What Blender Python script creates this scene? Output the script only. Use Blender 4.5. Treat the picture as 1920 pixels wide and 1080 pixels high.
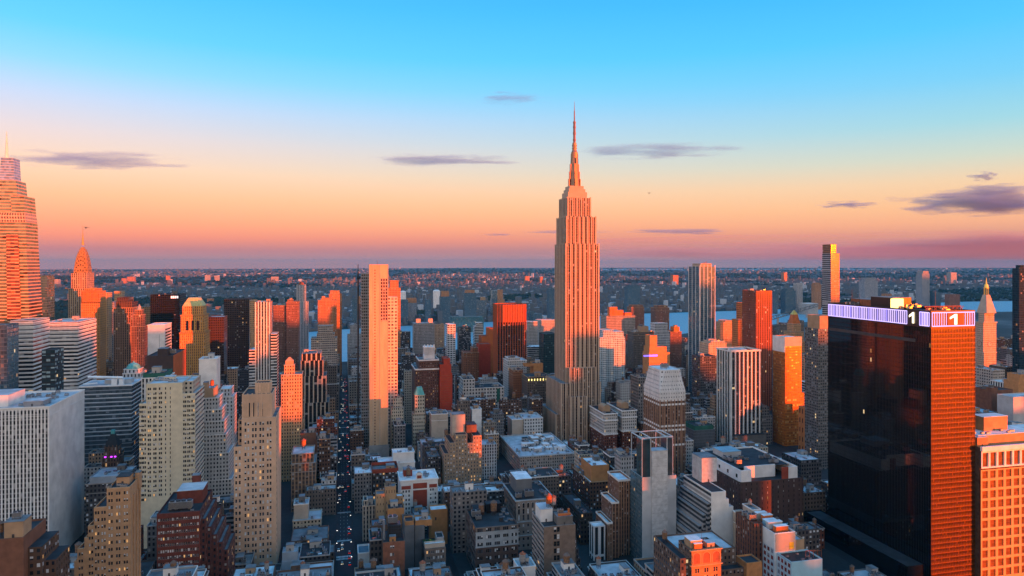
import bpy, math, random
import numpy as np
from mathutils import Vector
R = random.Random(7)
C = bpy.context.scene.collection
for o in list(bpy.data.objects): bpy.data.objects.remove(o)
sc = bpy.context.scene
# ---------------------------------------------------------------- camera
A = math.radians(13.62); SA, CA = math.sin(A), math.cos(A)
F, H, HY = 1300.0, 240.0, 494.0          # focal length in photo pixels, eye height in metres, eye level row
cam = bpy.data.cameras.new('camera'); co = bpy.data.objects.new('camera', cam); C.objects.link(co)
co.location = (0, 0, H); co.rotation_euler = (math.pi/2, 0, -A)
cam.sensor_width = 36; cam.lens = F/1920*36; cam.shift_y = -(540-HY)/1920
cam.clip_start = 5; cam.clip_end = 300000
sc.camera = co
# ---------------------------------------------------------------- render, exposure
sc.render.engine = 'CYCLES'
sc.view_settings.view_transform = 'Standard'; sc.view_settings.look = 'None'
sc.view_settings.exposure = EXPO = 1.25; sc.view_settings.gamma = 1
sc.cycles.max_bounces = 5; sc.cycles.diffuse_bounces = 1; sc.cycles.glossy_bounces = 3
sc.cycles.volume_bounces = 0; sc.cycles.transparent_max_bounces = 8
sc.cycles.caustics_reflective = False; sc.cycles.caustics_refractive = False
sc.cycles.use_denoising = True
sc.cycles.sample_clamp_indirect = 4
# ---------------------------------------------------------------- sun and sky
SUN_EL, SUN_B = math.radians(1.6), math.radians(36.0)   # low sun behind and to the right of the camera
sdir = Vector((-math.sin(SUN_B)*math.cos(SUN_EL), math.cos(SUN_B)*math.cos(SUN_EL), -math.sin(SUN_EL)))
sl = bpy.data.lights.new('sun', 'SUN'); so = bpy.data.objects.new('sun', sl); C.objects.link(so)
sl.energy = 5.0; sl.angle = math.radians(0.5); sl.color = (1.0, .12, .002)
so.rotation_euler = sdir.to_track_quat('-Z', 'Y').to_euler(); so.location = (300, -400, 600)
def lin(c):
    return tuple(((v/255)/12.92 if v/255 <= .04045 else ((v/255+.055)/1.055)**2.4) for v in c)
w = bpy.data.worlds.new('World'); sc.world = w; w.use_nodes = True
nt = w.node_tree; nt.nodes.clear(); N = nt.nodes.new; LK = nt.links.new
wout = N('ShaderNodeOutputWorld'); tc = N('ShaderNodeTexCoord')
sx = N('ShaderNodeSeparateXYZ'); LK(tc.outputs['Generated'], sx.inputs[0])
def ramp(stops):
    r = N('ShaderNodeValToRGB'); e = r.color_ramp.elements
    while len(e) > 1: e.remove(e[-1])
    for i, (p, c) in enumerate(stops):
        el = e[0] if i == 0 else e.new(p)
        el.position = p; el.color = (*c, 1)
    LK(sx.outputs['Z'], r.inputs[0]); return r
K = 2**-EXPO
def st(l): return [(p, tuple(K*v for v in lin(c))) for p, c in l]
zen = [(.55, (22, 110, 200)), (1.0, (16, 90, 165))]
rl = ramp(st([(0, (208, 140, 138)), (.006, (196, 142, 148)), (.018, (196, 128, 140)), (.034, (246, 140, 126)), (.052, (255, 158, 128)), (.085, (255, 184, 146)), (.12, (250, 204, 178)),
              (.16, (230, 208, 214)), (.20, (196, 210, 243)), (.24, (134, 211, 254)), (.28, (82, 204, 255)), (.34, (46, 190, 255))] + zen))
rr = ramp(st([(0, (190, 140, 142)), (.006, (182, 142, 150)), (.018, (184, 138, 142)), (.034, (214, 146, 136)), (.050, (242, 170, 138)), (.070, (248, 188, 144)), (.10, (240, 204, 168)),
              (.13, (200, 212, 200)), (.17, (150, 210, 226)), (.22, (104, 202, 246)), (.28, (66, 195, 255)), (.36, (34, 176, 252))] + zen))
rb = ramp([(0, (.24, .105, .055)), (.05, (.38, .21, .125)), (.14, (.68, .47, .34)), (.3, (.64, .48, .37)), (.5, (.16, .22, .29)), (.75, (.03, .21, .42)), (1, (.02, .20, .43))])
def dot(v):
    d = N('ShaderNodeVectorMath'); d.operation = 'DOT_PRODUCT'; LK(tc.outputs['Generated'], d.inputs[0]); d.inputs[1].default_value = v; return d.outputs['Value']
def mrange(v, a, b, smooth=True):
    m = N('ShaderNodeMapRange'); m.interpolation_type = 'SMOOTHSTEP' if smooth else 'LINEAR'
    LK(v, m.inputs[0]); m.inputs[1].default_value = a; m.inputs[2].default_value = b; return m.outputs[0]
def mixc(f, a, b):
    m = N('ShaderNodeMix'); m.data_type = 'RGBA'; LK(f, m.inputs[0]); LK(a, m.inputs[6]); LK(b, m.inputs[7]); return m.outputs[2]
front = mixc(mrange(dot((CA, -SA, 0)), -.58, .62, False), rl.outputs[0], rr.outputs[0])
allsky = mixc(mrange(dot((SA, CA, 0)), 0.74, .08), front, rb.outputs[0])
bg1 = N('ShaderNodeBackground'); LK(allsky, bg1.inputs[0]); bg1.inputs[1].default_value = 1.0
sky = N('ShaderNodeTexSky'); sky.sky_type = 'NISHITA'; sky.sun_disc = False
sky.sun_elevation = SUN_EL; sky.sun_rotation = math.pi - SUN_B
bg2 = N('ShaderNodeBackground'); LK(sky.outputs[0], bg2.inputs[0]); bg2.inputs[1].default_value = 0.03
ad = N('ShaderNodeAddShader'); LK(bg1.outputs[0], ad.inputs[0]); LK(bg2.outputs[0], ad.inputs[1]); LK(ad.outputs[0], wout.inputs[0])

# ---------------------------------------------------------------- unprojecting the photograph onto the street grid
# x runs along the avenues (south, to the right), y along the cross street (east, away), z up
def an(px): return A + math.atan((px-960)/F)
def pt(px, y): return y*math.tan(an(px))
def ypl(px, x): return x/math.tan(an(px))
def dep(x, y): return x*SA + y*CA
def zz(py, x, y): return H - (py-HY)*dep(x, y)/F
def proj(x, y, z):
    d = dep(x, y); return 960 + F*(x*CA-y*SA)/d, HY - F*(z-H)/d

# ---------------------------------------------------------------- materials
MATS = {}
def getm(name):
    if name not in MATS: MATS[name] = bpy.data.materials.new(name)
    return MATS[name]
def newmat(name):
    m = getm(name); m.use_nodes = True
    t = m.node_tree; b = t.nodes['Principled BSDF']; return m, t, b
def setp(b, **k):
    for a, v in k.items(): b.inputs[a].default_value = v
def simple(name, col, rough=.8, metal=0., emit=None, es=1., noise=.25, scale=.15):
    m, t, b = newmat(name); setp(b, Roughness=rough, Metallic=metal)
    b.inputs['Base Color'].default_value = (*col, 1)
    if emit:
        b.inputs['Emission Color'].default_value = (*emit, 1); b.inputs['Emission Strength'].default_value = es
    if noise:
        tc = t.nodes.new('ShaderNodeTexCoord'); n = t.nodes.new('ShaderNodeTexNoise'); n.inputs['Scale'].default_value = scale; n.inputs['Detail'].default_value = 5
        g = t.nodes.new('ShaderNodeObjectInfo')
        av = t.nodes.new('ShaderNodeVectorMath'); av.operation = 'ADD'; t.links.new(tc.outputs['Object'], av.inputs[0]); t.links.new(g.outputs['Location'], av.inputs[1])
        t.links.new(av.outputs[0], n.inputs['Vector'])
        mr = t.nodes.new('ShaderNodeMapRange'); t.links.new(n.outputs['Fac'], mr.inputs[0]); mr.inputs[1].default_value = .3; mr.inputs[2].default_value = .7
        mr.inputs[3].default_value = 1-noise; mr.inputs[4].default_value = 1+noise
        mx = t.nodes.new('ShaderNodeVectorMath'); mx.operation = 'SCALE'; mx.inputs[0].default_value = col; t.links.new(mr.outputs[0], mx.inputs['Scale'])
        t.links.new(mx.outputs[0], b.inputs['Base Color'])
    return m
def facade(name, wall, glass=(.018, .022, .03), w=.5, h=.55, sp=None, blind=.10, lit=.012, bcol=(.36, .34, .32), grough=.1, wrough=.82, gmetal=0., mull=0, streak=.22, bump=.25, vary=.35, spec=None):
    """wall with a regular grid of openings; UV are counted in bays and storeys"""
    m, t, b = newmat(name); n = t.nodes.new; L = t.links.new
    def mth(op, a, bb=None):
        x = n('ShaderNodeMath'); x.operation = op
        for i, v in enumerate((a, bb)):
            if v is None: continue
            if isinstance(v, (int, float)): x.inputs[i].default_value = v
            else: L(v, x.inputs[i])
        return x.outputs[0]
    uv = n('ShaderNodeUVMap'); s = n('ShaderNodeSeparateXYZ'); L(uv.outputs[0], s.inputs[0])
    U, V = s.outputs[0], s.outputs[1]
    fx = mth('ABSOLUTE', mth('SUBTRACT', mth('FRACT', U), .5)); fy = mth('ABSOLUTE', mth('SUBTRACT', mth('FRACT', V), .5))
    mx = mth('LESS_THAN', fx, w/2) if w < 1 else None
    my = mth('LESS_THAN', fy, h/2) if h < 1 else None
    oi = n('ShaderNodeObjectInfo')
    cb = n('ShaderNodeCombineXYZ'); L(mth('FLOOR', U), cb.inputs[0]); L(mth('FLOOR', V), cb.inputs[1]); L(mth('MULTIPLY', oi.outputs['Random'], 97.), cb.inputs[2])
    wn = n('ShaderNodeTexWhiteNoise'); wn.noise_dimensions = '3D'; L(cb.outputs[0], wn.inputs['Vector'])
    rv = wn.outputs['Value']; ws = n('ShaderNodeSeparateColor'); L(wn.outputs['Color'], ws.inputs[0]); r2 = ws.outputs[1]
    gm = mx if my is None else my if mx is None else mth('MULTIPLY', mx, my)
    if gm is None: gm = mth('ADD', 1., 0.)
    if mull:   # thin mullions inside each opening
        gx = mth('GREATER_THAN', mth('ABSOLUTE', mth('SUBTRACT', mth('FRACT', mth('MULTIPLY', U, float(mull))), .5)), .43)
        gm = mth('MULTIPLY', gm, mth('SUBTRACT', 1., gx))
    tcn = n('ShaderNodeTexCoord')
    av = n('ShaderNodeVectorMath'); av.operation = 'ADD'; L(tcn.outputs['Object'], av.inputs[0]); L(oi.outputs['Location'], av.inputs[1])
    sc_ = n('ShaderNodeVectorMath'); sc_.operation = 'MULTIPLY'; L(av.outputs[0], sc_.inputs[0]); sc_.inputs[1].default_value = (.22, .22, .03)
    n1 = n('ShaderNodeTexNoise'); L(sc_.outputs[0], n1.inputs['Vector']); n1.inputs['Scale'].default_value = 1; n1.inputs['Detail'].default_value = 6
    n2 = n('ShaderNodeTexNoise'); L(av.outputs[0], n2.inputs['Vector']); n2.inputs['Scale'].default_value = .9; n2.inputs['Detail'].default_value = 3
    mr = n('ShaderNodeMapRange'); L(mth('ADD', mth('MULTIPLY', n1.outputs['Fac'], .65), mth('MULTIPLY', n2.outputs['Fac'], .35)), mr.inputs[0])
    mr.inputs[1].default_value = .3; mr.inputs[2].default_value = .7; mr.inputs[3].default_value = 1-streak; mr.inputs[4].default_value = 1+streak
    def mix(f, a, bb):
        x = n('ShaderNodeMix'); x.data_type = 'RGBA'
        for v, i in ((f, 0), (a, 6), (bb, 7)):
            if isinstance(v, tuple): x.inputs[i].default_value = (*v, 1)
            elif isinstance(v, (int, float)): x.inputs[i].default_value = v
            else: L(v, x.inputs[i])
        return x.outputs[2]
    wallc = wall
    if sp is not None and mx is not None: wallc = mix(mx, wall, sp)
    sv = n('ShaderNodeVectorMath'); sv.operation = 'SCALE'; L(mr.outputs[0], sv.inputs['Scale'])
    if isinstance(wallc, tuple): sv.inputs[0].default_value = wallc
    else: L(wallc, sv.inputs[0])
    gv = n('ShaderNodeVectorMath'); gv.operation = 'SCALE'; gv.inputs[0].default_value = glass
    L(mth('ADD', 1-vary, mth('MULTIPLY', r2, 2*vary)), gv.inputs['Scale'])
    bm_ = mth('LESS_THAN', rv, blind)
    # a blind hangs down a random part of its opening
    drop = mth('LESS_THAN', mth('FRACT', V), mth('ADD', .35, mth('MULTIPLY', r2, .6)))
    gc = mix(mth('MULTIPLY', bm_, drop), gv.outputs[0], bcol) if blind > 0 else gv.outputs[0]
    L(mix(gm, sv.outputs[0], gc), b.inputs['Base Color'])
    L(mth('ADD', mth('MULTIPLY', gm, grough-wrough), wrough), b.inputs['Roughness'])
    if gmetal: L(mth('MULTIPLY', gm, gmetal), b.inputs['Metallic'])
    if lit > 0:
        lm = mth('MULTIPLY', gm, mth('GREATER_THAN', rv, 1-lit*.6))
        ec = mix(r2, (1., .42, .12), (1., .72, .38)); L(ec, b.inputs['Emission Color'])
        L(mth('MULTIPLY', lm, mth('ADD', .08, mth('MULTIPLY', r2, .34))), b.inputs['Emission Strength'])
    if bump:
        bp = n('ShaderNodeBump'); bp.inputs['Strength'].default_value = .5; bp.inputs['Distance'].default_value = bump
        L(mth('SUBTRACT', 1., gm), bp.inputs['Height']); L(bp.outputs[0], b.inputs['Normal'])
    if spec is not None: b.inputs['Specular IOR Level'].default_value = spec
    return m
def M(k): return MATS[k]

# plain surfaces
simple('roof_grey', (.19, .20, .21), .9, noise=.4, scale=.12); simple('roof_dark', (.028, .033, .038), .85, noise=.45, scale=.12)
simple('roof_white', (.74, .75, .76), .85, noise=.25, scale=.15); simple('roof_silver', (.48, .50, .52), .6, noise=.35, scale=.1)
simple('roof_red', (.26, .07, .04), .85); simple('roof_tar', (.025, .028, .032), .8, noise=.5)
simple('conc', (.42, .40, .37), .85, noise=.2, scale=.08); simple('conc_dark', (.16, .15, .14), .85)
simple('metal_grey', (.34, .35, .37), .45, .6, noise=.15); simple('metal_dark', (.06, .06, .065), .5, .4)
simple('steel', (.50, .50, .50), .35, .7, noise=.15, scale=.3); simple('mast_steel', (.32, .19, .13), .42, .4, noise=.15, scale=.3); simple('wood_tank', (.24, .13, .07), .85, noise=.4, scale=1.2)
simple('tank_roof', (.16, .10, .075), .8); simple('copper', (.10, .42, .40), .6, noise=.3, scale=.3); simple('gold', (.85, .62, .16), .32, .55, noise=.15, scale=.4)
simple('goldtile', (.55, .47, .16), .5, noise=.25, scale=.4); simple('white_paint', (.84, .83, .81), .7, noise=.12); simple('white_stone', (.78, .75, .71), .8, noise=.16, scale=.1)
simple('tanwall', (.42, .27, .16), .85, noise=.16, scale=.2); simple('orangewall', (.44, .21, .08), .85, noise=.16, scale=.2); simple('redwall', (.30, .055, .028), .85, noise=.2, scale=.15)
simple('redwall2', (.46, .075, .03), .85, noise=.2, scale=.15); simple('beige', (.52, .42, .33), .85, noise=.15, scale=.12); simple('brownwall', (.15, .085, .055), .85, noise=.25, scale=.2)
simple('greywall', (.33, .32, .31), .85, noise=.2, scale=.12); simple('palegrey', (.50, .50, .50), .85, noise=.18, scale=.09); simple('bluegrey', (.30, .36, .42), .6, noise=.15)
simple('black', (.012, .012, .014), .35, noise=.2); simple('cyanpanel', (.36, .60, .70), .6, noise=.1); simple('yellow', (.75, .55, .03), .7)
simple('garden', (.05, .10, .03), .9, noise=.6, scale=.8); simple('green', (.02, .12, .09), .8)
simple('rust', (.30, .09, .04), .8, noise=.3, scale=.5); simple('tarp_orange', (.55, .14, .03), .6)
simple('glass_dark', (.012, .015, .02), .08, noise=.3, scale=.3); simple('glass_blind', (.66, .66, .66), .35, noise=.3, scale=.4)
simple('glass_mid', (.05, .06, .075), .12, noise=.4, scale=.5)
simple('glass_lit', (.3, .2, .1), .3, emit=(1, .5, .18), es=.3, noise=0); simple('glass_reflection', (.20, .075, .018), .25, noise=.4, scale=.3); simple('frame', (.12, .10, .085), .6, noise=0); simple('frame_pale', (.5, .48, .45), .6, noise=0)
simple('lamp_white', (1, 1, 1), .5, emit=(1, .93, .8), es=1.1, noise=0); simple('lamp_red', (.6, .02, .01), .5, emit=(1, .03, .01), es=1.2, noise=0)
simple('lamp_violet', (.5, .3, .9), .5, emit=(.62, .50, 1.0), es=.6, noise=0); simple('lamp_pink', (.9, .5, .7), .5, emit=(.95, .55, .85), es=.6, noise=0)
simple('lamp_digit', (.9, .8, .5), .5, emit=(1, .86, .55), es=.95, noise=0); simple('lamp_blue', (.2, .1, .9), .5, emit=(.12, .08, 1), es=1.6, noise=0); simple('lamp_purple', (.5, .1, .9), .5, emit=(.5, .03, .9), es=1.6, noise=0)
simple('lamp_yellow', (.9, .8, .3), .5, emit=(1, .75, .22), es=1.0, noise=0)
# facades
LIME, TAN, CREAM = (.44, .37, .30), (.48, .31, .20), (.60, .53, .40)
facade('f_esb', (.47, .345, .25), w=.64, h=.70, sp=(.10, .05, .035), blind=.06, lit=.004, glass=(.02, .015, .015))
facade('f_lime', (.25, .21, .17), w=.48, h=.5, lit=.015); facade('f_limepier', LIME, w=.45, h=.62, sp=(.16, .14, .12), lit=.012)
facade('f_tan', TAN, w=.46, h=.54, lit=.03); facade('f_cream', (.50, .44, .34), w=.46, h=.48, lit=.02); facade('f_white', (.56, .54, .51), w=.46, h=.52, lit=.015)
facade('f_whitepier', (.70, .68, .64), w=.5, h=.6, sp=(.22, .2, .19), lit=.01); facade('f_brick', (.15, .05, .03), w=.46, h=.5, lit=.03, blind=.25, bcol=(.55, .57, .6))
facade('f_brown', (.10, .055, .036), w=.48, h=.5, lit=.025, blind=.28, bcol=(.58, .60, .63)); facade('f_brownpier', (.26, .13, .08), w=.42, h=.6, sp=(.08, .05, .04), lit=.03, blind=.3)
facade('f_redbrown', (.19, .07, .04), w=.4, h=.55, sp=(.09, .04, .03), lit=.02); facade('f_bronze', (.34, .09, .035), w=.56, h=.8, sp=(.06, .03, .025), glass=(.015, .015, .02), blind=.05, lit=.006, grough=.15)
facade('f_darkred', (.10, .032, .026), w=.42, h=.5, lit=.06, blind=.3); facade('f_grey', (.165, .155, .15), w=.5, h=.56, lit=.02); facade('f_dgrey', (.06, .06, .063), w=.5, h=.5, lit=.025, blind=.28, bcol=(.52, .56, .6))
facade('f_black', (.012, .013, .016), glass=(.008, .01, .014), w=.8, h=.7, blind=.02, lit=.008, wrough=.3, grough=.06)
facade('f_dkbrown', (.06, .03, .025), glass=(.015, .015, .02), w=.6, h=.55, blind=.06, lit=.015, wrough=.5)
facade('f_bands', (.62, .60, .57), glass=(.02, .026, .034), w=1., h=.58, blind=.10, lit=.01); facade('f_bandsgrey', (.30, .30, .31), glass=(.03, .04, .05), w=1., h=.55, blind=.12, lit=.01)
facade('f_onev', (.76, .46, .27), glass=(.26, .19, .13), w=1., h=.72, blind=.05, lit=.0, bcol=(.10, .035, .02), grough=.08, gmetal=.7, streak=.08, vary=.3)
facade('f_glassblue', (.08, .13, .17), glass=(.10, .18, .24), w=.9, h=.8, blind=.12, lit=.012, grough=.08, gmetal=.5); facade('f_glassgreen', (.08, .16, .17), glass=(.10, .22, .24), w=1., h=.8, blind=.08, lit=.01, gmetal=.5)
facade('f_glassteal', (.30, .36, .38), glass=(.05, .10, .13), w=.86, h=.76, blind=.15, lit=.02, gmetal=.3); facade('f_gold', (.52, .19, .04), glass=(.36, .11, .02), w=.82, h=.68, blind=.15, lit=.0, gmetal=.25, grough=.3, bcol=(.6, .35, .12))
facade('f_navyglass', (.015, .03, .045), glass=(.02, .05, .075), w=.9, h=.85, blind=.04, lit=.006, gmetal=.3)
facade('f_penn_sunlit', (.10, .026, .004), glass=(.03, .005, .001), w=.80, h=.52, blind=.12, lit=.0, bcol=(.14, .045, .006), grough=.3, wrough=.5, vary=.55, bump=.1)  # black tower's west face: sunset orange put into wall and glass colour
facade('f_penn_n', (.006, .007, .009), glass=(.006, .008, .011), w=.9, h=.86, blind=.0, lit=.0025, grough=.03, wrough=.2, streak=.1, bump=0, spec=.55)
facade('f_concrete', (.62, .40, .24), w=.0, h=.0, lit=0); facade('f_gridwhite', (.74, .60, .52), glass=(.10, .09, .10), w=.62, h=.56, blind=.5, lit=0, bcol=(.4, .3, .28))
facade('f_cyanbalc', (.55, .66, .70), glass=(.03, .06, .08), w=.62, h=.6, blind=.25, lit=.02); facade('f_condo', (.56, .55, .54), glass=(.03, .05, .07), w=1., h=.55, blind=.2, lit=.03, mull=3)
facade('f_msq', (.14, .20, .25), glass=(.07, .14, .19), w=.92, h=.74, blind=.15, lit=.02, gmetal=.4)
facade('f_gridcream', (.62, .50, .36), glass=(.06, .05, .05), w=.66, h=.62, sp=(.40, .30, .2), blind=.25, lit=.01, bcol=(.45, .33, .2))
facade('f_orangeslab', (.56, .19, .06), w=.7, h=.3, glass=(.2, .07, .03), blind=.2, lit=0, bcol=(.4, .2, .1), bump=.1)
facade('f_darkpiers', (.020, .020, .024), glass=(.012, .014, .018), w=.7, h=.8, blind=.05, lit=.012, grough=.08)
facade('f_far', (.30, .31, .33), glass=(.05, .06, .08), w=.5, h=.5, blind=.3, lit=.0); facade('f_farglass', (.10, .16, .20), glass=(.06, .12, .16), w=.8, h=.7, blind=.1, lit=0, gmetal=.3)
facade('f_farbrick', (.26, .12, .08), w=.45, h=.5, lit=0); facade('f_zig', (.62, .62, .62), glass=(.05, .07, .09), w=.5, h=.72, blind=.1, lit=0)
# ---------------------------------------------------------------- mesh building
class MB:
    def __init__(s): s.v = []; s.f = []; s.uv = []; s.mi = []
    def face(s, pts, uvs=None, mi=0):
        i = len(s.v); s.v.extend(pts); s.f.append(tuple(range(i, i+len(pts))))
        s.uv.extend(uvs if uvs else [(.02, .02)]*len(pts)); s.mi.append(mi)
    def walls(s, poly, z0, z1, bay=3., fl=3.6, mi=0, off=0.):
        n = len(poly)
        for i in range(n):
            (xa, ya), (xb, yb) = poly[i], poly[(i+1) % n]
            L = math.hypot(xb-xa, yb-ya); nb = max(1, round(L/bay)); t = (z1-z0)/fl
            s.face([(xa, ya, z0), (xb, yb, z0), (xb, yb, z1), (xa, ya, z1)], [(off, t), (off+nb, t), (off+nb, 0), (off, 0)], mi)
            off += nb
    def taper(s, pa, za, pb, zb, bay=3., fl=3.6, mi=0):
        n = len(pa); t = (zb-za)/fl; off = 0
        for i in range(n):
            a, b, c, d = pa[i], pa[(i+1) % n], pb[(i+1) % n], pb[i]
            nb = max(1, round(math.hypot(b[0]-a[0], b[1]-a[1])/bay))
            s.face([(*a, za), (*b, za), (*c, zb), (*d, zb)], [(off, t), (off+nb, t), (off+nb, 0), (off, 0)], mi); off += nb
    def cap(s, poly, z, mi=0): s.face([(*p, z) for p in poly], None, mi)
    def ring(s, pa, pb, z, mi=0):
        n = len(pa)
        for i in range(n):
            j = (i+1) % n; s.face([(*pa[i], z), (*pa[j], z), (*pb[j], z), (*pb[i], z)], None, mi)
    def box(s, x0, x1, y0, y1, z0, z1, mi=0, bottom=False, **k):
        p = rect(x0, x1, y0, y1); s.walls(p, z0, z1, k.get('bay', 3.), k.get('fl', 3.6), mi); s.cap(p, z1, mi)
        if bottom: s.cap(p[::-1], z0, mi)
    def cyl(s, x, y, r0, r1, z0, z1, n=14, mi=0, cap=True):
        pa = ngon(x, y, r0, n); pb = ngon(x, y, r1, n); s.taper(pa, z0, pb, z1, 1e3, 1e3, mi)
        if cap and r1 > .01: s.cap(pb, z1, mi)
    def bar(s, a, b, r, mi=0):
        a, b = Vector(a), Vector(b); d = (b-a).normalized(); u = d.orthogonal().normalized()*r; v = d.cross(u)
        A4 = [a+u+v, a-u+v, a-u-v, a+u-v]; B4 = [p+(b-a) for p in A4]
        for i in range(4):
            j = (i+1) % 4; s.face([tuple(A4[i]), tuple(A4[j]), tuple(B4[j]), tuple(B4[i])][::-1], None, mi)
        s.face([tuple(p) for p in B4][::-1], None, mi); s.face([tuple(p) for p in A4], None, mi)
    def build(s, name, mats, parent=None, origin=None, smooth=False):
        o0 = origin or (tuple(parent.location) if parent is not None else (0, 0, 0))
        me = bpy.data.meshes.new(name)
        v = np.array(s.v, dtype=np.float64) - np.array(o0)
        me.from_pydata(v.tolist(), [], s.f)
        uvl = me.uv_layers.new(name='UVMap'); uvl.data.foreach_set('uv', np.array(s.uv, dtype=np.float32).ravel())
        for m in (mats if isinstance(mats, (list, tuple)) else [mats]): me.materials.append(getm(m) if isinstance(m, str) else m)
        me.polygons.foreach_set('material_index', s.mi)
        if smooth: me.polygons.foreach_set('use_smooth', [True]*len(s.f))
        me.update()
        ob = bpy.data.objects.new(name, me); C.objects.link(ob)
        if parent is not None: ob.parent = parent
        else: ob.location = o0
        return ob
def rect(x0, x1, y0, y1): return [(x0, y0), (x1, y0), (x1, y1), (x0, y1)]
def ngon(x, y, r, n, a0=0.): return [(x+r*math.cos(a0+2*math.pi*i/n), y+r*math.sin(a0+2*math.pi*i/n)) for i in range(n)]
def inset(poly, d):
    n = len(poly); out = []
    for i in range(n):
        p0, p1, p2 = Vector(poly[i-1]), Vector(poly[i]), Vector(poly[(i+1) % n])
        e1, e2 = (p1-p0).normalized(), (p2-p1).normalized()
        n1, n2 = Vector((-e1.y, e1.x)), Vector((-e2.y, e2.x)); b = (n1+n2); b /= b.dot(n1) or 1
        out.append(tuple(p1+b*d))
    return out
def chamf(x0, x1, y0, y1, c): return [(x0+c, y0), (x1-c, y0), (x1, y0+c), (x1, y1-c), (x1-c, y1), (x0+c, y1), (x0, y1-c), (x0, y0+c)]
def tagit(o, label, cat, group=None, kind=None):
    if label: o['label'] = label
    if cat: o['category'] = cat
    if group: o['group'] = group
    if kind: o['kind'] = kind
    return o
HERO = []     # (x0,x1,y0,y1,top z, px0,px1, lowest visible row, short reference)
class T: pass
def thing(name, label, cat, loc, group=None):
    e = bpy.data.objects.new(name, None); e.empty_display_size = 1; C.objects.link(e); e.location = loc
    return tagit(e, label, cat, group)
def tierbox(e, poly, z0, z1, mat, roof, bay, fl, name='wall', par=1.0, cornice=None, t=.45):
    m = MB(); m.walls(poly, z0, z1, bay, fl)
    pi = inset(poly, t); m.ring(poly, pi, z1); m.walls(pi[::-1], z1-par, z1, 1e3, 1e3)
    nw = len(poly)*4
    for k in range(len(m.uv)-nw, len(m.uv)): m.uv[k] = (.02, .02)
    o = m.build(name, mat, e)
    r = MB(); r.cap(inset(poly, t-.02), z1-par); r.build('roof', roof, e)
    if cornice:
        c = MB(); cornice_ring(c, poly, z1-cornice[1], z1-cornice[1]+cornice[2], cornice[0]); c.build('cornice', cornice[3], e)
    return o
def cornice_ring(c, poly, z0, z1, d):
    po = inset(poly, -d); c.walls(po, z0, z1, 1e3, 1e3); c.ring(po, inset(poly, .1), z1); c.ring(inset(poly, .0)[::-1], po[::-1], z0)
    for k in range(len(c.uv)): c.uv[k] = (.02, .02)
MASON = {k: v for ks, v in ((('f_white', 'f_whitepier', 'f_pale', 'f_grey2', 'f_whiteblue'), 'white_stone'), (('f_tan', 'f_tanlit', 'f_lime', 'f_limepier', 'f_cream', 'f_beigeband', 'f_creamgrey'), 'beige'), (('f_brown', 'f_brick', 'f_brickapt', 'f_brownmid', 'f_tangrey', 'f_orangeapt', 'f_orangebrick'), 'tanwall'), (('f_grey', 'f_dgrey', 'f_dgrey2', 'f_brownloft'), 'greywall'), (('white_stone', 'beige'), 'white_paint')) for k in ks}
def B(name, label, y, dy, tiers, mat, bay=3., fl=3.6, roof='roof_grey', vb=None, ref=None, par=1.0, clutter=0, cham=0, cat='building', group=None, z00=0., cornice=None):
    """tiers bottom to top: (px left, px right, py top[, front setback m, back setback m, material, part name])"""
    b = T(); b.t = []; prev = None; z0 = z00
    xs0 = pt(tiers[0][0], y); xs1 = pt(tiers[0][1], y)
    b.e = e = thing(name, label, cat, ((xs0+xs1)/2, y+dy/2, 0), group)
    for t in tiers:
        pL, pR, pT = t[:3]; f = t[3] if len(t) > 3 else (0. if prev is None else .25); k = t[4] if len(t) > 4 else (0. if prev is None else .25)
        mt = (t[5] if len(t) > 5 and t[5] else mat); nm = t[6] if len(t) > 6 else ('wall' if prev is None else 'setback')
        yy = y+f; x0, x1 = pt(pL, yy), pt(pR, yy)
        if prev and not (len(t) > 7): x0 = max(x0, prev[0]+.25); x1 = min(x1, prev[1]-.25)
        z1 = zz(pT, (x0+x1)/2, yy); y1 = y+dy-k
        zb = z0-par+.003 if prev else z0
        poly = chamf(x0, x1, yy, y1, cham) if cham else rect(x0, x1, yy, y1)
        tierbox(e, poly, zb, z1, mt, roof, bay, fl, nm, par, cornice if prev is None else None)
        if mt in MASON and par >= .8 and not (cornice and prev is None):
            cp = MB(); cornice_ring(cp, poly, z1-.75, z1+.14, .32); cp.build('coping', MASON[mt], e)
            if z1-zb > 40 and not cham:
                cp = MB(); cornice_ring(cp, poly, z1-2*fl-.5, z1-2*fl-.1, .22); cp.build('string_course', MASON[mt], e)
        prev = (x0, x1, yy, y1, z1); b.t.append(prev); z0 = z1
    x0, x1, y0, y1, z1 = b.t[0]; b.top = b.t[-1]; b.bay, b.fl, b.roof = bay, fl, roof
    c = [proj(X, Y, z1)[0] for X in (x0, x1) for Y in (y0, y1)]
    HERO.append((x0, x1, y0, y1, max(q[4] for q in b.t), min(c), max(c), vb if vb else 0, ref, name))
    if clutter:
        for k in b.t[-2:]: roof_clutter(e, k, clutter if k is b.t[-1] else 1, R)
    return b
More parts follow.
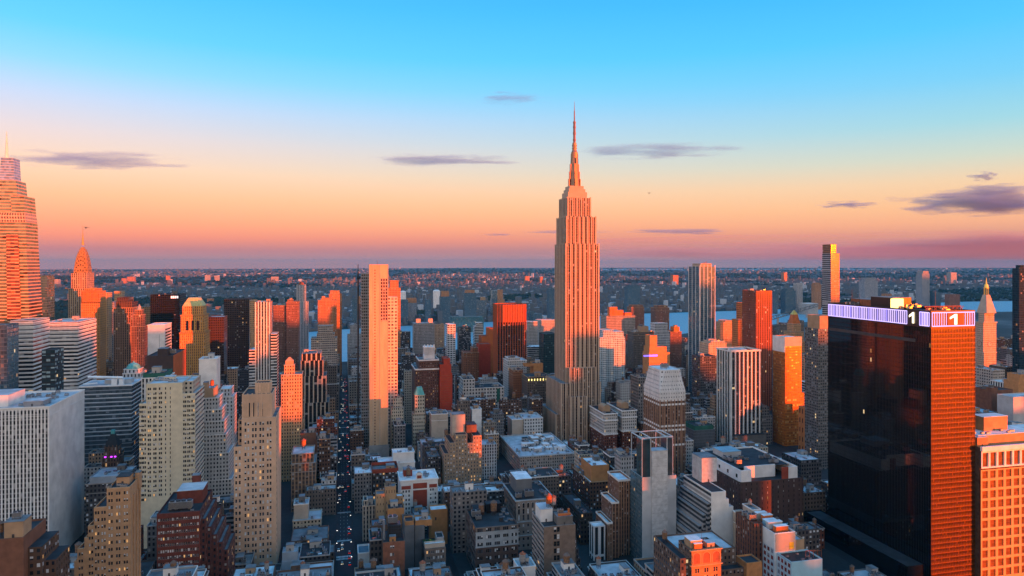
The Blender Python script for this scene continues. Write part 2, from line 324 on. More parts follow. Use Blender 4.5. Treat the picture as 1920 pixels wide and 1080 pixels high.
# ---------------------------------------------------------------- rooftop pieces
_sh = {}
def shared(key, fn):
    if key not in _sh: _sh[key] = fn()
    return _sh[key]
def tank_mesh(kind):
    m = MB(); h = 4.2
    for a in range(4):
        x, y = 1.25*math.cos(a*math.pi/2+.7), 1.25*math.sin(a*math.pi/2+.7); m.bar((x, y, 0), (x, y, 2.6), .12, 1)
    m.bar((-1.3, -1.1, 1.3), (1.3, 1.1, 1.3), .07, 1); m.bar((-1.3, 1.1, 1.3), (1.3, -1.1, 1.3), .07, 1)
    m.cyl(0, 0, 1.75, 1.75, 2.4, 2.6, 14, 1); m.cyl(0, 0, 1.6, 1.7, 2.6, 2.6+h, 14, 0)
    for z in (3.2, 4.1, 5., 5.9): m.cyl(0, 0, 1.73, 1.73, z, z+.08, 14, 1, False)
    m.cyl(0, 0, 1.9, .05, 2.6+h, 2.6+h+1.5, 14, 2, False)
    o = m.build('water_tank', [('wood_tank', 'metal_dark', 'tank_roof'), ('tarp_orange', 'metal_dark', 'rust'), ('greywall', 'metal_dark', 'rust')][kind]); me = o.data; bpy.data.objects.remove(o); return me
def ac_mesh():
    m = MB(); m.box(-1.5, 1.5, -1., 1., .3, 1.7, 0); m.box(-1.3, 1.3, -.8, .8, 0, .3, 1)
    for x in (-.75, .75): m.cyl(x, 0, .55, .55, 1.7, 1.95, 10, 1)
    o = m.build('ac_unit', ['metal_grey', 'metal_dark']); me = o.data; bpy.data.objects.remove(o); return me
def fan_mesh():
    m = MB(); m.box(-2.2, 2.2, -1.3, 1.3, 1., 3.6, 0)
    for x in (-1.9, 1.9):
        for y in (-1.1, 1.1): m.bar((x, y, 0), (x, y, 1.), .1, 1)
    for x in (-1.1, 1.1): m.cyl(x, 0, .9, .9, 3.6, 4.1, 12, 1)
    for i in range(6): m.box(-2.25, 2.25, -1.35, -1.3, 1.25+i*.38, 1.4+i*.38, 1)
    o = m.build('cooling_tower', ['steel', 'metal_dark']); me = o.data; bpy.data.objects.remove(o); return me
def put(e, name, me, x, y, z, s=1., rz=0.):
    o = bpy.data.objects.new(name, me); C.objects.link(o); o.parent = e
    o.location = (x-e.location.x, y-e.location.y, z-e.location.z); o.scale = (s, s, s); o.rotation_euler.z = rz; return o
def tank(e, x, y, z, s=1., kind=0): return put(e, 'water_tank', shared('tank%d' % kind, lambda: tank_mesh(kind)), x, y, z, s, R.random())
def ac(e, x, y, z, s=1., rz=0.): return put(e, 'ac_unit', shared('ac', ac_mesh), x, y, z, s, rz)
def cooler(e, x, y, z, s=1., rz=0.): return put(e, 'cooling_tower', shared('fan', fan_mesh), x, y, z, s, rz)
def blk(e, name, x0, x1, y0, y1, z0, z1, mat='conc', cap=None):
    m = MB(); m.box(x0, x1, y0, y1, z0, z1)
    for k in range(len(m.uv)): m.uv[k] = (.02, .02)
    if cap:
        m.box(x0-.2, x1+.2, y0-.2, y1+.2, z1, z1+.3, 1, True); return m.build(name, [mat, cap], e)
    return m.build(name, mat, e)
def bulkhead(e, x0, x1, y0, y1, z, h, mat, roof='roof_grey'):
    o = blk(e, 'bulkhead', x0, x1, y0, y1, z, z+h, mat, roof)
    d = MB(); w_ = min(1.1, (x1-x0)*.3); xm = x0+(x1-x0)*.4
    d.box(xm, xm+w_, y0-.06, y0, z+.1, z+2.2); d.build('door', 'metal_dark', o, origin=tuple(e.location)); return o
def roof_clutter(e, t, n, rng, walls=('conc', 'greywall', 'tanwall', 'conc_dark')):
    x0, x1, y0, y1, z1 = t; z = z1-1.0+.004; W, D = x1-x0, y1-y0
    if W < 5 or D < 5: return
    bw, bd = min(W*.5, rng.uniform(4, 9)), min(D*.45, rng.uniform(4, 9)); bx = rng.uniform(x0+.8, x1-bw-.8); by = rng.uniform(y0+D*.3, y1-bd-.6)
    bulkhead(e, bx, bx+bw, by, by+bd, z, rng.uniform(3, 5.5), rng.choice(walls))
    for i in range(n):
        x, y = rng.uniform(x0+1.9, x1-1.9), rng.uniform(y0+1.9, min(by-1.2, y1-1.9)) if by-1.2 > y0+1.9 else y0+2
        if bx-1.8 < x < bx+bw+1.8 and y > by-1.3: continue
        k = rng.random()
        if n > 4 and k < .12:
            m = MB(); L_ = rng.uniform(3, 9); m.box(x-.35, x+.35, y, min(y+L_, y1-.8), z+.4, z+1.1); m.box(x-.5, x+.5, y+.3, y+.9, z, z+.4); m.build('duct', 'metal_grey', e)
        elif n > 4 and k < .2:
            blk(e, 'skylight', x-1.4, x+1.4, y-.9, y+.9, z, z+.7, 'bluegrey', 'glass_mid')
        elif n > 4 and k < .27:
            blk(e, 'roof_patch', x-rng.uniform(1, 1.8), x+rng.uniform(1, 1.8), y-1.2, y+1.5, z, z+.02, rng.choice(('roof_tar', 'roof_dark', 'roof_white')))
        elif k < .6: ac(e, x, y, z, rng.uniform(.6, 1.1), rng.choice((0, math.pi/2)))
        elif k < .75: cooler(e, x, y, z, rng.uniform(.6, .9), rng.choice((0, math.pi/2)))
        else:
            m = MB(); m.cyl(x, y, .3, .3, z, z+rng.uniform(1, 2.4), 8); m.build('vent_pipe', 'metal_grey', e)
# ---------------------------------------------------------------- real windows for the nearest fronts
def win_mesh(w_, h_, kind, fr):
    m = MB(); d = .1
    pane = {'d': ['glass_dark'], 'b': ['glass_blind'], 'l': ['glass_lit'], 'm': ['glass_mid'], 'h': ['glass_dark']}[kind][0]
    if fr == 'frame_brown' and pane != 'glass_lit': pane = 'glass_reflection'  # orange-brown reflection put into the pane colour
    def bx(x0, x1, z0, z1, mi, y0=-.05): m.box(x0, x1, y0, .05, z0, z1, mi, True)
    f = .09
    bx(-w_/2, -w_/2+f, 0, h_, 0); bx(w_/2-f, w_/2, 0, h_, 0); bx(-w_/2+f, w_/2-f, 0, f, 0); bx(-w_/2+f, w_/2-f, h_-f, h_, 0); bx(-w_/2+f, w_/2-f, h_*.5-f*.4, h_*.5+f*.4, 0)
    bx(-w_/2+f, w_/2-f, f, h_*.5-f*.4, 1, .0); bx(-w_/2+f, w_/2-f, h_*.5+f*.4, h_-f, 2, .0)
    o = m.build('window', [fr, pane, 'glass_blind' if kind == 'h' and fr != 'frame_brown' else pane]); me = o.data; bpy.data.objects.remove(o); return me
def gridface(e, axis, fix, a0, a1, z0, z1, cols, rows, mat, fr='frame', deep=.35, lit=.03, blind=.3, name='facade', limit=100, off=1, rng=None, cnt=None):
    """a wall with recessed openings. axis 'w': plane y=fix facing -y ; 's': x=fix facing +x ; 'n': x=fix facing -x.
    cols [(a0,a1)], rows [(z0,z1)] are openings"""
    rng = rng or R; m = MB()
    def P(a, z, d=0.):
        if axis == 'w': return (a, fix+d, z)
        if axis == 's': return (fix-d, a, z)
        return (fix+d, a, z)
    flip = axis == 'n'
    def q(p): m.face(p[::-1] if flip else p)
    ca = sorted(cols); rz = sorted(rows); A_ = [a0]+[v for c in ca for v in c]+[a1]; Z_ = [z0]+[v for r in rz for v in r]+[z1]
    for j in range(len(Z_)-1):
        for i in range(len(A_)-1):
            xa, xb, za, zb = A_[i], A_[i+1], Z_[j], Z_[j+1]
            if xb-xa < 1e-4 or zb-za < 1e-4: continue
            if i % 2 and j % 2:
                q([P(xa, za), P(xa, za, deep), P(xa, zb, deep), P(xa, zb)]); q([P(xb, za, deep), P(xb, za), P(xb, zb), P(xb, zb, deep)])
                q([P(xa, za), P(xb, za), P(xb, za, deep), P(xa, za, deep)]); q([P(xa, zb, deep), P(xb, zb, deep), P(xb, zb), P(xa, zb)])
            else: q([P(xa, za), P(xb, za), P(xb, zb), P(xa, zb)])
    rt = .5
    for a, fl_ in ((a0, False), (a1, True)):
        p = [P(a, z0, rt), P(a, z0), P(a, z1), P(a, z1, rt)]; q(p[::-1] if fl_ else p)
    q([P(a0, z1), P(a1, z1), P(a1, z1, rt), P(a0, z1, rt)])
    m.build(name, mat, e)
    cnt = cnt if cnt is not None else [0]; rest = MB()
    for r in rz[::-1]:
        for c in ca:
            w_, h_ = round(c[1]-c[0], 2), round(r[1]-r[0], 2); k = rng.random()
            lit_ = lit*.55; kind = 'l' if k < lit_ else 'b' if k < lit_+blind*.45 else 'h' if k < lit_+blind*.9 else 'm' if k < lit_+blind+.15 else 'd'
            me = shared(('win', w_, h_, kind, fr), lambda: win_mesh(w_, h_, kind, fr)); p = P((c[0]+c[1])/2, r[0], deep-.12)
            if cnt[0] < limit:
                put(e, 'window', me, *p, 1., {'w': 0, 's': math.pi/2, 'n': -math.pi/2}[axis]); cnt[0] += 1
            else:   # past a hundred the remaining ones share one part
                ra = {'w': 0, 's': math.pi/2, 'n': -math.pi/2}[axis]; cs, sn = math.cos(ra), math.sin(ra); mm = {'l': 3, 'b': 2, 'h': 1, 'm': 4, 'd': 1}[kind]
                for pl in me.polygons:
                    rest.face([(p[0]+cs*me.vertices[v].co.x-sn*me.vertices[v].co.y, p[1]+sn*me.vertices[v].co.x+cs*me.vertices[v].co.y, p[2]+me.vertices[v].co.z) for v in pl.vertices],
                              None, 0 if pl.material_index == 0 else (2 if kind == 'h' and pl.material_index == 2 else mm))
    if rest.f: tagit(rest.build('window_rows', [fr]+(['glass_reflection']*4 if fr == 'frame_brown' else ['glass_dark', 'glass_blind', 'glass_lit', 'glass_mid']), e), None, None, None, 'stuff')
    return cnt
def spans(a0, a1, n, w_, pair=0., pad=None):
    """n openings of width w_ evenly between a0 and a1; pair>0 makes twins that far apart"""
    step = (a1-a0)/n; out = []
    for i in range(n):
        c = a0+step*(i+.5)
        if pair: out += [(c-pair/2-w_, c-pair/2), (c+pair/2, c+pair/2+w_)]
        else: out.append((c-w_/2, c+w_/2))
    return out
def rowsz(ztop, zbot, fl, h_, first=1.0):
    out = []; z = ztop-first
    while z-h_ > zbot: out.append((z-h_, z)); z -= fl
    return out
def ribs(e, axis, fix, a0, a1, z0, z1, n, w_, d, mat, name='facade_ribs'):
    m = MB()
    for i in range(n):
        a = a0+(a1-a0)*i/(n-1); 
        if axis == 'w': m.box(a-w_/2, a+w_/2, fix-d, fix, z0, z1)
        elif axis == 'n': m.box(fix-d, fix, a-w_/2, a+w_/2, z0, z1)
        else: m.box(fix, fix+d, a-w_/2, a+w_/2, z0, z1)
    for k in range(len(m.uv)): m.uv[k] = (.02, .02)
    return m.build(name, mat, e)
def bands(e, poly, z0, z1, n, h_, d, mat, name='facade_bands'):
    m = MB()
    for i in range(n):
        z = z0+(z1-z0)*i/max(1, n-1); cornice_ring(m, poly, z, z+h_, d)
    return m.build(name, mat, e)
def pyramid(e, name, x0, x1, y0, y1, z0, z1, mat, k=0.02):
    m = MB(); cx, cy = (x0+x1)/2, (y0+y1)/2
    pb = rect(cx-(x1-x0)*k/2, cx+(x1-x0)*k/2, cy-(y1-y0)*k/2, cy+(y1-y0)*k/2)
    m.taper(rect(x0, x1, y0, y1), z0, pb, z1, 1e3, 1e3); m.cap(pb, z1); return m.build(name, mat, e)
def mast(e, name, x, y, z0, z1, r0=.4, r1=.08, mat='metal_dark'):
    m = MB(); m.cyl(x, y, r0, r1, z0, z1, 6); return m.build(name, mat, e)
# ================================================================ left foreground
def marble_slab():
    b = B('marble_office_tower', 'white marble slab tower with dark pinstripe windows and a blank white side wall', 616, 76, [(-210, 92.5, 768)], 'white_stone', roof='roof_silver', vb=1065, ref='the pinstriped marble slab', par=1.5)
    x0, x1, y0, y1, z1 = b.top; e = b.e
    m = MB(); m.walls([(x0+.5, y0-.02), (x1-.6, y0-.02)], 0, z1-2.2, 2.4, 3.8)
    m.f = m.f[:1]; m.v = m.v[:4]; m.uv = m.uv[:4]; m.mi = m.mi[:1]; m.build('striped_front', 'f_marblefront', e)
    ribs(e, 'w', y0-.02, x0+.5, x1-.5, 0, z1-1.6, int((x1-x0)/2.45)+1, 1.05, .55, 'white_paint')
    bulkhead(e, x1-52, x1-34, y0+14, y0+44, z1-1.5, 9, 'white_stone', 'roof_silver')
    bulkhead(e, x1-22, x1-8, y0+10, y0+26, z1-1.5, 4, 'metal_grey', 'roof_silver')
    for i in range(8): cooler(e, x1-20+R.uniform(-14, 14), y0+32+R.uniform(0, 38), z1-1.49, .8, R.choice((0, 1.57)))
    for i in range(9): ac(e, x1-6-R.uniform(0, 24), y0+4+R.uniform(0, 60), z1-1.49, 1)
facade('f_marblefront', (.50, .49, .47), glass=(.02, .025, .03), w=1., h=.80, blind=.10, lit=.004, bcol=(.42, .42, .42))
marble_slab()
def brick_corner():
    b = B('brick_corner_tower', 'brown brick building with a blank front and stepped side at the bottom left corner', 380, 26, [(-70, 44, 1012)], 'brownbrick_blank', roof='roof_tar', vb=1080, ref='the bottom left brick corner block', par=1)
    x0, x1, y0, y1, z1 = b.top; e = b.e
    bulkhead(e, x1-9, x1-.8, y0+2, y0+11, z1-1, 8, 'tanwall', 'roof_grey'); tank(e, x1-12.5, y0+6, z1-1, 1.0); cooler(e, x1-5, y0+6, z1+7.3, .9)
    z = z1
    for i in range(4):
        z -= 5.2; m = MB(); m.walls(rect(x1+.003, x1+2.6*(i+1), y0+4+1.2*i, y1), 0, z, 2.8, 3.6); m.cap(rect(x1+.003, x1+2.6*(i+1), y0+4+1.2*i, y1), z); x1 += 0
        if i == 0: m0 = m
        m.build('setback', 'f_tan' if i % 2 else 'f_brown', e) if False else None
    st = MB(); st.walls(rect(x1+.005, x1+6, y0+5, y1), 0, z1-7, 2.8, 3.6); st.build('setback', 'f_brown', e)
    r = MB(); r.cap(rect(x1, x1+6, y0+5, y1), z1-7); r.build('roof', 'roof_tar', e)
    st = MB(); st.walls(rect(x1+6.005, x1+11, y0+8, y1), 0, z1-15, 2.8, 3.6); st.build('setback', 'f_brown', e)
    r = MB(); r.cap(rect(x1+6, x1+11, y0+8, y1), z1-15); r.build('roof', 'roof_tar', e)
simple('brownbrick_blank', (.20, .085, .05), .85, noise=.22, scale=.25)
brick_corner()
def stepped_front(name, label, y, dy, mat, roof, steps, zb, fl, h_, colw, ref, vb, fr='frame', lit=.08, blind=.4, side=None, pitch=2.9, pair=1.3, limit=100):
    """front built of side-by-side bays of falling height, each with real windows; steps (pxL, pxR, py top)"""
    xs = [(pt(a, y), pt(b_, y), zz(t, pt(b_, y), y)) for a, b_, t in steps]
    e = thing(name, label, 'building', ((xs[0][0]+xs[-1][1])/2, y+dy/2, 0)); cnt = [0]
    for i, (a, b_, z1) in enumerate(xs):
        nb = max(1, round((b_-a)/pitch)) 
        cols = [c for c in spans(a, b_, nb, colw, pair) if c[0] > a+.25 and c[1] < b_-.25]
        gridface(e, 'w', y, a, b_, 0, z1, cols, rowsz(z1, zb, fl, h_, 2.2), mat, fr, .35, lit, blind, cnt=cnt, limit=limit)
        poly = rect(a, b_, y+.5, y+dy-i*.004)
        tierbox(e, poly, 0, z1+.02, side or mat, roof, 2.9, fl, 'wall')
    z = max(q[2] for q in xs)
    HERO.append((xs[0][0], xs[-1][1], y, y+dy, z, steps[0][0], steps[-1][1], vb, ref, name))
    return e, xs, cnt
simple('tanbrick', (.46, .27, .145), .85, noise=.18, scale=.3)
e, xs, cnt = stepped_front('ziggurat_tower', 'tan brick stepped tower with lit windows and a ribbed side wall at lower left', 430, 20, 'tanbrick', 'roof_dark',
    [(139, 145, 1052), (145, 158, 1028), (158, 165, 1008), (165, 176, 985), (176, 200, 950), (200, 243, 913)], 60, 3.9, 1.75, .95, 'the tan stepped tower', 1080, side='f_tanside', pitch=3.5, pair=.35)
facade('f_tanside', (.44, .25, .13), w=.0, h=.0, lit=0, streak=.35)
x1 = xs[-1][1]; z1 = xs[-1][2]
ribs(e, 's', x1, 431, 449.4, 0, z1-6, 4, 1.6, .6, 'tanbrick'); blk(e, 'chimney', x1-1.5, x1+.9, 446, 451, z1-6, z1+3.2, 'tanbrick', 'conc_dark')
bulkhead(e, x1-9, x1-2.5, 438, 447, z1-1, 4.5, 'tanbrick', 'roof_dark')
for i in range(6): ac(e, x1-11+R.uniform(-3, 8), 433+R.uniform(0, 4), z1-.98, .8)

def dark_red_tower():
    y = 500; x0, x1 = pt(294, y), pt(375, y); z1 = zz(958, x1, y)
    e = thing('dark_red_brick_tower', 'dark red brick tower with a grey roof box and cascading side terraces', 'building', ((x0+x1)/2, y+20, 0)); cnt = [0]
    gridface(e, 'w', y, x0, x1, 0, z1, [c for c in spans(x0+.6, x1-.6, 9, 1.0, .45)], rowsz(z1, 30, 4.2, 1.9, 3.2), 'darkred_brick', 'frame_pale', .35, .10, .45, cnt=cnt)
    tierbox(e, rect(x0, x1, y+.5, y+46), 0, z1+.02, 'f_darkred', 'roof_dark', 3, 4.2, 'wall')
    zz_ = z1
    for i in range(5):
        zz_ -= 6.5; a = x1+i*3.1; 
        tierbox(e, rect(a+.004, a+3.1, y+3+i*2.5, y+46-.01*i), 0, zz_, 'f_darkred', 'roof_grey', 3, 4.2, 'setback', .8)
    bulkhead(e, x0+8, x1-2, y+20, y+38, z1-1, 9, 'darkred_brick', 'roof_silver'); bulkhead(e, x0+14, x0+19, y+38.2, y+44, z1-1, 14, 'darkred_brick', 'roof_grey')
    cooler(e, x0+9.5, y+8, z1-.97, 1.7); cooler(e, x0+16.5, y+8, z1-.97, 1.7)
    for i in range(6): ac(e, x0+R.uniform(2, 22), y+R.uniform(3, 16), z1-.97, .7)
    HERO.append((x0, x1+16, y, y+46, z1, 293, 415, 1080, 'the dark red terraced tower', 'dark_red_brick_tower'))
simple('darkred_brick', (.15, .036, .024), .85, noise=.25, scale=.3)
dark_red_tower()

def cream_tower():
    y = 640; e = thing('cream_brick_tower', 'tall cream brick tower with a blank central strip and rows of dark paired windows', 'building', (pt(315, y), y+22, 0)); cnt = [0]
    dy = 40; xa, xb, xc, xd, xe, xf = [pt(p, y) for p in (261, 274, 318, 342, 351, 366)]
    zt, zs, zr = zz(718, xc, y), zz(757, xa, y), zz(737, xf, y)
    gridface(e, 'w', y, xa, xb, 0, zs, spans(xa+.2, xb-.2, 2, 1.15, .25), rowsz(zs, 40, 3.9, 2.1, 2), 'creambrick', cnt=cnt, lit=.05, blind=.3)
    gridface(e, 'w', y, xb, xc, 0, zt, spans(xb+.3, xc-5, 3, 1.15, .25)+[(xc-3.6, xc-2.7)], rowsz(zt, 40, 3.9, 2.1, 3.5), 'creambrick', cnt=cnt, lit=.05, blind=.3)
    gridface(e, 'w', y, xc, xd, 0, zt, [(xc+.2, xc+.9)], rowsz(zt, 40, 3.9, 2.2, 3.5), 'creambrick', cnt=cnt, lit=0, blind=.1)
    gridface(e, 'w', y, xd, xf, 0, zr, spans(xd+.2, xf-.2, 3, 1.15, .25), rowsz(zr, 40, 3.9, 2.1, 2), 'creambrick', cnt=cnt, lit=.05, blind=.3)
    tierbox(e, rect(xa, xb, y+.5, y+dy), 0, zs+.02, 'f_cream', 'roof_silver', 3, 3.9); tierbox(e, rect(xb, xd, y+.5, y+dy-.1), 0, zt+.02, 'f_cream', 'roof_silver', 3, 3.9)
    tierbox(e, rect(xd, xf, y+.5, y+dy-.2), 0, zr+.02, 'f_creamside', 'roof_silver', 3.2, 3.9)
    tierbox(e, rect(xd+.01, xf-3, y+6, y+dy-.3), zr-.9, zt+.04, 'f_cream', 'roof_silver', 3.2, 3.9, 'penthouse')
    for i in range(5): ac(e, xb+3+i*4.2, y+8+R.uniform(0, 18), zt-.95, 1.1)
    bulkhead(e, xb+9, xb+17, y+20, y+30, zt-1, 3, 'creambrick', 'roof_silver')
    HERO.append((xa, xf, y, y+dy, zt, 261, 374, 925, 'the cream brick tower', 'cream'))
simple('creambrick', (.68, .60, .43), .85, noise=.12, scale=.2); facade('f_creamside', (.66, .60, .50), glass=(.05, .05, .06), w=1., h=.42, lit=0, blind=.2)
cream_tower()
b = B('white_stepped_tower', 'white wedding cake tower stepping up to a sunlit orange crown', 690, 34, [(366, 438, 945), (367, 434, 900, .3, .3), (368, 429, 850, .6, .6), (368, 424, 815, 1, 1), (370, 420, 790, 1.4, 1.4), (372, 415, 768, 2, 2), (375, 409, 746, 3, 4), (378, 402, 728, 5, 9, 'tanwall', 'penthouse')], 'f_white', 2.7, 3.7, 'roof_silver', 940, 'the white wedding cake tower')
x0, x1, y0, y1, z1 = b.top
blk(b.e, 'bulkhead', x0+1, x0+5, y0+2, y0+9, z1-.99, z1+5, 'tanwall', 'roof_grey'); tank(b.e, x1-3, y0+6, z1-1, 1.0, 1)
for t in b.t[:-1]: bands(b.e, rect(*t[:4]), t[4]-.8, t[4]-.8, 1, .8, .25, 'white_paint', 'coping')

def tan_tower():
    y = 574; e = thing('tan_setback_tower', 'tall tan brick tower with arched crown windows standing in the left foreground', 'building', (pt(480, y), y+20, 0)); cnt = [0]
    xa, xb, xc, xd = [pt(p, y) for p in (438.5, 453, 508, 518)]; dy = 42
    zs, zm = zz(838, xa, y), zz(782, xc, y)
    colsL = spans(xa+.4, xb-.1, 2, 1.45); colsM = spans(xb+1.1, xc+1.4, 4, 1.4, .7)
    gridface(e, 'w', y, xa, xb, 0, zs, colsL, rowsz(zs, 8, 4.75, 2.6, 3.0), 'tanstone', 'frame_pale', .4, .07, .42, cnt=cnt)
    gridface(e, 'w', y, xb, xd, 0, zm, colsM, rowsz(zm, 8, 4.75, 2.6, 3.2), 'tanstone', 'frame_pale', .4, .07, .42, cnt=cnt)
    tierbox(e, rect(xa, xb, y+.5, y+dy), 0, zs+.02, 'f_tan', 'roof_grey', 3, 4.75); 
    tierbox(e, rect(xb, xd, y+1.1, y+dy-.1), 0, zm+.02, 'tanstone_side', 'roof_grey', 3, 4.75)
    m = MB(); m.box(xb, xd, y+.5, y+1.09, 0, zm); m.build('wall', 'tanstone_side', e)
    m = MB(); n_ = int((zm-10)/4.75)
    for k in range(n_): m.box(xd, xd+.06, y+3.2, y+4.4, zm-5.2-k*4.75, zm-3.2-k*4.75)
    for k in range(len(m.uv)): m.uv[k] = (.02, .02)
    m.build('side_windows', 'glass_dark', e)
    # shoulder behind the left bay, arched crown, topmost box
    xs, xt = pt(442, y+2), pt(521, y+3); zc = zz(780, xs, y+2)
    tierbox(e, rect(xa+2, xb-.01, y+8, y+dy-2), zs-.97, zm-2.5, 'f_tan', 'roof_grey', 3, 4.75, 'setback')
    c0, c1 = pt(453.5, y+2), pt(510, y+2); zt = zz(738, c1, y+2)
    gridface(e, 'w', y+2, c0, c1, zm-1, zt, spans(c0+4, c1-2.5, 5, .85), [(zm+.6, zm+11.5)], 'tanstone', 'frame', .5, 0, .3, name='crown', cnt=cnt, limit=999)
    tierbox(e, rect(c0, c1, y+2.5, y+dy-8), zm-.98, zt+.02, 'tanstone_side', 'roof_dark', 3, 5, 'crown')
    ribs(e, 'w', y+2, c0+.8, c1-.8, zm-.9, zt+.8, 7, 1.2, .5, 'tanstone', 'buttress')
    d0, d1 = pt(478, y+10), pt(507, y+10); zu = zz(717, d1, y+10)
    tierbox(e, rect(d0, d1, y+10, y+24), zt-.98, zu, 'tanstone_side', 'roof_tar', 3, 5, 'penthouse'); ribs(e, 'w', y+10, d0+.6, d1-.6, zt-.9, zu+.5, 6, .7, .3, 'tanstone', 'buttress')
    HERO.append((xa, xd, y, y+dy, zt, 438, 547, 1066, 'the tan arched crown tower', 'tan'))
simple('tanstone', (.64, .42, .28), .85, noise=.13, scale=.12); facade('tanstone_side', (.66, .44, .29), w=0., h=0., lit=0, streak=.3)
tan_tower()
b = B('glass_band_office', 'wide glass office building with thin pale bands and orange crane gear on its roof', 780, 36, [(149, 247, 724)], 'f_glassband', 3, 4.2, 'roof_silver', 842, 'the glass office with rooftop crane gear', par=.6)
facade('f_glassband', (.30, .32, .34), glass=(.12, .15, .17), w=1., h=.82, blind=.06, lit=.004, gmetal=.45, grough=.18, bcol=(.4, .42, .44))
x0, x1, y0, y1, z1 = b.top
bands(b.e, rect(*b.top[:4]), z1-50, z1-8, 11, .55, .3, 'white_paint')
tierbox(b.e, rect(x0-.6, x1+.6, y0-.6, y1+.6), z1-.5, z1+.9, 'white_paint', 'roof_silver', 99, 99, 'coping', .4)
blk(b.e, 'bulkhead', x1-28, x1-3, y0+10, y0+20, z1+.51, z1+4.5, 'palegrey', 'roof_silver')
m = MB(); m.box(x0+28, x0+33, y0+3, y0+7, z1+.5, z1+6); m.box(x0+35, x0+39, y0+3, y0+7, z1+.5, z1+6); m.bar((x0+6, y0+5, z1+9), (x0+38, y0+5, z1+7.2), 1.0); m.bar((x0+33, y0+5, z1+6), (x0+33, y0+5, z1+9), .8)
m.bar((x0+2, y0+4, z1+2), (x0+15, y0+4, z1+2.5), .6); m.build('roof_crane', 'white_paint', b.e)
def gothic():
    b = B('gothic_tower', 'small dark gothic tower with a pyramid cap glowing purple at its windows', 690, 15, [(191, 223, 858), (196, 220, 838, 1.5, 1.5)], 'f_dgothic', 2.4, 4.2, 'roof_dark', 880, 'the purple lit gothic tower')
    x0, x1, y0, y1, z1 = b.top; e = b.e
    pyramid(e, 'roof_cap', x0-.3, x1+.3, y0-.3, y1+.3, z1, z1+10.5, 'roof_tar', .28); blk(e, 'lantern', (x0+x1)/2-1.4, (x0+x1)/2+1.4, (y0+y1)/2-1.4, (y0+y1)/2+1.4, z1+10.5, z1+14, 'copper')
    q = b.t[0]; m = MB()
    for f in (.14, .5, .72): m.box(q[0]+(q[1]-q[0])*f, q[0]+(q[1]-q[0])*f+1.6, q[2]-.1, q[2]-.02, q[4]+.15, q[4]+1.2, bottom=True)
    m.build('purple_lamp', 'lamp_purple', e); ribs(e, 'w', y0, x0+.4, x1-.4, z1-7, z1+1.5, 4, .7, .5, 'brownwall', 'buttress')
facade('f_dgothic', (.12, .075, .055), glass=(.03, .03, .03), w=.45, h=.7, lit=.03)
gothic()
B('mansard_block', 'low dark block with grey mansard roofs below the purple gothic tower', 650, 34, [(160, 241, 905), (168, 238, 893, 2, 3, 'bluegrey', 'mansard')], 'f_dgrey', 3, 4, 'roof_silver', 1000, 'the mansard roofed block', clutter=5)
B('terrace_block', 'grey stone block between the stepped tan tower and the dark red tower', 560, 26, [(276, 300, 985)], 'f_grey', 3, 4, 'roof_grey', 1080, 'the narrow grey stone block', clutter=3)
# ---- left middle distance
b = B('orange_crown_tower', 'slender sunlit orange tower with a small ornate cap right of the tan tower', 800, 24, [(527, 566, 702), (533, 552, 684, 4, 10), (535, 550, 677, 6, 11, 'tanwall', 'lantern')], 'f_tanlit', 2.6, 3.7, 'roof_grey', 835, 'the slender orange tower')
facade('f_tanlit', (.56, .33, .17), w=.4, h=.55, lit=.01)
pyramid(b.e, 'cap', *b.top[:4], b.top[4], b.top[4]+4, 'tanwall', .2)
b = B('pier_stepped_tower', 'dark windowed tower with pale stone piers and sunlit stepped shoulder', 900, 40, [(563, 617, 755), (563, 612, 705, .4, .4), (564, 606, 676, .8, 1), (566, 602, 663, 1.2, 2)], 'f_pierdark', 5.2, 4, 'roof_grey', 785, 'the dark stepped pier tower', clutter=5)
facade('f_pierdark', (.52, .42, .33), glass=(.015, .018, .022), w=.72, h=.92, sp=(.03, .03, .03), blind=.08, lit=.02, mull=3)
b = B('brown_parapet_block', 'brown brick loft building with a pale flat roof and orange water tank', 700, 34, [(546, 592, 868), (547, 588, 850, 2, 2)], 'f_brownloft', 3.2, 4.2, 'roof_silver', 915, 'the brown loft with the orange tank'); tank(b.e, b.top[0]+10, b.top[2]+20, b.top[4]-1, 1.3, 1)
facade('f_brownloft', (.30, .19, .12), glass=(.05, .05, .055), w=.62, h=.6, sp=(.14, .09, .06), lit=.04, mull=2, blind=.3)
B('rust_brick_stack', 'blank rust brown brick block behind the brown loft building', 752, 20, [(563, 594, 826), (563, 592, 812, 1, 2)], 'rustbrick', 3, 4, 'roof_dark', 850, 'the rust brown blank block', clutter=2); simple('rustbrick', (.22, .10, .06), .85, noise=.2, scale=.3)
B('rust_side_block', 'narrow brown brick block with a single file of windows beside the dark avenue', 730, 20, [(598, 619, 823)], 'f_brown', 3, 4, 'roof_dark', 870, 'the narrow brown block', clutter=2)
b = B('cream_penthouse_block', 'cream roofed block with a boxy penthouse beside the tan tower base', 640, 26, [(549, 602, 975), (551, 578, 945, 6, 4, 'beige', 'penthouse')], 'f_cream', 3.2, 3.8, 'roof_silver', 1000, 'the cream penthouse block', clutter=4)
b = B('lit_loft_block', 'brown loft with a row of glowing orange windows above the dark rooftop', 600, 30, [(545, 615, 1012)], 'f_litloft', 4, 4, 'roof_grey', 1035, 'the loft with the glowing window row', clutter=6)
facade('f_litloft', (.16, .10, .075), glass=(.06, .06, .06), w=.7, h=.6, lit=.30, blind=.3, mull=2)
b = B('dark_roof_block', 'low building with a broad dark blue roof and vent drums at the bottom', 540, 26, [(562, 618, 1042)], 'f_dgrey', 3.2, 3.8, 'roof_dark', 1080, 'the broad dark blue roof', clutter=9)
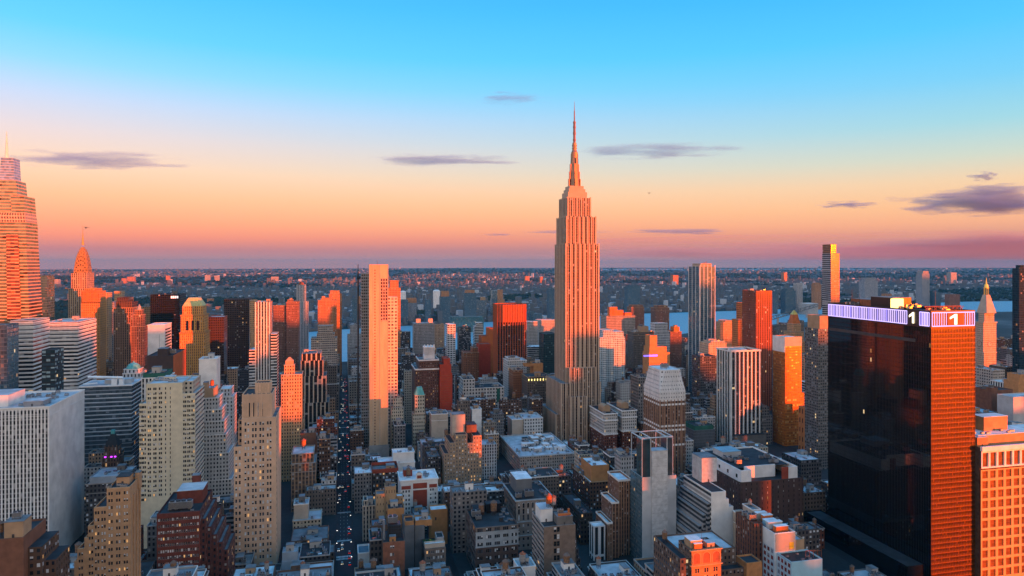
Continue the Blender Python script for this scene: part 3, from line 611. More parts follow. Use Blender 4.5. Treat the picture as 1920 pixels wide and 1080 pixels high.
b = B('grey_box_block', 'low grey box with a pale flat roof at the foot of the tan tower', 532, 12, [(528, 560, 1052), (529, 558, 1035, .5, 1)], 'bluegrey', 3.2, 3.8, 'roof_silver', 1080, 'the pale roofed box', clutter=2)
B('ledge_block', 'low dark block with stone ledge left of the tan tower foot', 549, 20, [(432, 470, 1058)], 'f_dgrey', 3, 4, 'roof_grey', 1080, 'the low ledge block', clutter=4)
B('ledge_block', 'low pale walled block with dark roof below the tan tower', 530, 12, [(472, 526, 1072)], 'f_grey', 3, 4, 'roof_dark', 1080, 'the low pale walled block', clutter=4)
# One tall glass tower at the left edge
def crystal():
    y, dy = 1000, 40; e = thing('tapered_glass_tower', 'very tall tapering glass skyscraper with golden bands and a spire at the left edge', 'skyscraper', (pt(5, y), y+30, 0))
    def sec(pL, pR, py, yy, d): return rect(pt(pL, yy), pt(pR, yy), yy, yy+d), zz(py, pt(20, yy), yy)
    def seg(name, lo, hi, mat, fl=4.4, bay=4.5, roof='roof_grey', dn=True):
        (pa, za), (pb, zb) = lo, hi; m = MB(); m.taper(pa, za, pb, zb, bay, fl); m.build(name, mat, e)
        r = MB(); r.cap(pb, zb-.01); r.build('roof', roof, e); return pb, zb
    base = sec(-95, 56, 615, y, dy); seg('wall', ([(p[0], p[1]) for p in sec(-110, 60, 720, y-3, dy+6)[0]], 0), base, 'f_bands', 4.4)
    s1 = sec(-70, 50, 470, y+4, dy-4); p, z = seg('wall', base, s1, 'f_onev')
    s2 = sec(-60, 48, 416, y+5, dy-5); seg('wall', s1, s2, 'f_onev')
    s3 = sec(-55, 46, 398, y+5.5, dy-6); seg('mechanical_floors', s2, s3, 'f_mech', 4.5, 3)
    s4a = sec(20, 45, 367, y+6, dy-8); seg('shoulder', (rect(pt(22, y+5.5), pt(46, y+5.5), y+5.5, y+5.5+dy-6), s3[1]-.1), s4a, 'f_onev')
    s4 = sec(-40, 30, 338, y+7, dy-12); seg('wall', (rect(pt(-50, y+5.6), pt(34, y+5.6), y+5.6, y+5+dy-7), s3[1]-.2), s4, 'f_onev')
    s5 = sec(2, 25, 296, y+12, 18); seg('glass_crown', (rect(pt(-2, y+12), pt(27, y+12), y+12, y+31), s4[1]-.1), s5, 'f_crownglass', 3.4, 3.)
    q = MB(); q.taper([(pt(14, y), y-.35), (pt(40, y), y-.35), (pt(40, y), y-.3), (pt(14, y), y-.3)], base[1]+2, [(pt(12, y+4), y+3.65), (pt(34, y+4), y+3.65), (pt(34, y+4), y+3.7), (pt(12, y+4), y+3.7)], zz(440, pt(20, y), y), 4.5, 4.4); q.build('painted_reflection', 'f_onevreflection', e)  # reflection of a neighbouring building, painted as a dark panel on the front
    x, yy = pt(12.5, y+22), y+22
    m = MB(); m.cyl(x, yy, 2.6, .35, s5[1]-.1, zz(247, x, yy), 8); m.build('spire', 'white_paint', e)
    m = MB(); m.box(x-5, x+8, yy-7, yy-3, s4[1], s4[1]+5); m.build('terrace_box', 'tanwall', e)
    HERO.append((pt(-110, y), pt(80, y), y-3, y+60, 380, -90, 80, 600, 'the tapered glass skyscraper', 'onev'))
facade('f_onevreflection', (.74, .42, .24), glass=(.16, .05, .02), w=1., h=.74, blind=.25, lit=.0, bcol=(.30, .15, .06), grough=.3, vary=.6)  # mirrored building put into the panel colours
facade('f_mech', (.75, .5, .36), glass=(.10, .07, .05), w=.7, h=.7, blind=0, lit=0); facade('f_crownglass', (.50, .58, .70), glass=(.16, .32, .58), w=1., h=.8, blind=.1, bcol=(.2, .3, .5), lit=0, grough=.3, spec=.2)
crystal()
b = B('banded_office_tower', 'white banded office tower with dark ribbon windows at the left edge', 800, 40, [(19, 62, 601)], 'f_bands', 4, 4.1, 'roof_grey', 728, 'the left edge banded tower'); bands(b.e, rect(*b.top[:4]), b.top[4]-105, b.top[4]-3, 25, 1.5, .35, 'white_stone')
B('teal_glass_tower', 'narrow teal glass tower cut by the left edge of the picture', 740, 24, [(-70, 13, 610)], 'f_glassblue', 2.5, 4, 'roof_grey', 730, 'the teal glass tower')
b = B('banded_office_tower', 'wide white banded office block catching an orange patch of sun near the top', 880, 60, [(80, 146, 604)], 'f_bands', 4, 4.1, 'roof_silver', 740, 'the wide banded office', clutter=4); bands(b.e, rect(*b.top[:4]), b.top[4]-110, b.top[4]-3, 26, 1.5, .35, 'white_stone')
B('dark_glass_tower', 'narrow dark glass building with scattered bright windows between the two banded towers', 760, 22, [(78, 103, 656)], 'f_darkoffice', 4, 4, 'roof_tar', 740, 'the dark glass block'); facade('f_darkoffice', (.02, .024, .03), glass=(.03, .05, .06), w=.85, h=.6, blind=.35, bcol=(.3, .4, .42), lit=.02)
B('bluegreen_tower', 'pale blue glass tower half hidden beside the tapered skyscraper', 1250, 30, [(70, 88, 520), (72, 87, 517)], 'f_glassgreen', 3, 4, 'roof_grey', 590, 'the pale blue glass tower')
def artdeco():
    y = 1330; b = B('spired_art_deco_tower', 'sunlit art deco skyscraper with a tiered arched steel crown and needle spire', y, 44, [(125, 166, 600), (128, 166, 541, .5, .5), (133.5, 162, 512, 3, 3)], 'f_chrys', 3.2, 3.8, 'roof_grey', 600, 'the arched crown spire tower', cat='skyscraper'); e = b.e
    x0, x1, y0, y1, z1 = b.top; cx, cy = (x0+x1)/2, (y0+y1)/2; W = x1-x0; zt = zz(450, cx, y)
    for k in range(7):       # crossed arches shrinking upward
        wk = W*(1., .95, .87, .76, .62, .46, .28)[k]*.97; zk = z1-6+(zt-z1-6)*(k/7.)**.93; hk = wk*.62*(1+.13*k); prof = []
        for i in range(13):
            a = math.pi*i/12; prof.append((-wk/2*math.cos(a), hk*math.sin(a)**.85))
        prof = [(-wk/2, -14 if k == 0 else -wk*.5)]+prof+[(wk/2, -14 if k == 0 else -wk*.5)]
        m = MB(); d = wk/2*.98
        for ax in (0, 1):
            P = lambda u, v, w_: (cx+u, cy+w_, zk+v) if ax == 0 else (cx-w_, cy+u, zk+v)
            m.face([P(u, v, -d) for u, v in prof][::-1]); m.face([P(u, v, d) for u, v in prof])
            for (u0, v0), (u1, v1) in zip(prof, prof[1:]): m.face([P(u0, v0, -d), P(u0, v0, d), P(u1, v1, d), P(u1, v1, -d)][::-1])
        o = m.build('crown_arch', 'steel_warm', e)
        t = MB(); n_ = 7 if k < 4 else 5
        for ax in (0, 1, 2):
            for i in range(n_):
                a = math.pi*(i+.5)/n_; r = wk*.40; s_ = wk*.055
                u, v = -r*math.cos(a), hk*.80*math.sin(a)
                Q = (lambda U, V: (cx+U, cy-d-.15, zk+V)) if ax == 0 else (lambda U, V: (cx+d+.15, cy+U, zk+V)) if ax == 1 else (lambda U, V: (cx-d-.15, cy-U, zk+V))
                t.face([Q(u-s_, v-s_), Q(u+s_, v-s_), Q(u-.0*s_, v+s_*1.5)])
        t.build('crown_windows', 'glass_dark', e)
    sp = MB(); sp.cyl(cx, cy, W*.10, .5, zt-8, zt+14, 8); sp.cyl(cx, cy, .45, .1, zt+14, zz(420, cx, y), 6); sp.build('spire', 'steel_warm', e)
    q = b.t[1]; 
    for xx in (q[0], q[1]):
        g = MB(); g.bar((xx, q[2]+2, q[4]-1), (xx+(-4 if xx == q[0] else 4), q[2]-2, q[4]+.6), .8); g.build('gargoyle', 'steel_warm', e)
facade('f_chrys', (.54, .36, .22), w=.45, h=.62, sp=(.22, .16, .12), lit=.0, blind=.1); simple('steel_warm', (.46, .25, .10), .42, .35, noise=.15, scale=.3)
artdeco()
b = B('orange_brick_tower', 'broad sunlit orange brick tower with a stepped top beside the spired art deco tower', 1200, 30, [(152, 187, 566), (153, 187, 546, .5, .5), (158, 182, 541, 3, 3)], 'f_chanin', 3, 3.7, 'roof_grey', 662, 'the broad orange brick tower'); ribs(b.e, 'w', b.t[1][2], b.t[1][0]+.5, b.t[1][1]-.5, b.t[0][4]-2, b.t[1][4]+1.5, 14, 1., .5, 'orangewall', 'buttress')
facade('f_chanin', (.52, .24, .07), w=.32, h=.45, lit=0, blind=.2)
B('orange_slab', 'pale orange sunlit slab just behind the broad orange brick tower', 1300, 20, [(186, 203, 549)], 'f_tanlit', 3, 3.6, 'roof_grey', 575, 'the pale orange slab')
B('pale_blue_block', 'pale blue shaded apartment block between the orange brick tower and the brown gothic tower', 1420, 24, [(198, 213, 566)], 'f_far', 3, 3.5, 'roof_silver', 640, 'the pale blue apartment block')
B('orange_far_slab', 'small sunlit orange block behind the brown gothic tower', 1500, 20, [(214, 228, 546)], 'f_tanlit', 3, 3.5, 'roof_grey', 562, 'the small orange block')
b = B('brown_gothic_tower', 'brown tower with a dark crenellated crown in shade', 1150, 36, [(213, 249, 577), (217, 247, 567, 1, 1, 'f_dkcrown'), (219, 240, 558, 3, 4, 'f_dkcrown')], 'f_brownmid', 2.8, 3.7, 'roof_dark', 680, 'the brown gothic tower'); ribs(b.e, 'w', b.t[1][2], b.t[1][0]+.5, b.t[1][1]-.5, b.t[0][4]-3, b.t[1][4]+2, 10, .9, .5, 'brownwall', 'buttress')
facade('f_brownmid', (.28, .16, .10), w=.45, h=.6, sp=(.12, .07, .05), lit=.01); facade('f_dkcrown', (.08, .05, .045), w=.4, h=.6, lit=0)
b = B('cupola_tower', 'narrow brown stone tower topped by a small open cupola', 1080, 18, [(246, 270, 612), (250, 267, 590, 1.5, 1.5), (253, 265, 581, 3, 3)], 'f_brownmid', 2.4, 3.7, 'roof_dark', 680, 'the cupola tower')
x0, x1, y0, y1, z1 = b.top; m = MB(); m.cyl((x0+x1)/2, (y0+y1)/2, 3.2, 2.2, z1-1, z1+4, 10); m.cyl((x0+x1)/2, (y0+y1)/2, 2.2, .2, z1+4, z1+8, 10); m.build('cupola', 'greywall', b.e)
B('sunlit_slab', 'bright orange sunlit slab squeezed behind the cupola tower', 1355, 22, [(264, 283, 575)], 'f_tanlit', 3, 3.6, 'roof_grey', 660, 'the squeezed orange slab', clutter=2)
b = B('black_slab_tower', 'black glass slab tower with a small white rooftop sign', 1300, 50, [(282, 337, 552)], 'f_black', 3, 3.8, 'roof_tar', 605, 'the black slab with a sign', clutter=5)
x0, x1, y0, y1, z1 = b.top; s = MB(); zq = zz(557, x1, y0)
for i in range(4): s.box(x1-14+i*3.1, x1-11.6+i*3.1, y0-.35, y0-.05, zq-2, zq+2, bottom=True)
s.build('sign', 'lamp_white_dim', b.e); simple('lamp_white_dim', (.9, .9, .9), .5, emit=(1, .95, .95), es=.35, noise=0)
mast(b.e, 'antenna', x0+30, y0+20, z1, z1+14, .5, .2)
b = B('white_blank_slab', 'white slab with a blank front and a windowed sunlit side', 940, 34, [(277, 309, 609)], 'white_stone', 3, 3.7, 'roof_white', 662, 'the white blank slab'); x0, x1, y0, y1, z1 = b.top
m = MB(); m.walls([(x1+.03, y0+2), (x1+.03, y1-2)], z1-80, z1-5, 3, 3.7); m.f = m.f[:1]; m.v = m.v[:4]; m.uv = m.uv[:4]; m.mi = m.mi[:1]; m.build('window_side', 'f_bands', b.e)
blk(b.e, 'seam', x0+13, x0+13.4, y0-.08, y0, z1-70, z1-12, 'greywall')
b = B('gold_roof_tower', 'ornate sunlit golden stone tower with a pale gold pyramid roof', 1050, 34, [(337, 385, 623), (339, 383, 590, .8, .8), (342, 380, 574, 3, 3)], 'f_lincoln', 2.6, 3.8, 'roof_grey', 672, 'the gold pyramid roof tower')
facade('f_lincoln', (.62, .30, .08), w=.36, h=.52, sp=(.42, .22, .07), lit=0, blind=.15)
x0, x1, y0, y1, z1 = b.top; pyramid(b.e, 'gold_roof', x0, x1, y0, y1, z1, zz(559, x0, y0), 'goldtile', .52)
for t in b.t[:2]: bands(b.e, rect(*t[:4]), t[4]-2, t[4]-2, 1, 2., .7, 'orangewall', 'cornice')
q = b.t[1]; m = MB()
for i in range(3):
    X = q[0]+(q[1]-q[0])*(.28+.22*i); a = q[4]-22; pr = [(X-1.7, a)]+[(X-1.7*math.cos(math.pi*k/8), a+12+1.9*math.sin(math.pi*k/8)) for k in range(9)]+[(X+1.7, a)]
    m.face([(u, q[2]-.06, v) for u, v in pr][::-1])
m.build('arched_windows', 'glass_dark', b.e)
B('dark_brown_slab', 'dark brown banded slab right of the gold roofed tower', 1120, 30, [(391, 420, 594)], 'f_dkbrown', 3, 3.7, 'roof_silver', 695, 'the dark banded slab')
B('maroon_tower', 'large dark maroon office tower with a few lit windows', 1340, 44, [(420, 467, 561)], 'f_dkbrown', 3, 3.7, 'roof_tar', 690, 'the dark maroon tower')
B('orange_edge_slab', 'pinkish orange sunlit slab peeking out beside the striped tower', 1300, 24, [(468, 480, 563)], 'f_tanlit', 3, 3.6, 'roof_grey', 600, 'the peeking orange slab')
b = B('striped_pier_tower', 'white pier striped tower glowing orange above a shaded striped base', 915, 30, [(478.5, 506, 566)], 'f_stripe', 3.4, 3.7, 'roof_white', 720, 'the striped pier tower', clutter=2); x0, x1, y0, y1, z1 = b.top; ribs(b.e, 'w', y0, x0+.6, x1-.6, 0, z1-.6, 6, 1.3, .8, 'white_stone')
facade('f_stripe', (.62, .52, .44), glass=(.03, .03, .035), w=.6, h=.7, sp=(.10, .08, .07), lit=.01, blind=.1)
B('white_band_wing', 'lower white banded wing left of the striped tower', 911, 30, [(467, 478, 656)], 'f_bands', 3, 3.7, 'roof_white', 715, 'the white banded wing')
B('white_band_wing', 'lower white banded wing right of the striped tower', 911, 26, [(507.5, 519, 626)], 'f_bands', 3, 3.7, 'roof_white', 720, 'the right white banded wing')
B('twin_brick_tower', 'brick apartment tower, lower left half of the shaded pair', 1350, 30, [(512, 536, 573)], 'f_brickapt', 2.6, 3.2, 'roof_dark', 690, 'the left brick apartment tower', clutter=2)
B('twin_brick_tower', 'brick apartment tower, taller right half of the shaded pair', 1345, 34, [(536.5, 560, 566), (539, 549, 562, 3, 10)], 'f_brickapt', 2.6, 3.2, 'roof_dark', 690, 'the right brick apartment tower', clutter=2)
facade('f_brickapt', (.24, .12, .09), w=.42, h=.48, lit=.01, blind=.15)
b = B('slender_white_tower', 'slender pale tower with a sunlit top and rounded cap near the river', 1500, 24, [(554.5, 578, 565), (555.5, 573, 534, .3, .3)], 'f_slender', 3, 3.4, 'roof_grey', 622, 'the slender pale river tower'); x0, x1, y0, y1, z1 = b.top
m = MB(); m.cyl((x0+x1)/2, (y0+y1)/2, 5.5, 4.5, z1-1, z1+4, 12); m.cyl((x0+x1)/2, (y0+y1)/2, 4.5, .4, z1+4, z1+7, 12); m.build('dome_cap', 'rust', b.e)
facade('f_slender', (.50, .50, .52), glass=(.08, .12, .16), w=.5, h=.8, sp=(.2, .25, .3), lit=0)
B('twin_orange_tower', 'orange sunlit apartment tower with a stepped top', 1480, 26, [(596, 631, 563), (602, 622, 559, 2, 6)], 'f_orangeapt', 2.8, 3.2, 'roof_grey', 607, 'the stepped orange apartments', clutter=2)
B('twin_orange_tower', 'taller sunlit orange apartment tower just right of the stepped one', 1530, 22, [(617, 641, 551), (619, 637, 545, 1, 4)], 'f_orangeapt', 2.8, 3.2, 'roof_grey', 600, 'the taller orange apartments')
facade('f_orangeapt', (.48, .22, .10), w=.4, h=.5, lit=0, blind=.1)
B('beige_ziggurat', 'beige stepped tower with dark window bands in shade near the dark avenue', 1200, 30, [(583, 632, 634), (594, 627, 626, .5, .5), (597, 624, 611, 1, 2)], 'f_beigeband', 3, 3.7, 'roof_grey', 685, 'the beige stepped tower')
facade('f_beigeband', (.44, .36, .30), glass=(.06, .06, .07), w=.8, h=.42, lit=.01)
b = B('dark_slab_orange_side', 'dark brown slab with one side wall coloured in sunset glow', 860, 64, [(275, 325, 667)], 'dkslab', 3, 4, 'roof_tar', 716, 'the slab with the orange side'); x0, x1, y0, y1, z1 = b.top; blk(b.e, 'side_wall', x1+.004, x1+.3, y0, y1, 0, z1-.05, 'sunlit_orange'); blk(b.e, 'penthouse', x0+10, x0+20, y0+6, y0+20, z1-1, z1+7, 'dkslab', 'roof_grey'); cooler(b.e, x1-5, y0+20, z1-.99, 1.5)
simple('dkslab', (.055, .035, .032), .7, noise=.2); simple('sunlit_orange', (.52, .12, .025), .8, noise=.12)  # side wall colour carries the evening sun on that face
b = B('skeleton_block', 'white building with an exposed ribbed lower storey and red ledge', 760, 24, [(372, 407, 733), (373, 406, 673, 1, 1, 'white_stone', 'blank_upper')], 'f_whitepier', 4.2, 5, 'roof_white', 745, 'the white ribbed building', clutter=2); bands(b.e, rect(*b.t[0][:4]), b.t[0][4]-.8, b.t[0][4]-.8, 1, 1., .6, 'rust', 'cornice')
B('blue_white_stepped', 'white stepped building with a few orange lit edges beside the white wedding cake tower', 800, 26, [(411, 437, 744), (413, 432, 729, 1, 2)], 'f_whiteblue', 4, 4, 'roof_white', 790, 'the small white stepped building'); facade('f_whiteblue', (.60, .62, .64), w=.35, h=.6, lit=0)
b = B('copper_dome_block', 'pale stone building under a turquoise copper dome', 840, 17, [(230, 264, 700), (232, 262, 692, 1.5, 1.5)], 'f_whiteblue', 4, 5, 'roof_silver', 715, 'the turquoise dome'); x0, x1, y0, y1, z1 = b.top; m = MB(); cx, cy = (x0+x1)/2, (y0+y1)/2
pr = [(7.4, 0), (6.9, 2.5), (5.6, 4.8), (3.6, 6.4), (1.4, 7.2), (.8, 7.4), (.8, 8.6), (.1, 9.2)]
for (ra, za), (rb_, zb) in zip(pr, pr[1:]): m.cyl(cx, cy, ra, rb_, z1-1+za, z1-1+zb, 16, 0, False)
m.build('dome', 'copper', b.e, smooth=False)
b = B('green_roof_block', 'white piered building with a dark green flat roof behind the cream tower', 720, 30, [(265, 313, 708), (268, 310, 700, 1, 1, 'green', 'penthouse')], 'f_whitepier', 3, 5, 'roof_dark', 725, 'the dark green roof block', clutter=2)
# ================================================================ centre
b = B('slender_concrete_tower', 'slender sunlit beige tower with one dotted window strip beside the dark avenue', 870, 26, [(692.5, 728, 496)], 'f_concrete', 3, 3.7, 'roof_grey', 860, 'the slender beige tower', par=2); x0, x1, y0, y1, z1 = b.top; e = b.e
m = MB()
for i in range(int((z1-12)/3.7)): m.box(x0+6.3, x0+7.3, y0-.04, y0-.01, z1-8-i*3.7, z1-6.2-i*3.7)
for k in range(len(m.uv)): m.uv[k] = (.02, .02)
m.build('window_strip', 'glass_dark', e)
ribs(e, 'w', y0, x0+.3, x1-.3, 0, z1, 2, .6, .35, 'beige'); blk(e, 'pilaster', x0+12.4, x0+13., y0-.5, y0-.004, 0, z1-.02, 'beige'); blk(e, 'pilaster', x0+4.4, x0+4.9, y0-.3, y0-.004, 0, z1-.02, 'beige')
m = MB(); m.walls([(x0+13.4, y0-.012), (x1-.8, y0-.012)], z1-70, z1-17, 2.6, 4.); m.f = m.f[:1]; m.v = m.v[:4]; m.uv = m.uv[:4]; m.mi = m.mi[:1]; m.build('open_bays', 'f_openbay', e)
facade('f_openbay', (.55, .36, .26), glass=(.05, .04, .045), w=.66, h=.72, blind=.12, lit=.0)
mast(e, 'mast', x0+10, y0+8, z1-2, z1+6, .3, .1)
blk(e, 'base_ledge', x0-1, x1+1, y0-2, y0-.4, 0, 16, 'greywall')
b = B('scaffold_tower', 'grey concrete tower in open scaffolding left of the slender beige tower', 905, 24, [(677.5, 693, 513)], 'f_scaffold', 2.4, 3.9, 'roof_grey', 800, 'the scaffolded tower', par=.3); x0, x1, y0, y1, z1 = b.top
facade('f_scaffold', (.40, .35, .33), glass=(.06, .055, .055), w=.7, h=.55, blind=.18, lit=.0, bcol=(.25, .2, .19))
bands(b.e, rect(x0, x1, y0, y1), 12, z1-1, int(z1/7.8), .5, .7, 'conc', 'scaffold_deck')
m = MB(); X = x0-4; m.bar((X, y0+4, 0), (X, y0+4, z1+2), .7); m.bar((X, y0+4, z1-2), (X, y0+4, z1+12), .35); m.bar((X-1.5, y0+4, z1-5), (X+3, y0+4, z1-5), 1.4); m.build('hoist', 'metal_dark', b.e)
B('white_grid_tower', 'white gridded tower glowing pink behind the slender beige tower', 900, 20, [(726, 745.5, 557)], 'f_gridwhite', 4.2, 4.2, 'roof_white', 745, 'the white gridded tower')
B('orange_red_tower', 'orange red sunlit tower top behind the white gridded tower', 1400, 26, [(728, 751, 540), (731, 747, 526, 1, 4)], 'f_orangeapt', 3, 3.5, 'roof_red', 577, 'the orange red tower')
def bronze():
    y = 1200; b = B('bronze_chamfered_tower', 'bronze tower with chamfered corners and dark vertical window stripes, half lit', y, 50, [(934.5, 988.5, 604), (935, 988, 571, .2, .2, 'bronze_crown', 'crown')], 'f_bronze', 4.6, 3.8, 'roof_tar', 692, 'the bronze chamfered tower', cham=8, par=2); t = b.t[0]
    m = MB(); P = chamf(*t[:4], 8)
    for i in range(len(P)):
        (xa, ya), (xb, yb) = P[i], P[(i+1) % len(P)]; n_ = max(2, round(math.hypot(xb-xa, yb-ya)/4.6))
        for k in range(n_): X, Y = xa+(xb-xa)*k/n_, ya+(yb-ya)*k/n_; m.bar((X, Y, 0), (X, Y, b.t[1][4]), .55)
    m.build('facade_ribs', 'bronze_crown', b.e)
simple('bronze_crown', (.36, .085, .03), .6, noise=.15, scale=.2)
bronze()
b = B('brown_hotel', 'dark brown brick block with pale cornices and an ornate white rooftop pavilion', 950, 50, [(779, 822.5, 691), (786, 822, 674, .3, 12)], 'f_hotelbrown', 3, 3.7, 'roof_grey', 748, 'the brown block with the white pavilion'); e = b.e
facade('f_hotelbrown', (.12, .06, .045), w=.34, h=.42, lit=.05, blind=.4)
for t in b.t: bands(e, rect(*t[:4]), t[4]-1.8, t[4]-1.8, 1, 1.8, .9, 'white_stone', 'cornice')
t = b.top; a0, a1 = pt(795, 962), pt(815, 962); za = t[4]; m = MB(); m.box(a0, a1, 962, 976, za-.9, za+4)
for i in range(7):
    X = a0+.7+(a1-a0-1.4)*i/6; m.box(X-.5, X+.5, 962, 963, za+4, za+14); m.box(X-.5, X+.5, 975, 976, za+4, za+14)
m.box(a0+1, a1-1, 964, 974, za+4, za+14); m.box(a0-.3, a1+.3, 961.7, 976.3, za+14, za+16)
for i in range(4): X = a0+1+(a1-a0-2)*i/3; m.box(X-.8, X+.8, 962, 963.4, za+16, za+19)
m.build('rooftop_pavilion', 'white_paint', e)
b = B('red_party_wall_block', 'narrow block with a blank bright red brick wall', 945, 30, [(824.6, 848, 700), (823, 846, 683, .25, .5), (832, 844, 672, 3, 6)], 'redpart', 3, 3.6, 'roof_red', 765, 'the bright red wall'); t = b.t[0]; m = MB()
m2 = MB()
for i in range(24): m2.box(t[0]+.2, t[1]-.2, t[2]-.12, t[2]-.004, t[4]-3-i*3.4, t[4]-2.6-i*3.4)
m2.build('floor_lines', 'rust', b.e); simple('redpart', (.42, .055, .025), .85, noise=.14, scale=.2)
b = B('teal_cap_tower', 'slim cream tower with an arcaded front and turquoise pyramid cap', 880, 13, [(774, 797, 775), (778, 796, 741, 1, 1)], 'f_cream', 2.8, 4.6, 'roof_grey', 778, 'the turquoise capped slim tower'); t = b.top; pyramid(b.e, 'cap', t[0]-.2, t[1]+.2, t[2]-.2, t[3]+.2, t[4], zz(727, t[0], t[2]), 'copper', .5)
B('orange_red_slab', 'tall orange red blank slab with a narrow neck, left of the bronze tower', 1400, 30, [(903, 937, 630), (915, 927, 615, 2, 6)], 'redpart2', 3, 3.5, 'roof_red', 700, 'the orange red slab'); simple('redpart2', (.46, .12, .03), .85, noise=.15, scale=.1)
B('red_slab', 'deep red windowless slab in front of the orange red one', 1320, 26, [(898, 920, 645)], 'redpart', 3, 3.5, 'roof_red', 708, 'the deep red slab')
B('rust_apartments', 'rust orange brick apartment block beside the deep red slab', 1280, 30, [(870, 898, 661), (886, 896, 652, 2, 6)], 'f_orangebrick', 3, 3.4, 'roof_red', 705, 'the rust apartments', clutter=2); facade('f_orangebrick', (.28, .11, .05), w=.4, h=.45, lit=.01)
b = B('grey_twin_apartments', 'grey twin apartment block with two rooftop boxes by the river', 1480, 30, [(776, 815, 606)], 'f_far2', 2.6, 3.2, 'roof_silver', 665, 'the grey twin block'); t = b.top
for p in (781, 804): X = pt(p, 1480); blk(b.e, 'penthouse', X, X+9, 1486, 1496, t[4]-1, t[4]+9, 'beige', 'roof_grey')
facade('f_far2', (.36, .34, .33), w=.5, h=.55, lit=.0, glass=(.06, .065, .07))
b = B('white_finned_tower', 'white slim tower with curved dark balcony slots', 1400, 26, [(838.5, 854, 608)], 'f_finned', 6, 4.4, 'roof_white', 678, 'the white balcony tower'); facade('f_finned', (.66, .65, .64), glass=(.02, .025, .03), w=.7, h=.5, lit=0, blind=.1)
B('dark_speckled_tower', 'dark apartment tower speckled with pale balconies', 1460, 26, [(861, 883, 614)], 'f_speck', 2.6, 3.3, 'roof_dark', 668, 'the dark speckled tower', clutter=2); facade('f_speck', (.05, .055, .06), w=.55, h=.55, blind=.45, bcol=(.5, .5, .52), lit=.01)
B('white_river_block', 'small white tower with an orange sunlit edge near the river', 1520, 22, [(890, 906, 612), (893, 905, 605, 1, 3)], 'f_bands', 3, 3.6, 'roof_white', 648, 'the small white river tower')
b = B('white_studio_block', 'long white building with dark windows and a green side panel', 1000, 40, [(868, 945, 727), (868, 890, 711, .2, 8), ], 'f_white', 4.4, 5, 'roof_dark', 748, 'the long white building', clutter=5); t = b.t[0]
blk(b.e, 'green_panel', t[1]-11, t[1]-6, t[2]-.25, t[2]-.01, t[4]-22, t[4]-2, 'green'); roof_clutter(b.e, t, 12, R)
B('white_window_tower', 'white stone block with regular windows in front of the bronze tower', 1080, 34, [(952, 988, 676), (953, 975, 671, 2, 8)], 'f_grey2', 3, 3.8, 'roof_silver', 745, 'the white windowed block', clutter=4); facade('f_grey2', (.52, .51, .50), w=.4, h=.5, lit=.01)
B('rust_loft_tower', 'rust brown loft block to the right of the white windowed block', 1020, 26, [(962, 981, 694)], 'f_orangebrick', 3, 3.6, 'roof_dark', 745, 'the rust loft', clutter=3)
b = B('lit_crown_loft', 'grey brown loft building with a row of lit arches at its top', 980, 34, [(989, 1032, 706)], 'f_tangrey', 3, 3.7, 'roof_dark', 745, 'the loft with lit arches', clutter=5); t = b.top; m = MB()
for i in range(8): X = t[0]+2+(t[1]-t[0]-4)*i/7; m.box(X-.7, X+.7, t[2]-.08, t[2]-.01, t[4]-6, t[4]-3)
m.build('lit_arches', 'lamp_yellow', b.e); facade('f_tangrey', (.14, .112, .093), w=.42, h=.5, lit=.015)
B('orange_box_block', 'blank orange brick box above the loft with lit arches', 1045, 22, [(1000, 1018, 681), (985, 1016, 686, 1, 6, None, 'wing', 1)], 'orangewall', 3, 3.6, 'roof_dark', 705, 'the orange brick box', clutter=1)
B('dark_green_tower', 'dark green glass tower left of the tall art deco skyscraper', 1250, 30, [(1019, 1043, 626)], 'f_dkgreen', 3.4, 4, 'roof_dark', 705, 'the dark green tower'); facade('f_dkgreen', (.03, .05, .055), glass=(.015, .05, .055), w=.7, h=.6, blind=.1, bcol=(.1, .2, .2), lit=.01)
B('white_low_block', 'white banded low block behind the white windowed block', 1300, 30, [(990, 1018, 650)], 'f_bands', 3, 3.6, 'roof_white', 672, 'the white banded low block', clutter=3)
B('pale_apartments', 'pale grey apartment block right of the bronze tower', 1440, 26, [(989, 1008, 603)], 'f_pale', 2.6, 3.2, 'roof_silver', 648, 'the pale apartments'); facade('f_pale', (.38, .37, .36), w=.42, h=.5, lit=0)
B('pale_apartments', 'wide pale grey apartment block beside the art deco skyscraper', 1520, 26, [(1010, 1042, 600)], 'f_pale', 2.6, 3.2, 'roof_silver', 625, 'the wide pale apartments')
# ---- centre foreground
def hotel():
    y = 730; e = thing('tan_hotel', 'tan brick hotel with stepped roofline, rows of windows and a pinkish rooftop box', 'building', (pt(868, y), y+20, 0)); cnt = [0]
    for a, b_, t in ((833, 843, 850), (843, 854, 830), (854, 876, 814), (876, 887, 830), (887, 903, 816)):
        xa, xb, z1 = pt(a, y), pt(b_, y), zz(t, pt(b_, y), y)
        gridface(e, 'w', y, xa, xb, 0, z1, [c for c in spans(xa, xb, max(1, round((xb-xa)/3.1)), 1.25)], rowsz(z1, 0, 3.7, 1.9, 1.8), 'hotelbrick', 'frame_pale', .3, .10, .40, cnt=cnt)
        tierbox(e, rect(xa, xb, y+.5, y+40-(b_*.001)), 0, z1+.02, 'f_tan', 'roof_dark', 2.8, 3.7)
    z = zz(812, pt(860, y), y); X = pt(848, y+12)
    bulkhead(e, X, X+14, y+12, y+26, z-5, 22, 'beige', 'roof_grey'); bulkhead(e, X+15, X+26, y+8, y+24, z-2, 8, 'brownwall', 'roof_dark')
    tank(e, X-6, y+16, z-8, 1.2)
    HERO.append((pt(833, y), pt(903, y), y, y+40, z+15, 826, 903, 916, 'the tan hotel', 'hotel'))
simple('hotelbrick', (.36, .25, .165), .85, noise=.15, scale=.2)
hotel()
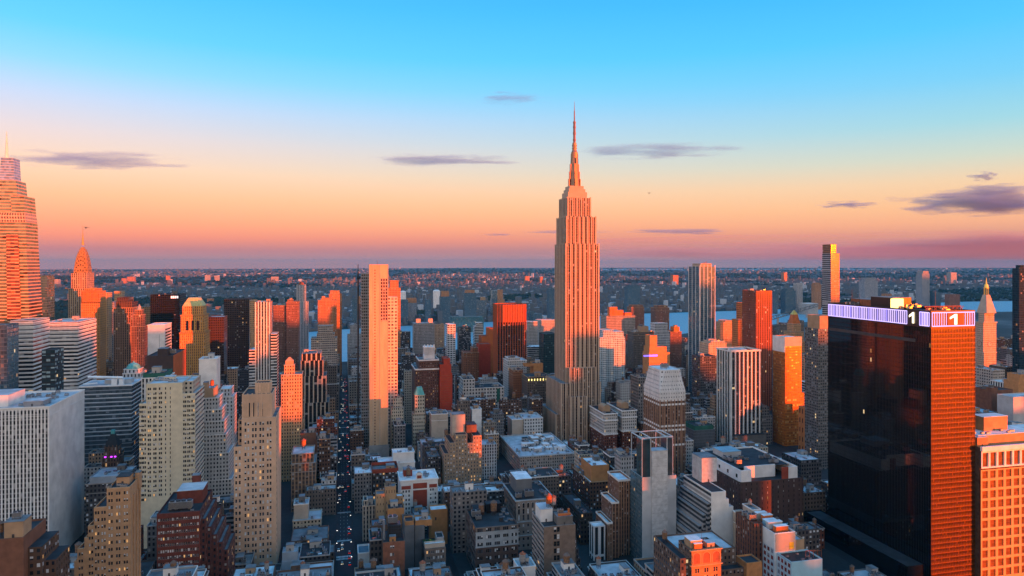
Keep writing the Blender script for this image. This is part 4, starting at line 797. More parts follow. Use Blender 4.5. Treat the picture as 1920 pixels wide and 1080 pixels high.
B('pale_blue_loft', 'narrow pale blue grey loft wedged to the right of the tan hotel', 757, 22, [(903.5, 931, 833)], 'f_paleblue', 2.6, 3.5, 'roof_silver', 900, 'the pale blue loft', clutter=4); facade('f_paleblue', (.50, .54, .56), w=.5, h=.66, sp=(.36, .4, .42), blind=.3, lit=.02)
B('beige_box_block', 'plain beige box building behind the tan hotel', 862, 24, [(809, 840, 776)], 'beige', 3, 4, 'roof_grey', 830, 'the plain beige box', clutter=3)
B('white_box_block', 'blank white rooftop block behind the tan hotel to the right', 850, 16, [(885, 903, 767)], 'white_stone', 3, 4, 'roof_white', 812, 'the blank white block', clutter=1)
def red_white():
    y = 640; x0, x1 = pt(751, y), pt(821, y); z1 = zz(897, x1, y); e = thing('red_panel_loft', 'stone framed loft with deep red brick panels and a small arched pediment', 'building', ((x0+x1)/2, y+15, 0)); cnt = [0]
    W = x1-x0; a, b_ = x0+W*.30, x0+W*.74
    gridface(e, 'w', y, x0, a, 0, z1-1, spans(x0+1.2, a-1.2, 3, 1.5), rowsz(z1-4.6, 0, 3.9, 2.1, .4), 'white_stone', 'frame_pale', .35, .06, .4, cnt=cnt)
    gridface(e, 'w', y, b_, x1, 0, z1-1, spans(b_+1.2, x1-1.2, 3, 1.5), rowsz(z1-4.6, 0, 3.9, 2.1, .4), 'white_stone', 'frame_pale', .35, .06, .4, cnt=cnt)
    blk(e, 'centre_bay', a+.004, b_-.004, y+.05, y+.49, 0, z1-1, 'white_stone')
    for za, zb in ((z1-8, z1-3), (z1-25, z1-9.4), (z1-60, z1-26.4)): blk(e, 'brick_panel', a+1.1, b_-1.1, y-.06, y+.04, za, zb, 'redwall')
    for xa, xb in ((x0+.8, a-.9), (b_+.9, x1-.8)): blk(e, 'brick_panel', xa, xb, y-.06, y-.004, z1-8, z1-4.8, 'redwall')
    tierbox(e, rect(x0, x1, y+.5, y+30), 0, z1+.6, 'white_stone', 'roof_white', 3, 4)
    bands(e, rect(x0, x1, y+.5, y+30), z1-.6, z1-.6, 1, .9, .8, 'white_paint', 'cornice')
    p = MB(); cx = (x0+x1)/2; p.box(cx-3, cx+3, y+.2, y+1.4, z1+.3, z1+5, bottom=True); p.box(cx-2, cx+2, y-.0, y+.19, z1+1.2, z1+4, 1, True); q = [(cx-3+3*(1-math.cos(math.pi*k/8)), z1+5+1.6*math.sin(math.pi*k/8)) for k in range(9)]
    p.face([(u, y+.2, v) for u, v in q][::-1]); p.build('pediment', ['white_stone', 'redwall'], e)
    bulkhead(e, x0+4, x0+12, y+14, y+24, z1-.4, 6, 'redwall', 'roof_grey'); tank(e, x0+8, y+10, z1-.4, 1.2)
    for i in range(6): ac(e, x1-R.uniform(3, 16), y+R.uniform(6, 26), z1-.38, 1)
    HERO.append((x0, x1, y, y+30, z1, 748, 825, 958, 'the red panelled loft', 'redwhite'))
red_white()
B('grey_corner_loft', 'grey stone corner loft with a bright roof right beside the dark avenue', 682, 24, [(664.5, 697, 887)], 'f_grey', 2.8, 3.7, 'roof_white', 1000, 'the grey corner loft', clutter=3)
B('maroon_band_loft', 'dark loft with a maroon parapet band behind the small tan towers', 690, 24, [(698.5, 746, 884)], 'f_dgrey2', 3.2, 3.8, 'roof_grey', 930, 'the maroon band loft', clutter=4, cornice=(.4, 1.2, 4., 'redwall')); facade('f_dgrey2', (.075, .063, .06), w=.5, h=.55, lit=.04, blind=.36, bcol=(.58, .6, .63))
B('white_shed_block', 'white low building with a sawtooth upper storey behind the red panelled loft', 722, 24, [(710, 778, 868), (737, 777, 848, 4, 4)], 'white_stone', 3.4, 4, 'roof_white', 890, 'the white low building', clutter=6)
b = B('small_tan_tower', 'small square tan tower in front of the maroon band loft', 608, 11, [(722, 742.5, 912)], 'f_tanslit', 2.6, 9, 'roof_grey', 945, 'the taller small tan tower', clutter=2); facade('f_tanslit', (.46, .29, .16), w=.2, h=.3, lit=0)
B('small_tan_tower', 'shorter tan stepped block left of the small square tan tower', 606, 11, [(705, 721.5, 926)], 'f_tanslit', 2.6, 6, 'roof_grey', 950, 'the shorter tan block')
B('small_blue_roof_block', 'little tan block with a pale blue roof right of the small square tan tower', 612, 9, [(743.5, 756, 930)], 'f_tanslit', 2.6, 6, 'roof_white', 950, 'the little blue roofed block')
B('beige_slim_loft', 'slim beige loft with open windows along the dark avenue', 612, 16, [(680, 704, 948), (682, 689, 938, .5, 4)], 'f_limepier', 3, 4, 'roof_dark', 1035, 'the slim beige loft', clutter=2)
b = B('ochre_box_block', 'ochre box building with a dark sunken roof in the centre foreground', 574, 14, [(727, 758, 953)], 'orangewall', 3, 4, 'roof_tar', 975, 'the ochre box', clutter=2)
b = B('ochre_box_block', 'ochre stair tower with a pale roof at the corner of the green roof terrace', 590, 12, [(807, 839, 955)], 'orangewall', 3, 4, 'roof_white', 978, 'the ochre stair tower'); t = b.top; blk(b.e, 'door', t[0]+4, t[0]+5.2, t[2]-.06, t[2]-.004, t[4]-9, t[4]-6.5, 'metal_dark')
b = B('twin_grey_slab', 'pair of tall blank grey slabs with orange penthouses split by a dark slot', 548, 26, [(759, 777, 985), (759.5, 776, 977, .3, 14, 'orangewall', 'penthouse')], 'bluegrey_dk', 3, 4, 'roof_tar', 1080, 'the left blank grey slab'); simple('bluegrey_dk', (.15, .16, .17), .8, noise=.25, scale=.1)
b = B('twin_grey_slab', 'right one of the pair of blank grey slabs, with a long orange penthouse', 549, 26, [(778.3, 796, 985), (778.6, 810, 975, .3, 14, 'orangewall', 'penthouse', 1)], 'bluegrey_dk', 3, 4, 'roof_silver', 1080, 'the right blank grey slab', clutter=3)
def redbrick():
    y = 515; x0, x1 = pt(718, y), pt(759, y); z1 = zz(1014, x1, y); e = thing('red_brown_brick_tower', 'red brown brick building with a few bright windows and heavy roof machinery at the bottom', 'building', ((x0+x1)/2, y+12, 0)); cnt = [0]
    gridface(e, 'w', y, x0, x1, 0, z1, [(x0+5.2, x0+6.5), (x0+6.9, x0+8.2)], rowsz(z1, 0, 5.4, 2.3, 2.6), 'redbrownbrick', 'frame_pale', .3, .1, .6, cnt=cnt)
    tierbox(e, rect(x0, x1, y+.5, y+26), 0, z1+.02, 'brownwall', 'roof_tar', 3, 4)
    bulkhead(e, x0+5, x0+9.5, y+2, y+6, z1-1, 4, 'orangewall', 'roof_grey')
    f = MB()
    for i in range(9): f.bar((x0+4+i*1.3, y+9, z1-1), (x0+4+i*1.3, y+9, z1+9), .12)
    for k in range(4): f.bar((x0+3.5, y+9, z1+1+k*2.6), (x1-1, y+9, z1+1+k*2.6), .12)
    f.box(x0+4.5, x1-2, y+10, y+20, z1-.9, z1+8); f.build('machinery_cage', 'metal_dark', e); cooler(e, x0+8, y+14, z1+8.01, 1.6); cooler(e, x0+8, y+19, z1+8.01, 1.3)
    c = MB(); c.cyl(x0+1.2, y+8, .9, .9, z1-1, z1+14, 10); c.build('flue', 'metal_grey', e)
    HERO.append((x0, x1, y, y+26, z1, 716, 760, 1080, 'the red brown brick building', 'redbrown'))
simple('redbrownbrick', (.24, .095, .055), .85, noise=.25, scale=.5)
redbrick()
def green_roof():
    y = 528; x0, x1 = pt(796, y), pt(836, y); z1 = zz(1026, x1, y); e = thing('green_terrace_loft', 'dark loft with bright windows and a planted roof terrace at the bottom centre', 'building', ((x0+x1)/2, y+16, 0)); cnt = [0]
    gridface(e, 'w', y, x0, x1, 0, z1, spans(x0+1, x1-1, 4, 1.25, .25), rowsz(z1, 0, 4.4, 2.2, 1.6), 'brownstone', 'frame_pale', .3, .08, .6, cnt=cnt)
    tierbox(e, rect(x0, x1, y+.5, y+20), 0, z1+.02, 'f_dgrey2', 'garden', 3, 4.4)
    tierbox(e, rect(x0+.3, x1-.4, y+2, y+7), z1-.98, z1+3, 'beige', 'roof_white', 3, 4, 'penthouse'); tierbox(e, rect(x1-6, x1-.4, y+8, y+19.4), z1-.98, z1+5, 'greywall', 'roof_tar', 3, 4, 'penthouse')
    for i in range(26):
        X, Y = x0+R.uniform(1, 8.5), y+R.uniform(8.5, 18.5); m = MB(); r = R.uniform(.5, 1.1); m.cyl(X, Y, r*.5, r, z1-.97, z1-.4+r*.3, 7); m.cyl(X, Y, r, r*.2, z1-.4+r*.3, z1+r, 7); m.build('planter_shrub', R.choice(('garden', 'garden', 'green', 'yellow')), e)
    HERO.append((x0, x1, y, y+20, z1, 793, 838, 1080, 'the green roof terrace', 'green'))
simple('brownstone', (.20, .15, .12), .85, noise=.2, scale=.3)
green_roof()
B('blue_roof_annex', 'low annex with a flat blue roof and pale parapet at the avenue corner', 548, 16, [(671.5, 693, 1036)], 'white_stone', 3, 4, 'roof_blue', 1080, 'the blue roofed annex'); simple('roof_blue', (.09, .16, .20), .8, noise=.3)
B('grey_side_loft', 'dark grey loft with scattered lit windows left of the red brown brick building', 530, 22, [(694, 716.5, 1012)], 'f_dgrey2', 3, 4.4, 'roof_tar', 1080, 'the dark side loft', clutter=5)
B('blue_tarp_block', 'dark block with a cluttered blue roof behind the red brown brick building', 562, 16, [(697, 726, 985)], 'brownwall', 3, 4, 'roof_blue', 1010, 'the cluttered blue roof', clutter=8)
def dark_loft():
    y = 520; x0, x1 = pt(892, y), pt(972, y); z1 = zz(983, x1, y); e = thing('dark_roofed_loft', 'brown loft with a pale two storey band, wide dark roof and wooden water tanks', 'building', ((x0+x1)/2, y+20, 0)); cnt = [0]; W = x1-x0
    cols = []
    for i in range(5): c = x0+W*(i+.5)/5; cols += [(c-2.1, c-.75), (c-.62, c+.62), (c+.75, c+2.1)]
    bands_ = [(z1-3.6, z1, 'brownstone'), (z1-15.0, z1-3.7, 'palestone2'), (0, z1-15.1, 'darkbrick')]
    R_ = rowsz(z1, 0, 5.4, 2.5, .8)
    for za, zb, mt in bands_:
        gridface(e, 'w', y if mt != 'palestone2' else y-.25, x0, x1, za, zb, cols, [r for r in R_ if r[0] > za+.1 and r[1] < zb-.05] or [(za+.5, zb-.6)], mt, 'frame', .3, .05, .3, cnt=cnt)
        if za > 0: blk(e, 'string_course', x0-.25, x1+.25, y-.5, y+.3, za-.3, za+.12, 'palestone2')
    tierbox(e, rect(x0, x1, y+.5, y+42), 0, z1+.02, 'f_darkloft', 'roof_dark', 5.2, 5.4, par=1.6)
    bulkhead(e, x0+4, x0+13, y+31, y+40, z1-1.5, 5, 'brownwall', 'roof_tar'); bulkhead(e, x0+15, x0+27, y+33, y+41, z1-1.5, 7, 'black', 'roof_tar')
    tank(e, x0+20, y+28, z1-1.5, 1.5); tank(e, x0+10, y+29, z1-1.5, 1.3); cooler(e, x0+5, y+26, z1-1.5, 1.6); cooler(e, x0+6, y+20, z1-1.5, 1.)
    d = MB(); d.cyl(x0+23, y+14, 1.7, 1.7, z1-1.6, z1+1.6, 12); d.build('drum', 'metal_dark', e)
    for i in range(14): ac(e, x1-R.uniform(2, 9), y+R.uniform(10, 40), z1-1.58, R.uniform(.5, 1))
    HERO.append((x0, x1, y, y+42, z1, 875, 973, 1080, 'the broad dark roofed loft', 'darkloft'))
simple('palestone2', (.36, .38, .39), .85, noise=.18, scale=.2); simple('darkbrick', (.10, .065, .055), .85, noise=.25, scale=.4); facade('f_darkloft', (.11, .08, .07), w=.75, h=.5, lit=.03, mull=3, blind=.3)
dark_loft()
def arcade():
    y = 562; x0, x1 = pt(968, y), pt(1038, y); z1 = zz(934, x1, y); e = thing('arcaded_loft', 'grey brown loft with tall arched windows on top and a big flat roofed box', 'building', ((x0+x1)/2, y+20, 0)); cnt = [0]; W = x1-x0; n_ = 8
    cols = spans(x0+.4, x1-.4, n_, 1.5); R_ = rowsz(z1-18.5, 0, 5.6, 2.3, 1.2)
    gridface(e, 'w', y, x0, x1, 0, z1, cols, [(z1-16.5, z1-12), (z1-11.2, z1-7), (z1-6.2, z1-2.6)]+R_, 'arcbrick', 'frame', .5, .03, .35, cnt=cnt)
    m = MB()
    for a, b_ in cols:
        c = (a+b_)/2
        pr = [(c-1.15*math.cos(math.pi*k/10), z1-2.7+1.15*math.sin(math.pi*k/10)) for k in range(11)]; qr = [(c-.75*math.cos(math.pi*k/10), z1-2.7+.75*math.sin(math.pi*k/10)) for k in range(11)]
        for k in range(10): m.face([(pr[k][0], y-.2, pr[k][1]), (qr[k][0], y-.2, qr[k][1]), (qr[k+1][0], y-.2, qr[k+1][1]), (pr[k+1][0], y-.2, pr[k+1][1])]); m.face([(pr[k][0], y-.2, pr[k][1]), (pr[k+1][0], y-.2, pr[k+1][1]), (pr[k+1][0], y, pr[k+1][1]), (pr[k][0], y, pr[k][1])])
        m.face([(u, y-.1, v) for u, v in qr][::-1], None, 1)
    m.build('arches', ['palestone2', 'glass_dark'], e)
    for zc in (z1-18, z1-29.5): blk(e, 'string_course', x0-.3, x1+.3, y-.6, y-.004, zc, zc+.7, 'palestone2')
    bands(e, rect(x0, x1, y+.5, y+46), z1-.5, z1-.5, 1, 1., .9, 'palestone2', 'cornice')
    tierbox(e, rect(x0, x1, y+.5, y+46), 0, z1+.6, 'f_tangrey', 'roof_dark', 3, 5)
    bulkhead(e, x0+5, x0+19, y+20, y+42, z1-.4, 12, 'bluegrey_dk', 'roof_white'); cooler(e, x0+13, y+8, z1-.4, 1.7); cooler(e, x0+4, y+8, z1-.4, 1.2)
    for i in range(10): ac(e, x1-R.uniform(2, 8), y+R.uniform(4, 42), z1-.38, 1)
    HERO.append((x0, x1, y, y+46, z1, 960, 1040, 1050, 'the arcaded loft', 'arcade'))
simple('arcbrick', (.24, .205, .18), .85, noise=.16, scale=.25)
arcade()
b = B('wide_cornice_block', 'wide pale block with a heavy cornice and a cluttered silver roof', 760, 96, [(975, 1077, 852)], 'f_cornice', 2.7, 3.6, 'roof_silver', 890, 'the wide cornice block', cornice=(1.2, 1.4, 1.4, 'palegrey')); facade('f_cornice', (.42, .35, .30), w=.44, h=.55, lit=.03, blind=.3); roof_clutter(b.e, b.top, 40, R, ('palegrey', 'white_paint', 'greywall'))
for i in range(26):
    t = b.top; X, Y = R.uniform(t[0]+4, t[1]-12), R.uniform(t[2]+10, t[3]-12); bulkhead(b.e, X, X+R.uniform(4, 9), Y, Y+R.uniform(4, 9), t[4]-.99, R.uniform(2.5, 5), R.choice(('white_stone', 'white_paint', 'palegrey', 'greywall')), R.choice(('roof_white', 'roof_white', 'roof_dark', 'white_paint')))
B('pale_windowed_block', 'pale block with small square windows behind the wide cornice block', 862, 34, [(983, 1018, 784)], 'f_white', 3.4, 4.2, 'roof_silver', 818, 'the pale windowed block', clutter=5)
B('pale_blank_block', 'blank beige block just left of the pale windowed block', 866, 26, [(960, 981, 786)], 'beige', 3.4, 4.2, 'roof_silver', 815, 'the blank beige block', clutter=3)
def tank_tower():
    y = 470; x0, x1 = pt(1020, y), pt(1079, y); z1 = zz(983, x1, y); e = thing('water_tank_brick_tower', 'brown brick tower with a dark central window strip and an orange lit water tank', 'building', ((x0+x1)/2, y+12, 0)); cnt = [0]; W = x1-x0
    gridface(e, 'w', y, x0, x1, 0, z1, [(x0+W*.31, x0+W*.40), (x0+W*.41, x0+W*.50)], rowsz(z1, 0, 5., 3.6, .8), 'tankbrick', 'frame', .5, .04, .1, cnt=cnt)
    tierbox(e, rect(x0, x1, y+.5, y+32), 0, z1+.02, 'f_northband', 'roof_dark', 4, 3.6)
    bulkhead(e, x0+1, x0+10, y+12, y+26, z1-1, 9, 'white_stone', 'roof_silver'); tank(e, x0+8, y+15, z1+8.3, 1.25, 1); tank(e, x0+12, y+17, z1+6.5, 1.25, 2)
    bulkhead(e, x0+11, x1-1, y+3, y+13, z1-1, 6, 'conc_dark', 'roof_grey'); d = MB(); d.box(x0+12, x1-2, y+4, y+6, z1+5.3, z1+6.6); d.cyl(x1-2.5, y+8, .8, .8, z1+5.3, z1+8.8, 10); d.build('duct', 'tarp_orange', e); cooler(e, x0+15, y+9, z1+5.3, .9)
    for i in range(4):
        tierbox(e, rect(x1+.01+i*2.2, x1+2.2*(i+1), y+4+i*2, y+30-.01*i), 0, z1-12-i*8, 'f_dgrey2', 'roof_white', 2.4, 4, 'setback', .6)
    HERO.append((x0, x1+9, y, y+32, z1, 1003, 1088, 1080, 'the orange tank brick tower', 'tank'))
simple('tankbrick', (.20, .14, .105), .85, noise=.22, scale=.3); facade('f_northband', (.30, .27, .25), glass=(.05, .06, .07), w=1, h=.4, lit=.01)
tank_tower()
b = B('small_tank_block', 'small block with an orange capped water tank at the bottom edge', 452, 14, [(972, 1004, 1062)], 'white_stone', 3, 4, 'roof_silver', 1080, 'the small orange tank block', clutter=3); t = b.top; tank(b.e, t[0]+4, t[2]+4, t[4]-1, 1.2, 2)
# ---- the tall art deco skyscraper
def esb():
    y = 883; e = thing('art_deco_skyscraper', 'tallest sunlit limestone skyscraper with setbacks, a steel mast and a needle antenna', 'skyscraper', (pt(1091, y), y+30, 0)); tr = []
    def tier(pL, pR, py, f, D, nm='setback', mat='f_esb'):
        yy = y+f; return (pt(pL, yy), pt(pR, yy), yy, yy+D, zz(py, pt((pL+pR)/2, yy), yy), nm, mat)
    D = 48
    T_ = [tier(1061, 1122.5, 458, 0, D, 'shaft'), tier(1062.5, 1117, 407, 1.5, D-4), tier(1065, 1107, 371, 4, D-10, 'upper_tier')]
    zb = 0
    for i, (x0, x1, y0, y1, z1, nm, mt) in enumerate(T_):
        tierbox(e, rect(x0, x1, y0, y1), zb, z1, mt, 'roof_grey', 3.14, 3.75, nm, .8)
        n_ = round((x1-x0)/6.28)+1
        ribs(e, 'w', y0, x0+.2, x1-.2, max(0, zb), z1+1.2, n_, 2.1, .6, 'esbstone'); ribs(e, 'n', x0, y0+.3, y1-.3, max(0, zb), z1+1.2, 8, 2., .6, 'esbstone')
        zb = z1-.79
    # lower wings
    W = [tier(1068, 1118, 690, -9, 10), tier(1052, 1126, 718, -12, D+20), tier(1070, 1100, 744, -20, 20), tier(1042, 1135, 775, -6, D+30)]
    for x0, x1, y0, y1, z1, nm, mt in W:
        y1 = min(y1, y-.05) if nm == 'setback' and y1 < y+5 else y1
        tierbox(e, rect(x0, x1, y0, y1 if y1 < y+2 else y1), 0, z1, mt, 'roof_grey', 3.14, 3.75, 'setback', .8)
        ribs(e, 'w', y0, x0+.6, x1-.6, 0, z1+.6, round((x1-x0)/6.28)+1, 2., .5, 'esbstone'); ribs(e, 'n', x0, y0+.6, y1-.6, 0, z1+.6, max(2, round((y1-y0)/6.28)+1), 2., .5, 'esbstone')
    x0, x1, y0, y1, z1, *_ = T_[2]; cx, cy = (x0+x1)/2-.4, (y0+y1)/2; S = lambda px: px/1.405/2
    m = MB(); z = z1-.79
    zr = lambda py: zz(py, cx, cy)
    for w_, za, zb_ in ((38, z, zr(362)), (33, zr(362), zr(356)), (28, zr(356), zr(350))): m.box(cx-S(w_), cx+S(w_), cy-S(w_), cy+S(w_), za, zb_); 
    m.build('mast_base', 'esbstone', e)
    m = MB(); m.taper(ngon(cx, cy, S(19), 16), zr(350), ngon(cx, cy, S(13.5), 16), zr(296), 1e3, 1e3); m.build('mast', 'mast_steel', e)
    for k in range(4):
        a = k*math.pi/2; ux, uy = math.cos(a), math.sin(a); g = MB()
        for r0, r1, za, zb_ in ((S(17), S(24), zr(350), zr(336)), (S(16), S(20.5), zr(350), zr(322)), (S(13), S(17.5), zr(350), zr(308))):
            px0, px1 = sorted((cx+ux*r0-abs(uy)*2.0, cx+ux*r1+abs(uy)*2.0)); py0, py1 = sorted((cy+uy*r0-abs(ux)*2.0, cy+uy*r1+abs(ux)*2.0)); g.box(px0, px1, py0, py1, za, zb_)
        g.build('mast_wing', 'mast_steel', e)
        g = MB(); X, Y = cx+ux*S(17.2), cy+uy*S(17.2); g.taper(rect(*sorted((X-.9*abs(uy)-.3*abs(ux), X+.9*abs(uy)+.3*abs(ux))), *sorted((Y-.9*abs(ux)-.3*abs(uy), Y+.9*abs(ux)+.3*abs(uy)))), zr(349), rect(cx+ux*S(13.6)-1*abs(uy)-.3*abs(ux), cx+ux*S(13.6)+1*abs(uy)+.3*abs(ux), cy+uy*S(13.6)-1*abs(ux)-.3*abs(uy), cy+uy*S(13.6)+1*abs(ux)+.3*abs(uy)), zr(297), 1e3, 1e3); g.build('mast_windows', 'glass_dark', e)
    m = MB()
    for ra, rb_, pa, pb in ((14.5, 14.5, 296, 289), (13, 13, 289, 286), (12, 9, 286, 282), (8.5, 8, 282, 268), (10, 10, 274, 272.5), (10, 10, 279, 277.5)): m.cyl(cx, cy, S(ra), S(rb_), zr(pa), zr(pb), 16)
    m.build('dome', 'mast_steel', e)
    m = MB()
    for ra, rb_, pa, pb in ((5.2, 4.8, 268, 228), (6.4, 6.4, 264, 261), (6.2, 6.2, 252, 248), (6, 6, 240, 237), (5.8, 5.8, 231, 228), (2.6, 2.2, 228, 208), (1.5, .5, 208, 190)): m.cyl(cx, cy, S(ra), S(rb_), zr(pa), zr(pb), 8)
    m.build('antenna', 'antenna_red', e)
    HERO.append((pt(1042, y), pt(1135, y), y-20, y+80, 380, 1041, 1140, 832, 'the tall art deco skyscraper', 'esb'))
simple('esbstone', (.50, .365, .265), .8, noise=.1, scale=.1); simple('antenna_red', (.20, .12, .12), .5, .5, noise=.2)
esb()
# ================================================================ right half
b = B('cyan_balcony_tower', 'pale cyan apartment tower with stacked balconies and an orange lit corner top', 1120, 40, [(1123, 1172, 632), (1131, 1169, 622, .3, 3), (1129, 1150, 619, 3, 12)], 'f_cyanbalc', 3.2, 3.2, 'roof_silver', 715, 'the cyan balcony tower')
t = b.t[0]; m = MB()
for k in range(34):
    for f in (.15, .42, .72): X = t[0]+(t[1]-t[0])*f; m.box(X, X+5.5, t[2]-1.3, t[2]-.01, t[4]-4-k*3.2, t[4]-3-k*3.2, bottom=True)
m.build('balconies', 'white_paint', b.e)
for nm, lab, a, b_, py, ref in (('twin_wing_hotel', 'left wing of the brown brick hotel with a white stone top and cornices', 1133, 1157, 775, 'the left hotel wing'), ('twin_wing_hotel', 'right wing of the brown brick hotel with a white stone top and red roof edge', 1167, 1193, 769, 'the right hotel wing')):
    b = B(nm, lab, 812, 50, [(a, b_, py)], 'f_brick', 2.7, 3.6, 'roof_dark', 848, ref); t = b.top; e = b.e
    up = MB(); up.walls(rect(t[0]-.3, t[1]+.3, t[2]-.3, t[3]+.3), t[4]-27, t[4]-.5, 2.7, 3.9); up.build('stone_top', 'f_white', e)
    for dz in (1.2, 9.5, 26.5): bands(e, rect(t[0]-.3, t[1]+.3, t[2]-.3, t[3]+.3), t[4]-dz, t[4]-dz, 1, 1.3, .8, 'white_paint', 'cornice')
    cx = (t[0]+t[1])/2; m = MB(); m.box(cx-5, cx+5, t[2]+14, t[2]+30, t[4]-.9, t[4]+4)
    pr = [(cx-5*math.cos(math.pi*k/10), t[4]+4+3.4*math.sin(math.pi*k/10)) for k in range(11)]; m.face([(u, t[2]+14, v) for u, v in pr][::-1]); m.face([(u, t[2]+30, v) for u, v in pr])
    for (u0, v0), (u1, v1) in zip(pr, pr[1:]): m.face([(u0, t[2]+14, v0), (u0, t[2]+30, v0), (u1, t[2]+30, v1), (u1, t[2]+14, v1)][::-1])
    m.build('barrel_vault', 'tanwall', e); ac(e, cx-6, t[2]+7, t[4]-.98, 1.2); ac(e, cx+5, t[2]+7, t[4]-.98, 1.2)
def nelson():
    y = 700; b = B('white_crowned_tower', 'brown piered tower with a white chamfered stone crown and white bands', y, 42, [(1237.5, 1285, 744)], 'f_brownpier', 3.1, 3.7, 'roof_white', 905, 'the white crowned tower'); e = b.e; x0, x1, y0, y1, z1 = b.top; P = lambda d, c: chamf(x0+d, x1-d, y0+d, y1-d, c)
    Z = lambda py: zz(py, (x0+x1)/2, y); m = MB(); m.taper(P(-.35, .8), z1-3, P(-.35, .8), Z(734), 3.1, 4.2); m.taper(P(-.35, .8), Z(734), P(1.6, 3), Z(712), 3.1, 4.2); m.taper(P(1.6, 3), Z(712), P(2.6, 4.5), Z(694), 3.1, 5); m.ring(P(2.6, 4.5), P(3.2, 4.6), Z(694)); m.build('crown', 'f_crownwhite', e)
    r = MB(); r.cap(P(3.2, 4.6), Z(695)); r.build('roof', 'roof_white', e); ribs(e, 'w', y0, x0+.6, x1-.6, 0, z1-3.01, 8, 1.0, .45, 'brownpier'); ribs(e, 'n', x0, y0+.6, y1-.6, 0, z1-3.01, 9, 1.0, .45, 'brownpier')
    for py, k in ((752, 2), (800, 2), (836, 1)):
        for j in range(k): mm = MB(); cornice_ring(mm, rect(x0, x1, y0, y1), Z(py+j*8), Z(py+j*8)+2., .25); mm.build('white_band', 'white_stone', e)
    cooler(e, x0+12, y0+16, Z(695), 1.5); cooler(e, x0+18, y0+22, Z(695), 1.2)
    z = Z(907)
    for a, b_, py, yy in ((1262, 1290, 907, 690), (1291, 1305, 951, 688)):
        X0, X1 = pt(a, yy), pt(b_, yy); Z1 = zz(py, X0, yy); w_ = tierbox(e, rect(X0, X1, yy, min(yy+30, y0-.1 if X1 > x0 else 900)), 0, Z1, 'f_brownpier', 'roof_white', 3.1, 3.7, 'lower_wing', 1.2, (.3, .5, 1.4, 'white_stone'))
facade('f_crownwhite', (.70, .66, .62), w=.26, h=.34, lit=0, blind=.1); simple('brownpier', (.33, .19, .115), .85, noise=.15, scale=.2)
nelson()
def blank_tower():
    y = 508; b = B('blank_grey_tower', 'tall grey tower with a blank concrete core, glassy side and open roof cage', y, 23, [(1204, 1268, 893)], 'palegrey', 3, 3.4, 'roof_grey', 1062, 'the blank grey tower', par=1.5); e = b.e; x0, x1, y0, y1, z1 = b.top
    m = MB(); m.walls([(x0-.03, y1), (x0-.03, y0)], 0, z1, 2.2, 3.1); m.f = m.f[:1]; m.v = m.v[:4]; m.uv = m.uv[:4]; m.mi = m.mi[:1]; m.build('glass_side', 'f_bluetile', e)
    c0, c1 = pt(1222.5, y-.6), pt(1252, y-.6); zc = zz(846, c0, y); blk(e, 'core', c0, c1, y0-.6, y0+9, 0, zc, 'corepanel', 'roof_silver')
    m = MB()
    for k in range(16): m.box(c0, c1, y0-.63, y0-.6, zc-6-k*6.2, zc-5.85-k*6.2)
    m.build('panel_joints', 'greywall', e)
    g0, g1, gy = x0+.5, x1-2.5, y1+6; zg = zz(823, x0, y); gl = MB()
    gl.box(g0, c0-.1, y0+1.5, y0+12, z1-1.4, zg-1.2); gl.box(c1+.1, g1, y0+1.5, y0+12, z1-1.4, zg-1.2); gl.build('glass_penthouse', 'glass_bluedark', e)
    f = MB()
    for X in (g0, c0-.3, c1+.3, g1):
        for Y in (y0+1.2, y1-1): f.bar((X, Y, z1-1), (X, Y, zg), .3)
    for Y in (y0+1.2, y1-1): f.bar((g0, Y, zg), (g1, Y, zg), .4)
    for X in (g0, c0-.3, c1+.3, g1): f.bar((X, y0+1.2, zg), (X, y1-1, zg), .4)
    f.build('roof_cage', 'palegrey', e)
facade('f_bluetile', (.07, .12, .15), glass=(.10, .18, .22), w=.8, h=.7, blind=.1, lit=.006, gmetal=.3); simple('corepanel', (.56, .55, .54), .85, noise=.2, scale=.35); simple('glass_bluedark', (.03, .06, .075), .12, noise=.3)
blank_tower()
b = B('orange_patch_block', 'brown brick block with an orange sunlit penthouse and pale flat roof', 640, 52, [(1106, 1152, 902), (1109, 1142, 872, 3, 18, 'orangewall')], 'f_brown', 3.2, 4, 'roof_white', 985, 'the orange patched block', clutter=2); t = b.t[0]
for i in range(6): blk(b.e, 'roof_shed', t[0]+1+i*4, t[0]+4+i*4, 678, 688, t[4]-.99, t[4]+R.uniform(2, 6), R.choice(('orangewall', 'rust', 'tanwall')), 'roof_grey')
b = B('white_column_block', 'tall narrow white framed block with dark glass slots in the street canyon', 528, 10, [(1113, 1135, 986)], 'f_whitecol', 4.6, 24, 'roof_white', 1080, 'the white framed slot block'); facade('f_whitecol', (.62, .61, .60), glass=(.02, .025, .03), w=.5, h=.92, lit=0, blind=0)
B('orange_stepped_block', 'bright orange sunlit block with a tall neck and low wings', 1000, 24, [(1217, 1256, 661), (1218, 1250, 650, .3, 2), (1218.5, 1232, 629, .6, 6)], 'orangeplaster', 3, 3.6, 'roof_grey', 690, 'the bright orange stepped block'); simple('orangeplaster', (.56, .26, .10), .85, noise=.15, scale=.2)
t = HERO[-1]; m = MB(); e = [o for o in bpy.data.objects if o.name.startswith('orange_stepped_block')][0]; m.box(t[0]-9, t[0]+14, t[2]-.5, t[2]-.1, zz(667, t[0], 1000)-1, zz(667, t[0], 1000)+1, bottom=True); m.build('blue_light_strip', 'lamp_blue', e)
B('zigzag_tower', 'white tower with a zigzag window pattern', 1250, 24, [(1225, 1256, 622), (1228, 1252, 606, 1, 2)], 'f_zig', 2.6, 5, 'roof_silver', 690, 'the zigzag white tower')
